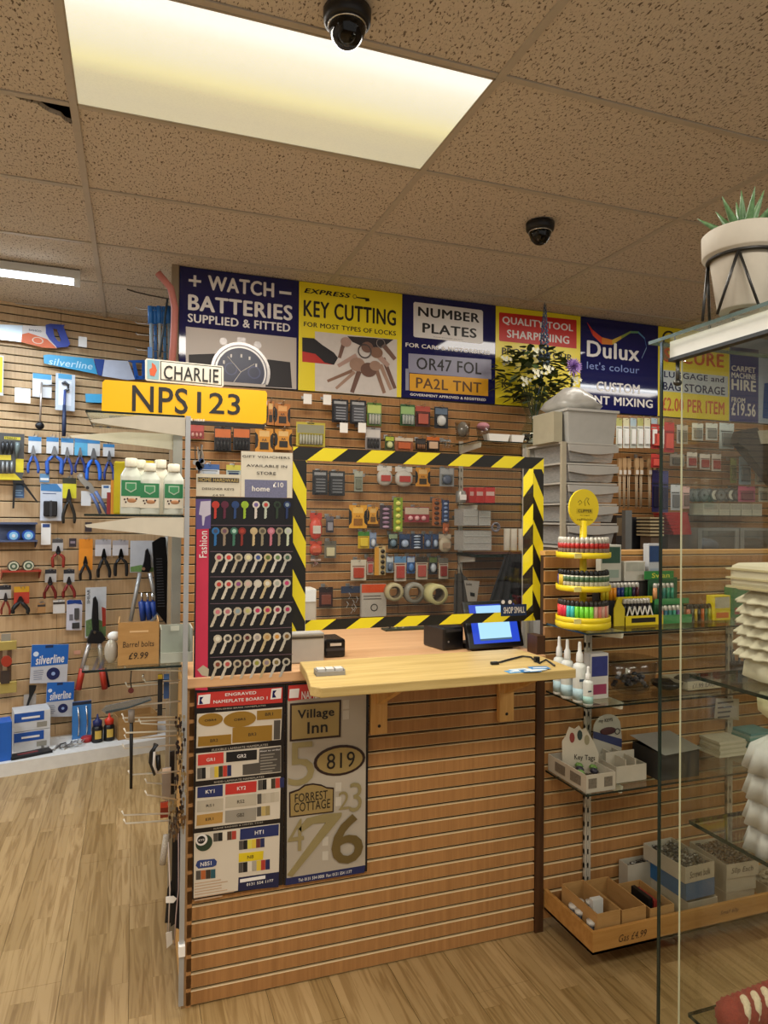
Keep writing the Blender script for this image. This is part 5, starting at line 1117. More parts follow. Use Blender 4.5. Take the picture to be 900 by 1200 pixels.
t = T('blister_pack', 'large white blister with a blue header and a black fitting', 'packet', LEFT, .05, 360, 662, zoom=Z2); t.box('card', 285, 398, 437, 662, M('#c8ced8', .4)); t.poly('card_header', [(288, 402), (400, 402), (432, 440), (432, 458), (288, 450)], M('#3f7cb0', .4), (-.001, 0)); t.box('fitting', 305, 522, 398, 632, BLACK, (-.03, 0), bevel=.006); t.box('fitting_rib', 345, 520, 360, 634, M('#3a3a3c', .3), (-.034, -.03)); t.lines(300, 460, 420, 480, 1, M('#5a6a8a', .5))
t = T('small_card', 'small blue card hanging above the white blister', 'packet', LEFT, .06, 312, 392, zoom=Z2); t.box('card', 280, 330, 346, 392, M('#5f8cb0', .5)); t.box('white_strip', 284, 360, 342, 378, WHITE, (-.001, 0))
pl(Z2, (435, 405, 530, 680), (440, 358, 536, 505), 'black and yellow grips on a bright yellow card', '#25221c', cc='#d8cf30', band='#3a3a2c', mc='#3a3834', nm='water_pump_pliers')
t = T('locking_pliers', 'silver locking pliers with grey-blue handles hanging aslant', 'pliers', LEFT, .105, 655, 615, zoom=Z2)
t.box('card', 572, 452, 640, 556, M(CARDW, .5), (.004, .006)); t.poly('jaw', [(540, 350), (560, 325), (580, 330), (585, 360), (640, 400), (672, 450), (655, 475), (610, 440), (560, 385)], M('#a8a49c', .3, .6), (-.012, .0), bevel=.001); t.tube('handle', [(640, 470), (680, 545), (705, 612)], .010, M('#5a6a94', .4), d=-.006); t.tube('handle', [(668, 455), (715, 535), (757, 615)], .012, M('#5a6a94', .4), d=-.010); t.disc('pivot', 612, 430, 12, M('#3a3a3c', .3, .6), (-.016, -.01)); t.disc('jaw_hole', 566, 345, 10, M('#d0ccc4', .3, .4), (-.014, -.012))
t = T('price_card', 'blank white card beside the silver locking pliers', 'card', LEFT, .05, 745, 505, zoom=Z2); t.box('card', 715, 408, 776, 505, WHITE); t.box('blue_mark', 728, 415, 765, 432, M('#3f6ca0', .5), (-.001, 0))
t = T('price_card', 'tall white card with a blue header under the white blister', 'card', LEFT, .05, 320, 830, zoom=Z2); t.box('card', 290, 680, 356, 830, WHITE); t.box('card_header', 300, 684, 350, 708, M('#2f4a84', .5), (-.001, 0))
for b_, lab in (((598, 672, 645, 738), 'tiny dark packet alone on the tool wall, upper one'), ((486, 785, 535, 845), 'tiny dark packet beside the red handled pliers')):
    t = T('tiny_packet', lab, 'packet', LEFT, .04, (b_[0]+b_[2])/2, b_[3], zoom=Z2); t.box('card', *b_, M('#3a3034', .4), (-.006, .002)); t.box('label', b_[0]+8, b_[1]+20, b_[2]-8, b_[1]+36, M('#8c7c84', .4), (-.007, -.006))
pl(Z2, (362, 785, 452, 990), (368, 790, 443, 876), 'thin red handled pliers alone on a grey card', '#8c2c20', cc='#b8b4b0', band='#4a4848', spread=.9, mc='#2c2a2c')
pl(Z6, (415, 215, 540, 502), (432, 225, 540, 345), 'red handled pliers left of a pair below the orange card', '#6c1c18', cc='#b8b4b0', band='#2a2a30', mc='#3a3434')
pl(Z6, (595, 215, 722, 492), (610, 225, 714, 345), 'red handled pliers right of a pair below the orange card', '#7c2420', cc='#b8b4b0', band='#2a2a30', mc='#3a3434')
pl(Z6, (5, 365, 100, 655), (-6, 378, 106, 500), 'red-brown pliers on a grey card at the left edge', '#7c3020', cc='#b8b4b0', band='#2a2a30', mc='#3a3434')
pl(Z6, (108, 470, 280, 645), (135, 390, 280, 550), 'black clamps on a red and yellow card under the red shelf', '#1c1c1c', cc='#c0402c', band='#d8a428', mc='#3a2c2c')
t = pl(Z2, (556, 870, 640, 1080), (556, 790, 650, 1008), 'black cutters on a tall orange card', '#1c1a1a', cc='#e08c28', band='#d88420', mc='#2c2a2c')
pl(Z2, (680, 840, 776, 1060), (670, 795, 780, 908), 'black snips on a white card left of a pair', '#161616', cc='#c8c4c4', band='#a4a0a4', mc='#1c1c1c'); pl(Z2, (800, 840, 896, 1050), (792, 800, 902, 905), 'black snips on a white card right of a pair', '#161616', cc='#c8c4c4', band='#a4a0a4', mc='#1c1c1c', spread=.8)
# little shelves with tape measures
def wshelf(zoom, x0, y0, x1, y1, yb, label, c, back=None, off=.0, dep=.12):
    t = T('small_shelf', label, 'shelf', LEFT, dep, (x0+x1)/2, yb, zoom=zoom); a, b = t.p(x0, y0); c_, d_ = t.p(x1, y1); m_ = M(c, .4)
    MB().box(a, c_, 0, dep, b-.010, b).build('shelf_board', m_, t.r); 
    for x in (a, c_-.004): MB().add([(x+q, y, z) for q in (0, .004) for y, z in [(0, b-.012), (dep, b-.012), (dep, 0), (dep*.8, 0)]], [(0,1,2,3), (7,6,5,4)]+[(i, 4+i, 4+(i+1) % 4, (i+1) % 4) for i in range(4)]).build('bracket', m_, t.r)
    if back: MB().box(a, c_, dep-.004, dep, b, t.p(x0, back)[1]).build('back_panel', m_, t.r); MB().box(a, c_, dep*.2, dep-.004, t.p(x0, back)[1]-.012, t.p(x0, back)[1]).build('hood', m_, t.r)
    return t, t.loc.z+b
t, zs_ = wshelf(Z2, -30, 800, 265, 800, 855, 'grey-blue metal shelf with two blue tape measures', '#4a5470', 672)
for x, lab in ((95, 'blue tape measure, left one on the grey-blue shelf'), (200, 'blue tape measure, right one on the grey-blue shelf')):
    t = T('tape_measure', lab, 'tape measure', LEFT, .115, x, 800, zoom=Z2, zb=zs_+.0005); r = abs(t.p(x+44, 800)[0]-t.p(x, 800)[0])
    for nm, rr, d, mt in (('case', 1, (0, .045), M('#1f4a9c', .3)), ('face', .72, (-.003, 0), M('#7fb4d8', .4)), ('centre', .3, (-.005, -.003), M('#d8dce0', .4))): MB().prism([(r*rr*math.cos(6.283*i/20), max(-r*.98 if rr < 1 else -r*.8, r*rr*math.sin(6.283*i/20))+r*.8) for i in range(20)], *d).build(nm, mt, t.r)
t, zs_ = wshelf(Z2, 15, 1015, 292, 1015, 1080, 'red metal shelf with two silver tape measures', '#a03424')
for x, lab in ((95, 'silver and black tape measure, left one on the red shelf'), (200, 'silver and black tape measure, right one on the red shelf')):
    t = T('tape_measure', lab, 'tape measure', LEFT, .115, x, 1015, zoom=Z2, zb=zs_+.0005); r = abs(t.p(x+42, 800)[0]-t.p(x, 800)[0])
    for nm, rr, d, mt in (('case', 1, (0, .045), M('#34362c', .3)), ('chrome_rim', .86, (-.003, 0), M('#c8c4a8', .3)), ('face', .62, (-.005, -.003), M('#4c5c48', .4)), ('badge', .3, (-.006, -.005), M('#b8b49c', .4))): MB().prism([(r*rr*math.cos(6.283*i/20), r*rr*math.sin(6.283*i/20)+r*.8*(1 if rr < 1 else 1)) if rr < 1 else (r*math.cos(6.283*i/20), max(-r*.8, r*math.sin(6.283*i/20))+r*.8) for i in range(20)], *d).build(nm, mt, t.r)
for b_, lab, c in (((360, 545, 436, 640), 'brown ticket hanging below the red shelf', '#a87c4c'), ((510, 520, 622, 640), 'white ticket with a black band left of the knife sharpener packet', '#cfcac4')):
    t = T('hanging_ticket', lab, 'ticket', LEFT, .06, (b_[0]+b_[2])/2, b_[3], zoom=Z6); t.box('ticket', *b_, M(c, .5)); t.box('upper_band', b_[0], b_[1]+18, b_[2], b_[1]+34, M('#3c3632', .5), (-.001, 0)); hook(LEFT, *t.c((b_[0]+b_[2])/2, b_[1]), .07, 'wire hook of the '+lab)
t = T('multi_tool_packet', 'white packet with a navy header and a grey tool print beside the loppers', 'packet', LEFT, .06, 712, 808, zoom=Z6); t.poly('card', [(640, 525), (660, 515), (775, 515), (790, 530), (782, 805), (635, 805)], M('#c4c2cc', .4), (0, .004)); t.poly('card_header', [(642, 528), (660, 516), (775, 516), (789, 560), (720, 550), (645, 560)], M('#1f3c80', .4), (-.001, 0)); t.box('tool_print', 712, 595, 755, 700, M('#4a4848', .4), (-.012, 0), bevel=.002); t.box('tool_foot', 690, 735, 760, 785, M('#3a3838', .4), (-.010, 0), bevel=.002); t.box('side_print', 665, 655, 700, 712, M('#6c6a70', .4), (-.001, 0))
# big loppers on card
t = T('garden_loppers', 'long loppers with silver arms and red grips on a tall garden card', 'loppers', LEFT, .08, 595, 585, zoom=Z7)
t.box('card', 548, -62, 676, 250, M('#c0c2c4', .5), (0, .002)); t.poly('leaf_print', [(548, 150), (600, 130), (676, 160), (676, 250), (548, 250)], M('#5c7448', .5, 0, .5, 60), (-.001, 0)); t.text('SHEAR', 556, -50, 574, 40, M('#4a4c54', .5), -.0012, vert=True); t.poly('red_edge', [(650, 60), (676, 70), (676, 180), (655, 190)], M('#a03424', .5), (-.0014, -.001))
t.poly('blade', [(590, 5), (606, -10), (622, 30), (628, 230), (612, 260), (590, 250), (582, 140)], BLACK, (-.03, -.015), bevel=.002); t.poly('yoke', [(580, 205), (640, 215), (672, 260), (640, 290), (555, 290), (550, 270)], M('#1c1c1e', .35), (-.04, -.012), bevel=.003)
t.tube('arm', [(565, 290), (518, 460)], .014, M('#b4aca4', .3, .5), d=-.025); t.tube('arm', [(630, 290), (648, 455)], .014, M('#b4aca4', .3, .5), d=-.025); t.tube('grip', [(522, 450), (495, 585)], .019, M('#b03420', .45), d=-.025); t.tube('grip', [(645, 450), (665, 580)], .019, M('#b03420', .45), d=-.025); t.tube('grip_back', [(668, 450), (692, 570)], .010, M('#241c1c', .5), d=-.01); t.disc('bolt', 597, 217, 9, CHROME, (-.045, -.035))
# disc packets
for b_, lab in (((190, 300, 440, 550), 'large blue and white packet with a round disc picture'), ((290, 540, 476, 765), 'smaller blue and white packet with a disc picture, hung below the large one')):
    t = T('disc_packet', lab, 'packet', LEFT, .07, (b_[0]+b_[2])/2, b_[3], zoom=Z7); x0, y0, x1, y1 = b_; w, h = x1-x0, y1-y0
    t.poly('sleeve', [(x0+w*.06, y0+4), (x1, y0), (x1-w*.05, y1-h*.02), (x0, y1)], M('#b8b8bc', .35), (0, .012)); t.poly('blue_print', [(x0+w*.06, y0+4), (x1, y0), (x1-w*.03, y0+h*.5), (x0+w*.03, y0+h*.58)], M('#2360ae', .35), (-.001, 0))
    t.text('silverline', x0+w*.15, y0+h*.30, x0+w*.88, y0+h*.46, WH, -.002, bold=.04, shear=.2); t.disc('disc_print', x0+w*.6, y0+h*.75, w*.17, M('#1c2450', .4), (-.002, 0)); t.disc('disc_hub', x0+w*.6, y0+h*.75, w*.05, M('#8ca0c8', .4), (-.003, -.002)); t.disc('round_logo', x0+w*.16, y0+h*.25, w*.07, M('#c8d4e4', .4), (-.002, -.001)); t.lines(x0+w*.1, y0+h*.66, x0+w*.4, y0+h*.9, 5, M('#7a8090', .5), -.001); t.box('slot', x0+w*.4, y0+h*.03, x0+w*.6, y0+h*.08, M('#1a2c50', .5), (-.002, -.001))
t = T('folding_knife', 'black folding tool and a grey ticket left of the lower disc packet', 'tool', LEFT, .05, 190, 730, zoom=Z7); t.box('ticket', 152, 622, 230, 700, M('#a49c94', .5), (0, .002)); t.poly('body', [(185, 560), (232, 560), (225, 590), (200, 640), (165, 728), (158, 722), (185, 630)], BLACK, (-.014, -.002))
t = T('toy_rack', 'gold-coloured vise with red and brown parts cut by the left edge', 'tool', LEFT, .08, 40, 612, zoom=Z7)
for q in ((-40, 285, 106, 332), (-40, 548, 106, 605)): t.box('gold_plate', *q, M('#b8a45c', .35, .4), (-.01, .03), bevel=.003)
t.disc('red_knob', 40, 405, 34, M('#9c3420', .4), (-.03, 0), ry=34); t.box('column', -10, 330, 14, 550, M('#5c4430', .5), (0, .02)); t.box('column', 48, 330, 72, 550, M('#5c4430', .5), (0, .02)); t.box('lower_block', 5, 470, 60, 545, M('#3c3028', .5), (-.02, .0)); t.box('top_piece', 10, 238, 68, 285, M('#8c8474', .5), (0, .02))
t = T('pink_tag', 'tiny pink tag on the wall left of the loppers', 'ticket', LEFT, .012, 492, 362, zoom=Z7); t.box('tag', 472, 342, 516, 362, M('#d8a48c', .5))
# white floor shelf and what stands on it
fs = MB(); FSY = .40
fs.box(-1.5, 1.6, -FSY, -.012, 0, .075).build('floor_shelf', M('#d8d6d0', .45)); o = bpy.data.objects['floor_shelf']; o.location = LEFT.o; o.rotation_euler.z = LEFT.a; tag(o, 'low white shelf board along the foot of the tool wall', 'shelf')
def FL(name, label, cat, off, cx, by, zoom=Z7, rz=0, **k): return T(name, label, cat, LEFT, off, cx, by, zb=.075, zoom=zoom, rz=rz, **k)
zq = None
for i, (y0, y1) in enumerate(((945, 1008), (872, 945))):
    t = FL('tool_carton', ['blue and white tool box, lower one of the stack on the white shelf', 'blue and white tool box, upper one of the stack on the white shelf'][i], 'box', .22, 205, 1008)
    h0 = .115*i; t.r.location.z = .075+h0; w = t.p(322, 1000)[0]-t.p(90, 1000)[0]
    MB().box(-w/2, w/2, 0, .16, 0, .112).build('carton', M('#c4c4c4', .5), t.r, .002); MB().box(-w/2, w*.32, -.001, 0, .055, .108).build('blue_print', M('#1f4f9c', .4), t.r); MB().box(-w*.3, w*.2, -.002, -.001, .072, .084).build('title_strip', WH, t.r); MB().box(w*.12, w*.40, -.002, -.001, .015, .045).build('tool_picture', M('#8c887c', .5), t.r)
t = FL('blue_box', 'tall blue and white box at the left end of the white shelf', 'box', .36, 20, 1095); w = t.p(70, 1000)[0]-t.p(-60, 1000)[0]; MB().box(-w, w*.4, 0, .12, 0, .22).build('carton', M('#1f5cb4', .4), t.r, .002); MB().add([(w*.4+q, .0, z) if k else (w*.4+q, .12, z) for q in (.0005, .002) for k in (0, 1) for z in (0, .22)], [(0,1,3,2), (4,6,7,5)]).build('white_side', M('#c8ccd0', .4), t.r)
t = FL('black_packet', 'flat black packet lying at the front of the white shelf', 'packet', .33, 185, 1090, rz=.15); MB().box(-.10, .12, -.03, .05, 0, .016).build('packet', BLACK, t.r, .003); MB().box(-.06, .05, -.0, .02, .016, .0165).build('red_print', M('#8c2c28', .4), t.r)
t = FL('blue_sleeve', 'upright blue and clear sleeve of two silver tools behind the black bottles', 'packet', .14, 520, 990); w = .055
MB().box(-w, w, 0, .012, 0, .23).build('sleeve', M('#3c78b8', .35), t.r); MB().box(-w, w, -.001, 0, .21, .23).build('dark_top', M('#2a3040', .4), t.r)
for x in (-.02, .028): MB().tube([(x, -.006, .02), (x+.004, -.006, .1), (x-.004, -.006, .2)], .005, 6).build('silver_tool', CHROME, t.r)
for x, c, lab in ((620, '#1c2458', 'small black bottle with a dark blue nozzle cap on the white shelf'), (695, '#c8341c', 'small black bottle with a bright red nozzle cap on the white shelf')):
    t = FL('glue_bottle', lab, 'bottle', .26, x, 1030); MB().lathe([(.030, 0), (.033, .004), (.033, .085), (.024, .10), (.018, .105)], n=20).build('bottle', BLACK, t.r); MB().lathe([(.026, .100), (.028, .128), (.018, .135), (.008, .145), (.004, .170), (.0005, .172)], n=18).build('cap', M(c, .4), t.r); MB().add([(.0335*math.sin(a), -.0335*math.cos(a), z) for z in (.025, .075) for a in [-.6+.2*k for k in range(7)]], [(k, k+1, 8+k, 7+k) for k in range(6)]).build('label', M('#c8a84c', .4), t.r)
t = FL('cable_clutter', 'tangle of silver and grey cables on the white shelf', 'cables', .27, 455, 1075)
for k in range(5):
    a = random.random()*6; MB().tube([(-.10+.035*k+.04*math.cos(a+j), .05*math.sin(a+j*1.3), .006+.004*(j % 2)+.003*k) for j in range(6)], .0045, 6).build('cable', M(['#8c8a88', '#b8b4ac', '#5c5a58'][k % 3], .3, .4), t.r)
t = FL('red_reel', 'small red reel lying beside the blue capped bottle', 'reel', .22, 555, 1022); MB().lathe([(.03, 0), (.036, .006), (.036, .026), (.03, .032), (.0005, .032)], n=18).build('reel', M('#a02c2c', .4), t.r)
t = FL('steel_bracket', 'little bent steel bracket near the black packet', 'bracket', .30, 275, 1070); MB().box(-.008, .008, -.03, .03, 0, .002).box(-.008, .008, .028, .03, 0, .03).build('bracket', STEEL, t.r)
t = FL('open_carton', 'open brown carton on the white shelf behind the hook rods', 'box', .30, 880, 1010)
m = MB(); w, d_, h = .12, .16, .14; m.box(-w, w, 0, .004, 0, h).box(-w, w, d_-.004, d_, 0, h).box(-w, -w+.004, 0, d_, 0, h).box(w-.004, w, 0, d_, 0, h).box(-w, w, 0, d_, 0, .004); m.build('carton', PLY, t.r)
# end of the back wall: foam pipe, blue saws, cables on the ceiling
e = empty('foam_pipe', (.13, 3.72, 2.17)); tag(e, 'pink foam pipe standing against the end of the wall by the watch sign', 'pipe')
MB().tube([(.035, 0, 0), (.045, 0, .18), (.050, 0, .36), (.028, 0, .46), (-.035, 0, .53)], .018, 10).build('pipe', M('#b8736a', .6), e)
t = T('blue_saws', 'bunch of blue and silver handled tools hanging high beside the pink foam pipe', 'tools', Plane(0, 3.9), 0, 187, 421)
for i, x in enumerate((177, 182, 187, 193, 198)): t.tube('shaft', [(x, 378), (x+.5, 421)], .009, M(['#8fa8bc', '#3c6ca8', '#a8b4b8', '#4c80b4', '#8ca0b0'][i], .35), d=.01*(i % 2)); t.tube('blue_grip', [(x-1, 359), (x-.5, 379)], .014, M('#2c6cb4', .4), d=.01*(i % 2))
t.tube('dark_rod', [(196, 352), (187, 420)], .006, M('#3c4c58', .4), d=-.03); t.box('blue_tag', 173, 408, 178, 421, M('#3c7cc8', .4), (-.03, -.028))
for y, lab in ((362, 'thin chrome hook sticking out left of the blue tools, highest'), (379, 'thin chrome hook sticking out left of the blue tools, second'), (392, 'wire hook loop left of the blue tools, third'), (410, 'curved wire hook left of the blue tools, lowest')):
    t = T('display_hook', lab, 'hook', Plane(0, 3.9), 0, 166, y); t.tube('wire', [(159, y-2), (161, y), (200, y+3)], .0025, STEEL)
P = [atz(x, y, 2.760) for x, y in ((149, 339), (158, 342), (175, 346), (196, 350), (205, 351))]; e = empty('ceiling_cable', P[0]); tag(e, 'thin grey cable running along the ceiling to the watch sign', 'cable'); MB().tube([tuple(p-P[0]) for p in P], .004, 6).build('cord', M('#5c5450', .6), e)
# things hung between the end unit and the tool wall
t = T('snips_card', 'open shears on a garden card above the barrel bolt box', 'shears', LEFT, .10, 420, 700, zoom=(100, 620, 6.43))
t.box('card', 340, 88, 512, 322, M('#c0c2c6', .5)); t.poly('leaf_print', [(340, 285), (420, 270), (512, 290), (512, 322), (340, 322)], M('#6c8c50', .5, 0, .4, 60), (-.001, 0)); t.poly('blade', [(440, 240), (450, 160), (465, 145), (485, 200), (490, 290), (475, 325), (420, 320), (428, 280)], BLACK, (-.02, -.004)); t.tube('arm', [(405, 330), (335, 690)], .013, M('#b0aea8', .3, .4), d=-.02); t.tube('arm', [(478, 330), (530, 560)], .013, M('#b0aea8', .3, .4), d=-.02); t.disc('bolt', 432, 298, 12, M('#c89878', .3, .5), (-.026, -.018))
t = T('brush_set', 'cluster of blue and silver handled tools hanging above the barrel bolt box', 'tools', LEFT, .22, 475, 690, zoom=(100, 620, 6.43))
for i, (x, a) in enumerate(((425, 10), (465, 14), (500, 24))): t.tube('blue_handle', [(x, 545), (x+a, 690-i*8)], .022, M('#1f3c84', .4), d=-.01*i, rs=[.022, .018]); t.tube('silver_top', [(x, 480), (x, 548)], .008, CHROME, d=-.01*i)
t.poly('steel_blade', [(470, 690), (535, 620), (545, 635), (490, 692)], M('#a8b0b4', .3, .5), (-.05, -.045))
t = T('blade_guard', 'long black slotted plastic panel leaning beside the end unit', 'panel', LEFT, .35, 590, 745, zoom=(100, 620, 6.43)); t.poly('panel', [(505, 100), (570, 60), (605, 60), (655, 700), (655, 745), (630, 740), (535, 620)], M('#161617', .35), (0, .012))
for i in range(18): t.poly('slot', [(535+i*.6, 222+i*21), (578+i*1.2, 220+i*21), (578+i*1.2, 226+i*21), (535+i*.6, 228+i*21)], M('#4c4c50', .4), (-.003, 0))
for pts, c, lab in (([(612, 55), (640, 380), (668, 742)], '#b8b2a4', 'pale grey slat leaning beside the black slotted panel'), ([(655, 60), (665, 200)], '#b03c24', 'short red rod beside the pale grey slat'), ([(690, 55), (686, 380)], '#c8a468', 'wooden handle hanging beside the pale grey slat')):
    t = T('stick', lab, 'stick', LEFT, .32, *pts[-1], zoom=(100, 620, 6.43)); t.tube('shaft', pts, .014, M(c, .5))
# ================================================================ END UNIT goods
EP = Plane(0, 2.23)
for i, (x, y0, off, lab, fr) in enumerate(((153, 537, 0, 'clear cleaner bottle with a green label, left one on the end unit shelf', 1), (175, 543, 0, 'clear cleaner bottle with a green label, middle one on the end unit shelf', 1), (203, 544, 0, 'clear cleaner bottle with a half hidden green label, right one near the upright', 1), (187.5, 539, -.09, 'white cleaner bottle standing sideways behind the middle bottles', 0), (163, 539, -.10, 'white cleaner bottle standing behind the left green label bottle', 0))):
    t = T('cleaner_bottle', lab, 'bottle', EP, off, x, 607, zb=1.469); H = t.p(x, y0)[1]; W_ = .031
    m = MB(); BP = [(W_*.96, 0), (W_, .004), (W_, H*.66), (W_*.93, H*.70), (W_*.5, H*.83), (W_*.46, H*.86)]
    m.lathe(BP, n=24); m.v = [(max(-.95*W_, min(.95*W_, x_*1.12)), y_*.72, z_) for x_, y_, z_ in m.v]
    m.build('bottle_body', M('#c6c9bf', .25) if fr else M('#cfc9b8', .45), t.r); MB().lathe([(W_*.55, H*.84), (W_*.57, H*.86), (W_*.57, H*.99), (W_*.5, H), (.0005, H)], n=20).build('cap', M('#dcd6c4', .45), t.r)
    if fr:
        yb_ = -W_*.74
        MB().box(-W_*.86, W_*.86, yb_, yb_+.002, H*.32, H*.60).build('green_label', M('#2a7a4c', .4), t.r); MB().box(-W_*.86, W_*.86, yb_, yb_+.002, H*.12, H*.315).build('white_label', M('#d8cfbc', .4), t.r)
        MB().prism([(-W_*.5, H*.56), (W_*.5, H*.56), (W_*.5, H*.44), (0, H*.38), (-W_*.5, H*.44)], yb_-.0008, yb_).build('shield_print', M('#a8c0a8', .4), t.r); MB().prism([(-W_*.4, H*.54), (W_*.4, H*.54), (W_*.4, H*.45), (0, H*.405), (-W_*.4, H*.45)], yb_-.0012, yb_-.0008).build('shield_centre', M('#3c8c5c', .4), t.r)
        MB().ell((W_*.1, yb_, H*.24), W_*.42, .001, H*.04, 10).build('nut_print', M('#b07c54', .5), t.r)
        for k, (dx, dz) in enumerate(((-.55, .26), (-.45, .21), (-.3, .27), (.5, .27))): MB().ell((dx*W_, yb_, dz*H), W_*.09, .001, .003, 7).build('berry_print', M('#3c2420', .5), t.r)
t = T('yellow_sponge', 'yellow sponge behind the cleaner bottles, left one', 'sponge', Plane(0, 2.40), 0, 142, 552, zb=1.469); MB().box(-.022, .022, 0, .03, 0, .17).build('sponge', M('#b8a81c', .8), t.r, .006)
t = T('yellow_sponge', 'yellow sponge behind the cleaner bottles, right one', 'sponge', Plane(0, 2.40), 0, 171, 545, zb=1.469); MB().box(-.027, .027, 0, .03, 0, .175).build('sponge', M('#ccb020', .8), t.r, .006)
t = T('candle_box', 'narrow orange and red packet left of the cleaner bottles', 'packet', Plane(0, 2.42), 0, 135, 607, zb=1.469); MB().box(-.014, .014, 0, .02, 0, .11).build('packet', M('#d89434', .5), t.r); MB().box(-.026, -.015, 0, .02, 0, .07).build('red_part', M('#8c2c34', .5), t.r)
# lower shelf: cardboard box, tray, bag
BX = T('cardboard_box', 'brown cardboard box with Barrel bolts and a price written on it', 'box', Plane(0, 2.19), 0, 162, 777, zb=1.025)
w = BX.p(186, 770)[0]-BX.p(138, 770)[0]; h = BX.p(162, 729)[1]
m = MB(); m.box(-w/2, w/2, 0, .003, 0, h).box(-w/2, -w/2+.003, .003, .14, 0, h).box(w/2-.003, w/2, .003, .14, 0, h).box(-w/2, w/2, .137, .14, 0, h*.8).box(-w/2+.003, w/2-.003, .003, .137, 0, .003); m.build('carton', PLY, BX.r); MB().box(-w*.22, w*.24, -.0006, 0, h*.76, h*.80).build('torn_strip', M('#d0ae80', .7), BX.r)
PEN = M('#2a1c14', .6); text(BX.r, 'Barrel bolts', -w*.38, h*.42, w*.38, h*.55, PEN, -.001, 0, .1); text(BX.r, '£9.99', -w*.24, h*.14, w*.24, h*.29, PEN, -.001, .01, .2)
t = T('grey_tray', 'translucent grey plastic tray tipped forward beside the cardboard box', 'tray', Plane(0, 2.19), 0, 207, 776, zb=1.025); w = .047; h = .10
m = MB(); m.box(-w, w, 0, .004, 0, .03).box(-w, -w+.004, .004, .11, 0, h).box(w-.004, w, .004, .11, 0, h).box(-w+.004, w-.004, .10, .104, 0, h).box(-w+.004, w-.004, .004, .10, 0, .003); m.build('tray', M('#a8aca0', .35), t.r); MB().box(-.014, .010, -.001, 0, .085, .095).build('tab', M('#c8c8b8', .4), t.r) if False else MB().box(-.014, .012, .098, .0998, .08, .095).build('label_tab', M('#d0d0c0', .4), t.r)
t = T('clear_bag', 'clear bag with silver fittings beside the cardboard box', 'bag', Plane(0, 2.22), 0, 130, 776, zb=1.025); MB().ell((0, .02, .035), .02, .022, .036, 12).build('bag', M('#a8a49a', .2), t.r); MB().ell((.008, .03, .078), .02, .02, .014, 10).build('white_top', M('#d8dce0', .5), t.r)
# rods
RD = Plane(0, 2.25); rods = [((205,570),(590,578)),((215,680),(610,650)),((330,652),(590,636)),((215,805),(520,775)),((192,880),(615,868)),((200,905),(600,884)),((300,915),(560,925)),((205,975),(550,962)),((208,1015),(570,988)),((195,1075),(610,1045))]
RDZ = (110, 680, 5.4545); rods = [tuple((RDZ[0]+x/RDZ[2], RDZ[1]+y/RDZ[2]) for x, y in r) for r in rods]+[tuple((130+x/4.615, 860+y/4.615) for x, y in r) for r in (((105,222),(300,210)),((195,265),(400,272)),((195,330),(390,352)),((70,440),(430,420)),((80,485),(290,475)))]
nn = ['topmost', 'second', 'third', 'fourth', 'fifth', 'sixth', 'seventh', 'eighth', 'ninth', 'tenth', 'eleventh', 'twelfth', 'thirteenth', 'fourteenth and longest', 'lowest']
for i, (a, b) in enumerate(rods):
    pl_ = Plane(0, 2.20+.022*(i*5 % 7)); t = T('hook_rod', nn[i]+' chrome rod sticking out left from the end unit', 'hook', pl_, 0, *b)
    bx, bz = t.p(*b); ex = EX-.012-t.loc.x
    t.loc; ax, az = t.p(*a); MB().tube([(ax-.006, 0, az+.014), (ax, 0, az), (ex, 0, bz)], .0028, 6).build('rod', M('#d8d2c4', .3, .35), t.r)
MB().box(.146, .159, .05, .33, .03, .949).build('rod_panel', PINE_V, c_ounter)
# hanging goods
HP = Plane(0, 2.24)
t = T('key_bunches', 'dense bunches of brass and dark keys hanging on the lower rods', 'keys', HP, .13, 214, 975)
for i in range(120):
    x = random.uniform(198, 217); y = random.uniform(835, 972) if i % 3 else random.uniform(945, 975)
    if x < 205 and y < 930: x += 8
    y = y; c = ['#6c5236', '#8c744c', '#3a2c24', '#5a5048', '#2a2428', '#9c8c6c'][i % 6]
    L = random.uniform(7, 13); t.poly('key', [(x-1.2, y), (x+1.2, y), (x+1.6, y+3), (x+.5, y+4), (x+.5, y+L), (x-.5, y+L), (x-.5, y+4), (x-1.6, y+3)], M(c, .35, .5), (-.02+.0016*(i % 20), -.0195+.0016*(i % 20)+.0006))
t = T('dark_lanyards', 'black lanyard straps with white cords hanging to the bottom of the end unit', 'lanyards', HP, .01, 203, 1110)
t.poly('strap', [(202, 975), (207, 975), (206, 1082), (200, 1086)], BLACK, (0, .003)); t.poly('strap', [(207, 970), (213, 970), (211, 1088), (205, 1086)], M('#1c1a20', .6), (-.006, -.003)); t.poly('strap', [(196, 1040), (201, 1030), (203, 1080), (193, 1080)], BLACK, (-.008, -.005))
t.tube('white_cord', [(197, 985), (199, 1040), (197, 1090)], .002, M('#c8bcb4', .6), d=-.012); t.tube('white_cord', [(209, 960), (209, 1040), (206, 1070), (204, 1105)], .002, M('#b8a4a0', .6), d=-.012); t.poly('price_tag', [(194, 1048), (203, 1047), (207, 1050), (203, 1055), (194, 1055)], WHITE, (-.016, -.014)); t.poly('plastic_tag', [(194, 1090), (201, 1088), (202, 1102), (195, 1108)], M('#c4bcb0', .4), (-.016, -.014))
t.tube('beaded_cord', [(195, 978), (192, 1000), (190, 1012)], .010, M('#a89f90', .7, 0, .5, 300), d=-.004)
t = T('wrist_strap', 'black and white rolled strap hanging from a middle rod', 'strap', HP, .02, 182, 911)
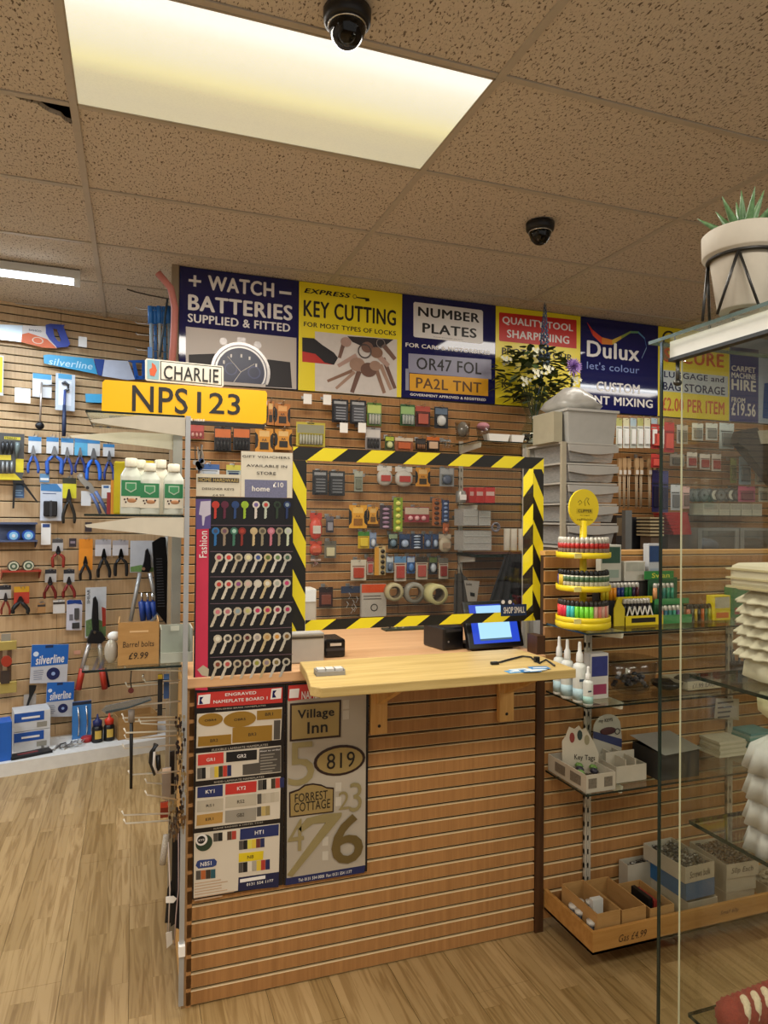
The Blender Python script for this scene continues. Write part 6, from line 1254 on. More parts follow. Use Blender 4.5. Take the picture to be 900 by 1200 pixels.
t.tube('strap', [(183, 872), (178, 882), (177, 893), (182, 907), (186, 900), (185, 885)], .008, BLACK); t.tube('white_edge', [(181, 880), (180, 895), (184, 905)], .004, M('#c0b8b0', .5), d=-.01)
t = T('black_rod', 'long thin black rod hanging below the steel blade', 'rod', HP, .03, 153.5, 924); t.tube('rod', [(154, 840), (153.5, 924)], .005, BLACK, rs=[.006, .0045]); t.tube('sleeve', [(154, 832), (154, 846)], .010, M('#7c7268', .5))
t = T('steel_shears', 'shiny long steel shears lying across the upper rods', 'shears', HP, .04, 150, 834); t.poly('blade', [(119, 832), (124, 827), (176, 816), (178, 820), (150, 829), (124, 836)], M('#9ca0a0', .2, .8), (-.004, .004)); t.poly('dark_edge', [(124, 833), (150, 828), (176, 819), (177, 820.5), (150, 830), (124, 836)], M('#3a4448', .3), (-.006, -.004))
for i, (x0, y0, x1, y1, c, lab) in enumerate(((185, 790, 190, 838, '#1c1c1e', 'yellow topped black screwdriver hanging behind the rods'), (192, 790, 198, 818, '#3c5a8c', 'blue narrow packet hanging behind the rods'), (190, 900, 200, 935, '#8c8074', 'grey packet on the lower rods'), (199, 880, 204, 930, '#161418', 'black strap packet beside the brass keys'), (188, 940, 197, 957, '#7c3020', 'dark red tag on the longest rod'))):
    t = T('hanging_item', lab, 'packet', HP, -.03*i-.02, (x0+x1)/2, y1); t.box('body', x0, y0, x1, y1, M(c, .4), (-.006, .004), bevel=.001)
    t.box('top_piece', x0, y0, x1, y0+5, M('#c8a820' if i == 0 else shade(c, 1.6), .4), (-.008, -.006))
t = T('chain_pendant', 'thin chain with a round red-brown pendant on the upper rods', 'chain', HP, .03, 153, 812); t.tube('chain', [(154, 786), (153, 798), (154, 806)], .002, BLACK); t.disc('pendant', 153.5, 809, 3.4, M('#5c2420', .4), (-.004, 0)); t.tube('silver_chain', [(168, 790), (167, 797)], .003, CHROME)
# ================================================================ PARTITION SHELF 1: lighters and papers
S1, S2, S3, SY = 1.0952, .8542, .5702, 2.03
t = T('lighter_stand', 'yellow three tier lighter stand with a round sign on top', 'stand', Plane(0, 2.045), 0, 683, 734, zb=S1); LX, LY = t.loc.x, 2.045
YP = M('#dcc41c', .4, 0, .04); zt1, zt2, zt3 = t.p(683, 650)[1], t.p(683, 688)[1], t.p(683, 724)[1]
MB().lathe([(.085, 0), (.093, .006), (.093, .022), (.088, .026), (.0005, .026)], n=36).build('base', YP, t.r)
for nm, z in (('top_tier', zt1), ('middle_tier', zt2), ('bottom_tier', zt3)):
    MB().lathe([(.0005, z-.010), (.088, z-.010), (.092, z-.006), (.092, z+.010), (.089, z+.010), (.088, z), (.0005, z)], n=36).build(nm, YP, t.r)
MB().cyl((0, 0, .02), (0, 0, t.p(683, 610)[1]), .012, n=16).build('column', YP, t.r)
cz = t.p(683, 595)[1]; R = .060; MB().prism([(R*math.cos(6.283*i/36), cz+R*1.07*math.sin(6.283*i/36)) for i in range(36)], -.004, .004).build('sign_disc', YP, t.r)
dk = M('#3a3414', .5); text(t.r, 'CLIPPER', -.026, cz-.016, .030, cz-.006, dk, -.0055, .02); MB().box(-.032, .034, -.0050, -.0045, cz-.020, cz-.003).build('sign_box', M('#c4ae18', .4), t.r); text(t.r, 'the original', -.018, cz-.029, .020, cz-.024, dk, -.0055, 0); text(t.r, 'refillable', -.030, cz-.044, .034, cz-.037, dk, -.0055, 0)
m = MB()
for P in ([(-.026, .018), (-.018, .026), (-.010, .018), (-.022, .010)], [(.004, .006), (.0, .022), (.008, .034), (.018, .032), (.012, .022), (.02, .01)]): m.tube([(x, -.005, cz+z) for x, z in P], .0009, 4)
m.build('line_drawing', dk, t.r)
for z in (zt1, zt2, zt3): MB().box(-.085, -.058, -.072, -.070, z-.008, z+.008).build('tier_label', M('#e4d884', .5), t.r)
def lighter(x, y, z, body, top, label, group, h=.062, r=.0078, band=None):
    e = empty('lighter', (x, y, z)); tag(e, label, 'lighter', group); m = MB().lathe([(r, 0), (r, h*.72)], n=8); m.build('body', body, e)
    MB().lathe([(r*.95, h*.72), (r, h*.74), (r, h*.90), (r*.6, h), (.0005, h)], n=8).build('top', top, e)
    if band: MB().lathe([(r*1.03, h*.38), (r*1.03, h*.66)], n=8).build('red_band', band, e)
for k in range(17):
    a = math.pi*(.85+k/16); x, y = LX+.078*math.cos(a), LY+.078*math.sin(a)
    lighter(x, y, S1+zt1, M('#8a7a70', .4, 0, .6, 220), M('#c8c4b8', .3, .3), ORD[k]+' patterned red banded lighter from the left on the top tier', 'lighters on the top tier', band=M('#b02c28', .35))
    if k < 3: lighter(x, y, S1+zt2, M(['#3c3c8c', '#c8a82c', '#c8a82c'][k], .35), BLACK, ['violet lighter at the left of the middle tier', 'yellow lighter, left one on the middle tier', 'yellow lighter, right one on the middle tier'][k], 'lighters on the middle tier')
    else: lighter(x, y, S1+zt2, M('#c8c4b0', .4, 0, .5, 120), BLACK, ORD[k]+' lighter from the left on the middle tier, white and green', 'lighters on the middle tier', band=M('#4c6a4c', .4))
    c_, n_ = [('#d8403c', 'red'), ('#d8403c', 'red'), ('#c4283c', 'crimson'), ('#c4283c', 'crimson'), ('#3cacac', 'teal'), ('#3cacac', 'teal'), ('#6cc434', 'lime green'), ('#6cc434', 'lime green'), ('#7cd43c', 'bright green'), ('#7cd43c', 'bright green'), ('#c8a08c', 'patterned pink'), ('#c8786c', 'patterned red'), ('#c8a08c', 'patterned pink'), ('#c8786c', 'patterned rose'), ('#c8a08c', 'patterned'), ('#c8786c', 'patterned'), ('#c8a08c', 'patterned')][k]
    if k < 15: lighter(x, y, S1+zt3, M(c_, .3), M('#2c2824', .4), n_+' lighter, '+ORD[k]+' from the left on the bottom tier of the yellow stand', 'lighters on the bottom tier', .066)
t = T('display_riser', 'black and yellow stepped lighter display right of the yellow stand', 'display', Plane(0, 2.06), 0, 738, 734, zb=S1); xa, xb = t.p(712, 700)[0], t.p(768, 700)[0]; hu = t.p(738, 704)[1]
MB().box(xa, xb, .02, .068, 0, hu).build('upper_step', M('#1c1c1e', .5), t.r); MB().box(xa+.05, xb, .016, .02, hu-.012, hu+.012).build('upper_yellow_front', YP, t.r); MB().box(xa+.05, xb+.005, -.035, -.03, 0, .034).build('lower_yellow_front', YP, t.r); MB().box(xa+.05, xb+.005, -.034, .02, 0, .03).build('lower_step', BLACK, t.r)
MB().prism([(xa+.005, 0), (xa+.05, 0), (xa+.05, .06), (xa+.02, .10), (xa+.005, .06)], -.03, -.026).build('yellow_side', M('#c8b428', .5), t.r)
m = MB(); zx = xa+.055
for k in range(10): m.prism([(zx+.011*k, .034+.034*(k % 2)), (zx+.011*k+.004, .034+.034*(k % 2)), (zx+.011*(k+1)+.004, .034+.034*((k+1) % 2)), (zx+.011*(k+1), .034+.034*((k+1) % 2))], -.034, -.031)
m.build('zigzag_print', WHITE, t.r); MB().box(xa+.075, xb-.03, -.0365, -.035, .010, .026).build('dark_emblem', M('#1c1810', .5), t.r)
RX0, RY0 = t.loc.x, t.loc.y
for k, c_ in enumerate(('#c8b42c', '#c8b42c', '#d88c1c', '#d88c1c', '#1c2c6c', '#1c2c6c', '#1c6c2c', '#1c6c2c', '#2c1c3c', '#4c1c24')):
    lighter(RX0+xa+.006+.0165*k, RY0+.035, S1+hu, M(c_, .3), M('#b8b4ac', .3, .4), ['yellow', 'yellow', 'orange', 'orange', 'navy', 'navy', 'green', 'green', 'dark violet', 'dark red'][k]+' lighter, '+ORD[k]+' from the left on the black display upper step', 'lighters on the black display')
for k in range(8): lighter(RX0+xa+.062+.0145*k, RY0-.012, S1+.0302, M('#1c1a1c', .3), M('#b8b4ac', .3, .4), ORD[k]+' black lighter from the left behind the zigzag print', 'black lighters behind the zigzag print')
def carton(px0, py0, px1, py1, Y, dep, cols, label, zb, rz=0, name='carton', cat='box', shift=0):
    t = T(name, label, cat, Plane(0, Y), 0, (px0+px1)/2, py1, zb=zb, rz=rz); w = t.p(px1, py1)[0]-t.p(px0, py1)[0]; h = t.p((px0+px1)/2, py0)[1]-t.p((px0+px1)/2, py1)[1]
    MB().box(-w/2, w/2, 0, dep, 0, h).build('carton', M(cols[0], .5), t.r, .0015)
    if len(cols) > 1: MB().box(-w*.44, w*.44, -.0008, 0, h*.5, h*.94).build('upper_print', M(cols[1], .45, 0, .3, 40), t.r)
    if len(cols) > 2: MB().box(-w*.38, w*.38, -.0008, 0, h*.1, h*.32).build('lower_print', M(cols[2], .45), t.r)
    t.w, t.h = w, h; return t
g0 = carton(704, 638, 728, 681, 2.10, .05, ('#b8b8ac', '#2c4c3c', '#8c9c90'), 'white and dark green packet standing on the black lighter display', S1+hu+.062) if False else None
# riser board behind lets the packets stand higher
t = T('packet_rack', 'low black rack holding the paper packets behind the lighters', 'rack', Plane(0, 2.125), 0, 740, 734, zb=S1); zr = t.p(740, 681)[1]; MB().box(t.p(702, 700)[0], t.p(776, 700)[0], 0, .04, 0, zr).build('rack', M('#2a2724', .6), t.r)
carton(704, 638, 728, 681, 2.13, .03, ('#b8b8ac', '#2c4c3c', '#8c9c90'), 'white and dark green packet standing behind the lighters', S1+zr)
carton(732, 658, 756, 681, 2.128, .03, ('#c4c0b4', '#a8a89c'), 'low white packet between the green and the blue packets', S1+zr)
carton(760, 638, 776, 681, 2.132, .03, ('#b4b8bc', '#24406c', '#9ca8b4'), 'white and dark blue packet standing behind the lighters', S1+zr)
t = T('green_display', 'green lighter display tray seen through the cabinet glass edge', 'display', Plane(0, 2.05), 0, 788, 733, zb=S1); xa, xb = t.p(772, 720)[0], t.p(806, 720)[0]; hu = t.p(788, 704)[1]
MB().box(xa, xb, -.02, -.016, 0, .03).build('lower_front', M('#3c8c50', .4), t.r); MB().box(xa, xb, .02, .072, 0, hu).build('upper_step', M('#2c5c3c', .5), t.r); MB().box(xa, xb+.02, .016, .02, hu-.014, hu+.006).build('upper_front', M('#3c8c50', .4), t.r)
MB().box(xa-.02, xb-.02, .05, .054, hu+.075, hu+.105).build('green_header', M('#2c7c3c', .4), t.r); text(t.r, 'Swan', xa+.01, hu+.08, xb-.04, hu+.098, M('#c8cc4c', .4), .049, .03); MB().box(xa, xb, .054, .058, hu, hu+.08).build('header_support', M('#2c5c3c', .5), t.r)
for k, c_ in enumerate(('#c88c5c', '#2c7c74', '#2c7c74', '#2c8c6c', '#34947c')): lighter(t.loc.x+xa+.012+.019*k, t.loc.y+.034, S1+hu, M(c_, .3), M('#b8b4ac', .3, .4), ['tan', 'teal', 'teal', 'sea green', 'pale green'][k]+' lighter, '+ORD[k]+' from the left on the upper green tray', 'lighters on the green display')
for k, c_ in enumerate(('#c87c5c', '#2c6c84', '#2c7c74', '#34947c', '#5c4c7c')): lighter(t.loc.x+xa+.012+.019*k, t.loc.y+.002, S1, M(c_, .3), M('#b8b4ac', .3, .4), ['coral', 'blue-teal', 'teal', 'green', 'violet'][k]+' lighter on the lower green tray', 'lighters on the green display')
for k in range(7): lighter(t.loc.x+xb+.012+.016*k, t.loc.y+.01, S1, M(['#a85c3c', '#3c3c34', '#c8a82c', '#2c2c2c', '#c8642c', '#3c6c4c', '#a8a83c'][k], .3, 0, .6, 200), M('#2c2824', .4), ORD[k]+' picture patterned lighter from the left of the mixed row', 'mixed patterned lighters')
carton(837, 704, 856, 733, 2.04, .04, ('#d0bc1c', '#b4b0a0', '#c86c2c'), 'yellow box with a pale figure picture behind the cabinet glass', S1); carton(858, 698, 882, 733, 2.09, .04, ('#2c6c34', '#34743c', '#8c3c2c'), 'green box beside the yellow picture box', S1)
carton(832, 694, 868, 702, 2.14, .02, ('#8c9c2c',), 'flat yellow-green packet lying over the patterned lighters', S1+.105) if False else None
# ================================================================ SHELF 2
WB = M('#cfd2cc', .4)
def spray(px, ytop, ybase, Y, r, label, c2='#a8c4cc'):
    t = T('spray_bottle', label, 'bottle', Plane(0, Y), 0, px, ybase, zb=S2); H = t.p(px, ytop)[1]
    MB().lathe([(r*.94, 0), (r, .004), (r, H*.58), (r*.9, H*.62), (r*.4, H*.66), (r*.4, H*.68)], n=22).build('body', WB, t.r); MB().lathe([(r*1.01, H*.05), (r*1.01, H*.24)], n=22).build('blue_label', M(c2, .5), t.r)
    MB().lathe([(r*.5, H*.66), (r*.55, H*.68), (r*.5, H*.80), (r*.3, H*.84), (r*.26, H*.96), (r*.2, H), (.0005, H)], n=14).build('spray_cap', M('#d8d8d4', .4), t.r); MB().box(-r*.7, r*.1, -r*1.02, -r*.98, H*.36, H*.40).build('dark_print', M('#3c4c5c', .5), t.r)
spray(655, 746, 808, 2.11, .020, 'tall white spray bottle at the back left of the glass shelf'); spray(664.5, 749, 814, 2.055, .021, 'tall white spray bottle in the middle of the three'); spray(679, 752, 820, 1.995, .022, 'tall white spray bottle at the front of the three'); spray(689, 781, 826, 1.955, .0165, 'small white spray bottle beside the blue and white carton', '#9cc4bc')
t = carton(692, 769, 713, 822, 2.01, .04, ('#c4c0bc', '#2c3474', '#8c3454'), 'tall white carton with dark blue and pink print beside the glass bowl', S2)
t = T('glass_bowl', 'clear glass bowl of small dark things on the shelf', 'bowl', Plane(0, 2.05), 0, 738, 813, zb=S2); H = t.p(738, 771)[1]; Rb = t.p(765, 780)[0]
MB().lathe([(Rb*.35, 0), (Rb*.62, H*.12), (Rb*.85, H*.5), (Rb*1.0, H), (Rb*.97, H), (Rb*.82, H*.5), (Rb*.58, H*.16), (.0005, H*.08)], n=30).build('bowl', PLAST, t.r)
m = MB()
for k in range(40): a = random.random()*6.28; r = random.random()*Rb*.6; m.ell((r*math.cos(a), r*math.sin(a), H*.2+random.random()*H*.3), .011, .009, .007, 6, k % 2, 4)
o = m.build('contents', [M('#1f2434', .4), M('#6c6c74', .4)], t.r); o['kind'] = 'stuff'
t = T('black_dish', 'black shiny dish right of the glass bowl', 'dish', Plane(0, 2.06), 0, 781, 812, zb=S2); MB().lathe([(.03, 0), (.052, .014), (.055, .026), (.050, .024), (.028, .006), (.0005, .006)], n=24).build('dish', M('#1a1a1c', .15), t.r)
t = T('price_tray', 'open white tray with a price written on its front', 'tray', Plane(0, 2.0), 0, 826, 818, zb=S2); w = t.p(845, 815)[0]-t.p(806, 815)[0]; m = MB()
for q in ((-w/2, w/2, 0, .003, 0, .034), (-w/2, -w/2+.003, .003, .14, 0, .03), (w/2-.003, w/2, .003, .14, 0, .03), (-w/2, w/2, .137, .14, 0, .03), (-w/2, w/2, 0, .14, 0, .003)): m.box(*q)
m.build('tray', M('#b8ae98', .6), t.r); text(t.r, '£1.99 EACH', -w*.38, .010, w*.38, .026, PEN, -.001, 0, .1); MB().ell((0, .07, .02), w*.42, .055, .022, 14).build('contents', M('#4c4844', .6, 0, .5, 120), t.r)
t = T('pen_cup', 'black cup of black pens behind the white lace piece', 'pen holder', Plane(0, 2.08), 0, 866, 812, zb=S2); MB().lathe([(.03, 0), (.034, .07), (.032, .07), (.028, .004)], n=16).build('cup', M('#1c1c20', .3), t.r)
for k in range(8): a = k*.8; MB().cyl((.018*math.cos(a), .018*math.sin(a), .01), (.032*math.cos(a), .028*math.sin(a), .115), .0035, n=6).build('pen', M('#2a2a30', .3), t.r)
# ================================================================ SHELF 3
BOXW = M('#b4ac9c', .6)
def openbox(name, label, x, y, z, w, d, h, mat, rz=0, t_=.003, fill=None, fillm=None, cat='box', flaps=False):
    e = empty(name, (x, y, z), rz); tag(e, label, cat); m = MB()
    for q in ((0, w, 0, t_, 0, h), (0, w, d-t_, d, 0, h), (0, t_, t_, d-t_, 0, h), (w-t_, w, t_, d-t_, 0, h), (t_, w-t_, t_, d-t_, 0, t_)): m.box(*q)
    m.build('carton', mat, e)
    if fill:
        m = MB()
        for k in range(fill): m.ell((random.uniform(.012, w-.012), random.uniform(.012, d-.012), h*.55+random.random()*h*.4), .009, .006, .004, 5, k % len(fillm), 3)
        o = m.build('contents', fillm, e); o['kind'] = 'stuff'
    if flaps: MB().add([(0, 0, h), (0, d, h), (-.025, d, h-.012), (-.025, 0, h-.012)], [(0, 1, 2, 3)]).build('flap', mat, e)
    return e
MET = [M('#8c8a84', .3, .7), M('#5c544c', .35, .6), M('#2c2826', .4)]
e = openbox('display_box', 'white printed display tray with a key shaped back card, left one on the shelf', 1.402, 1.94, S3, .115, .225, .058, BOXW)
m = MB()
for k in range(5): m.ell((.02+.018*k, .06+.03*(k % 3), .045), .014, .018, .010, 7, k % 2, 4)
m.build('contents', [M('#5c7c3c', .5), M('#24202c', .5)], e)
rc_ = MB().prism([(-.01, .015), (.11, .015), (.112, .085), (.095, .125), (.080, .15), (.068, .172), (.055, .165), (.045, .178), (.03, .165), (.012, .172), (.0, .14), (-.012, .12)], 0, .003); o = rc_.build('back_card', M('#b8b09f', .6), e); o.location = (.025, .155, 0); o.rotation_euler.z = math.radians(-28)
for x, z, c in ((.022, .135, '#7c3430'), (.048, .145, '#2c3a38'), (.072, .13, '#8c8468')): MB().prism([(x+.009*math.cos(6.283*i/12), z+.018*math.sin(6.283*i/12)) for i in range(12)], -.001, 0).build('printed_tag', M(c, .5), o)
text(o, 'Key Tags', .03, .055, .10, .078, PEN, -.001, .01)
for x in (.008, .07): MB().box(x, x+.032, -.001, 0, .014, .046).build('floral_print', M('#6c6458', .6, 0, .6, 150), e)
for y in (.03, .12): MB().box(-.001, 0, y, y+.06, .014, .046).build('floral_print', M('#6c6458', .6, 0, .6, 150), e)
q = atz(729, 922, S3); e = openbox('display_box', 'white printed display tray with an arched back card, right one on the shelf', q.x, q.y+.03, S3, .125, .13, .055, BOXW)
for x in (.04, .08): MB().box(x, x+.003, .003, .127, .02, .075).build('divider', BOXW, e)
MB().box(.003, .122, .06, .063, .02, .085).build('divider', BOXW, e)
P = [(0, .0), (.125, .0), (.125, .11), (.12, .15)]+[(.0625+.0575*math.cos(a), .15+.045*math.sin(a)) for a in [math.pi*k/10 for k in range(1, 10)]]+[(.003, .15)]
o = MB().prism(P, 0, .003).build('back_card', M('#a8a294', .6), e); o.location = (0, .131, 0); MB().prism([(.002, .115), (.125, .07), (.125, .10), (.002, .14)], -.001, 0).build('blue_band', M('#343a5c', .5), o); MB().ell((.065, -.001, .135), .035, .001, .014, 10).build('bead_print', M('#4c2c2c', .5), o); text(o, 'my KEYS', .025, .165, .085, .18, PEN, -.001, .02); MB().ring((.105, -.002, .13), .010, .0015, 16, 5).build('ring_print', M('#3c3834', .5), o)
q = atz(778, 918, S3); e = openbox('dark_carton', 'dark carton with a grey lid beside the display boxes', q.x, q.y+.02, S3, .17, .14, .095, M('#2c2a28', .6)); MB().add([(-.005, -.03, .098), (.175, -.01, .098), (.175, .15, .115), (-.005, .15, .115)], [(0, 1, 2, 3)]).build('lid', M('#8c8a84', .6), e)
for k in range(7):
    q = atz(838, 892, S3); o = MB().box(0, .13, 0, .16, 0, .008).build('paper_pad', M('#b4b09c' if k % 2 else '#c4c0b0', .6)); o.location = (q.x+.0-.12+.003*(k % 3), q.y+.02, S3+.0961+.020+.0082*k-.02 if False else S3+.0085*k); o.location.x = q.x+.04+.003*(k % 3); tag(o, ORD[k]+' cream paper pad from the bottom of the stack behind the cabinet glass', 'paper', 'stack of cream paper pads')
for k in range(9):
    o = MB().box(0, .12, 0, .15, 0, .008).build('plastic_wallet', M(['#5c9c9c', '#8cacac', '#4c8c94'][k % 3], .4)); o.location = (q.x+.19+.003*(k % 3), q.y+.02, S3+.0085*k); tag(o, ORD[k]+' teal wallet from the bottom of the pile beside the paper pads', 'wallet', 'stack of teal wallets')
t = T('paper_note', 'small handwritten paper note taped under the glass shelf', 'note', Plane(0, 2.15), 0, 852, 843); t.poly('note', [(839, 818), (866, 819), (866, 844), (837, 842)], M('#a89c88', .7), (0, .001)); t.lines(841, 821, 863, 841, 4, PEN)
# ================================================================ BOTTOM TRAY
TZ = .0872
def bx(px0, px1, Y, dep, h, label, mat=PLY, **k):
    x0, x1 = Plane(0, Y).hit(px0, 1080).x, Plane(0, Y).hit(px1, 1080).x; return openbox(k.pop('name', 'brown_box'), label, x0, Y, k.pop('z', TZ), x1-x0, dep, h, mat, **k)
e = bx(700, 727, 1.905, .20, .105, 'open brown box at the left in the tray, with a white packet in it'); MB().box(.02, .06, .05, .07, .02, .12).build('white_packet', M('#c4c4c0', .5), e)
e = bx(729, 757, 1.905, .20, .10, 'open brown box in the middle of the tray with handwriting on its front'); text(e, '£1.99', .025, .03, .075, .055, PEN, -.001, 0, .2); text(e, 'each', .03, .008, .07, .024, PEN, -.001, 0, .2)
e = bx(762, 790, 1.905, .17, .085, 'open brown box at the right in the tray holding red and black pieces'); MB().box(.02, .035, .03, .12, .05, .10).build('black_piece', BLACK, e); MB().box(.04, .055, .03, .12, .04, .09).build('red_piece', M('#8c3028', .5), e)
for k in range(9):
    x, y = 1.422+.034*(k % 3), 1.935+.05*(k//3)+.015*(k % 2); e = empty('capped_pot', (x, y, TZ)); tag(e, 'white lidded dark pot in the tray, '+['front', 'middle', 'back'][k//3]+' row, '+['left', 'centre', 'right'][k % 3], 'pot', 'white lidded pots in the tray'); MB().lathe([(.013, 0), (.015, .06)], n=12).build('pot', M('#1c1e2c', .4), e); MB().lathe([(.0165, .058), (.0165, .070), (.0005, .071)], n=12).build('lid', M('#c8c4bc', .4), e)
WC = M('#b0a898', .6)
X = lambda px, Y: Plane(0, Y).hit(px, 1040).x
openbox('white_box', 'open white box of metal pieces at the back of the tray', X(722, 2.13)-.0, 2.12-.0, TZ, .10, .04, .11, WC, fill=40, fillm=MET) if False else openbox('white_box', 'open white box of metal pieces behind the middle brown box', X(735, 2.115), 2.112, TZ, .11, .05, .12, WC, fill=50, fillm=MET)
x0 = X(765, 2.0)+.09
for i, (lab, m_) in enumerate((('white carton at the bottom of the screw box stack', WC), ('blue and white carton in the screw box stack', M('#2c5c8c', .5)))):
    e = openbox('screw_box', lab, x0, 1.93+.01*i, TZ+.062*i, .13, .19, .06, m_, rz=.03*i)
e = openbox('screw_box', 'open box heaped with screws on top of the stack, marked Screws', x0-.008, 1.935, TZ+.1245, .135, .20, .055, WC, rz=.05, fill=240, fillm=MET); text(e, 'Screws bulk', .02, .015, .115, .038, PEN, -.001, 0, .2)
x1_ = x0+.19
for i in range(2): openbox('screw_box', ['plain white carton under the right screw box', 'second plain white carton under the right screw box'][i], x1_, 1.95, TZ+.052*i, .13, .18, .05, WC, rz=-.05*i)
e = openbox('screw_box', 'open box of brown screws right of the tall stack, marked Small', x1_-.004, 1.945, TZ+.1045, .14, .19, .05, WC, rz=-.06, fill=200, fillm=[M('#5c4630', .4, .4), MET[1]]); text(e, '50p Each', .02, .012, .115, .036, PEN, -.001, 0, .2)
e = openbox('small_parts_tray', 'shallow white tray of clear bagged parts at the right end of the wooden tray', x1_+.19, 1.91, TZ, .22, .17, .045, WC); m = MB()
for k in range(30): m.ell((random.uniform(.02, .2), random.uniform(.02, .15), .04+random.random()*.012), .018, .014, .006, 6, 0, 4)
o = m.build('contents', M('#a8a08c', .4, 0, .4, 60), e); o['kind'] = 'stuff'
openbox('blue_carton', 'low blue carton in front of the screw box stack', x0-.0, 1.899, TZ, .12, .028, .055, M('#5c6c7c', .5)) if False else None

# ================================================================ GOODS ON THE WALL AT THE RIGHT
def rpack(*a, **k): return pack(*a, **k)
for i in range(7):
    x = 722+8.2*i; rpack(x, 490, x+7, 525, 'plain', (['#c4c8bc', '#d0d0c8', '#b4b8ac'][i % 3], ['#a8a864', '#c8c4a0', '#9cb0b8'][i % 3], '#dcdcd8'), ['first', 'second', 'third', 'fourth', 'fifth', 'sixth', 'seventh'][i]+' white packet from the left in the top row right of the drawer tower', off=.20, group='white packets in the top row')
for i, (x0, x1, y0, y1, lab) in enumerate(((763, 776, 497, 526, 'red packet, upper left one behind the dark cabinet edge'), (778, 790, 495, 530, 'red packet, upper right one behind the dark cabinet edge'), (763, 776, 532, 548, 'low red packet under the upper left red one'))): rpack(x0, y0, x1, y1, 'plain', ('#a02c2c', '#b83c34', '#c85044'), lab, off=.2)
for i, (x0, x1, y0, y1, c, lab) in enumerate(((793, 806, 498, 520, '#a8a49c', 'grey packet in the top row beside the red ones'), (811, 824, 496, 516, '#c8ccc8', 'white packet in the top row behind the cabinet glass, first'), (827, 841, 496, 516, '#c8ccc8', 'white packet in the top row behind the cabinet glass, second'), (843, 860, 496, 526, '#c0ccd0', 'large pale packet in the top row behind the cabinet glass'),
    (805, 817, 530, 548, '#b8b0a8', 'white packet with a red window in the second row, first'), (820, 832, 532, 550, '#b8b0a8', 'white packet with a red window in the second row, second'), (834, 845, 532, 552, '#b8b0a8', 'white packet with a red window in the second row, third'), (785, 802, 532, 546, '#8c8478', 'grey-brown packet at the start of the second row'),
    (856, 863, 537, 566, '#6c7434', 'narrow olive packet in the second row'), (866, 880, 535, 568, '#7c94a4', 'blue and yellow packet in the second row'), (885, 898, 545, 568, '#b8bcac', 'pale packet at the right edge of the second row'),
    (786, 797, 568, 598, '#b4b8bc', 'white packet with a black blade print in the third row'), (800, 808, 570, 596, '#c8a4a4', 'pink packet in the third row'), (865, 885, 570, 588, '#a84c6c', 'magenta packet in the third row'), (889, 900, 571, 588, '#b4b8ac', 'white packet at the right edge of the third row'),
    (764, 772, 551, 600, '#24204c', 'long dark violet packet behind the cabinet edge'), (774, 783, 552, 602, '#3c3c6c', 'long blue and white packet behind the cabinet edge'))):
    rpack(x0, y0, x1, y1, 'plain', (c, shade(c, 1.15), '#8c2c28' if 3 < i < 7 else shade(c, .6)), lab, off=.15)
for i in range(7):
    x = 724+5.2*i+ (4 if i > 2 else 0)+(5 if i > 4 else 0)
    t = T('paint_brush', ['first', 'second', 'third', 'fourth', 'fifth', 'sixth', 'seventh'][i]+' long tan brush from the left hanging beside the drawer tower', 'brush', BACK, .14+.01*(i % 2), x+2.2, 596, group='long brushes hanging beside the drawer tower')
    t.poly('head', [(x, 537), (x+4.4, 537), (x+4.6, 547), (x+3.6, 550), (x+3.8, 557), (x+.4, 557), (x+.6, 550), (x-.2, 547)], M('#a88860', .6), (-.008, .008), bevel=.001); t.box('ticket', x+.6, 551, x+3.8, 556, M('#c8c0b4', .5), (-.010, -.008)); t.tube('stick', [(x+1.2, 557), (x+1.4, 596)], .0035, M('#a08c70', .7)); t.tube('stick', [(x+3.0, 557), (x+2.8, 594)], .0035, M('#b09c80', .7))
for i in range(4):
    x = [746-24, 736.5, 751, 0][i]
    if i in (1, 2): t = T('dark_strip', ['dark red strip between the tan brushes, left one', 'dark red strip between the tan brushes, right one'][i-1], 'packet', BACK, .12, x, 570); t.box('strip', x-1.4, 535, x+1.4, 572, M('#2c1814', .5), (0, .01))
for i in range(9): 
    x = 812+6.6*i; t = T('cutting_disc', ['first', 'second', 'third', 'fourth', 'fifth', 'sixth', 'seventh', 'eighth', 'ninth'][i]+' grey disc from the left in the row of discs behind the cabinet glass', 'disc', BACK, .10+.012*(i % 3), x, 588, group='row of grey discs'); r = abs(t.p(x+6.2, 588)[0]); big = i in (4, 7)
    MB().prism([(r*math.cos(6.283*k/20), r+r*math.sin(6.283*k/20)) for k in range(20)], 0, .004).build('disc', M('#4c5054', .4), t.r); MB().prism([(r*.7*math.cos(6.283*k/20), r+r*.7*math.sin(6.283*k/20)) for k in range(20)], -.002, 0).build('label', M('#c4c4bc' if big else '#6c7478', .4), t.r); MB().prism([(r*.2*math.cos(6.283*k/10), r+r*.2*math.sin(6.283*k/10)) for k in range(10)], -.003, -.002).build('hub', BLACK, t.r)
ws = BACK.hit(850, 604, .2).z
gshelf('glass shelf on the back wall seen through the cabinet', BACK.hit(806, 600, .2).x, 5.2, 3.55, 3.789, ws)
for i, (x0, x1) in enumerate(((824, 842), (843, 855), (856, 868), (869, 881), (882, 893))): carton(x0, 590, x1, 604, 3.60, .12, ('#a8a89c', '#8c8c84'), ['first', 'second', 'third', 'fourth', 'fifth'][i]+' grey carton from the left on the back glass shelf', ws)
WS2 = 1.352; PT = Plane(0, 3.35)
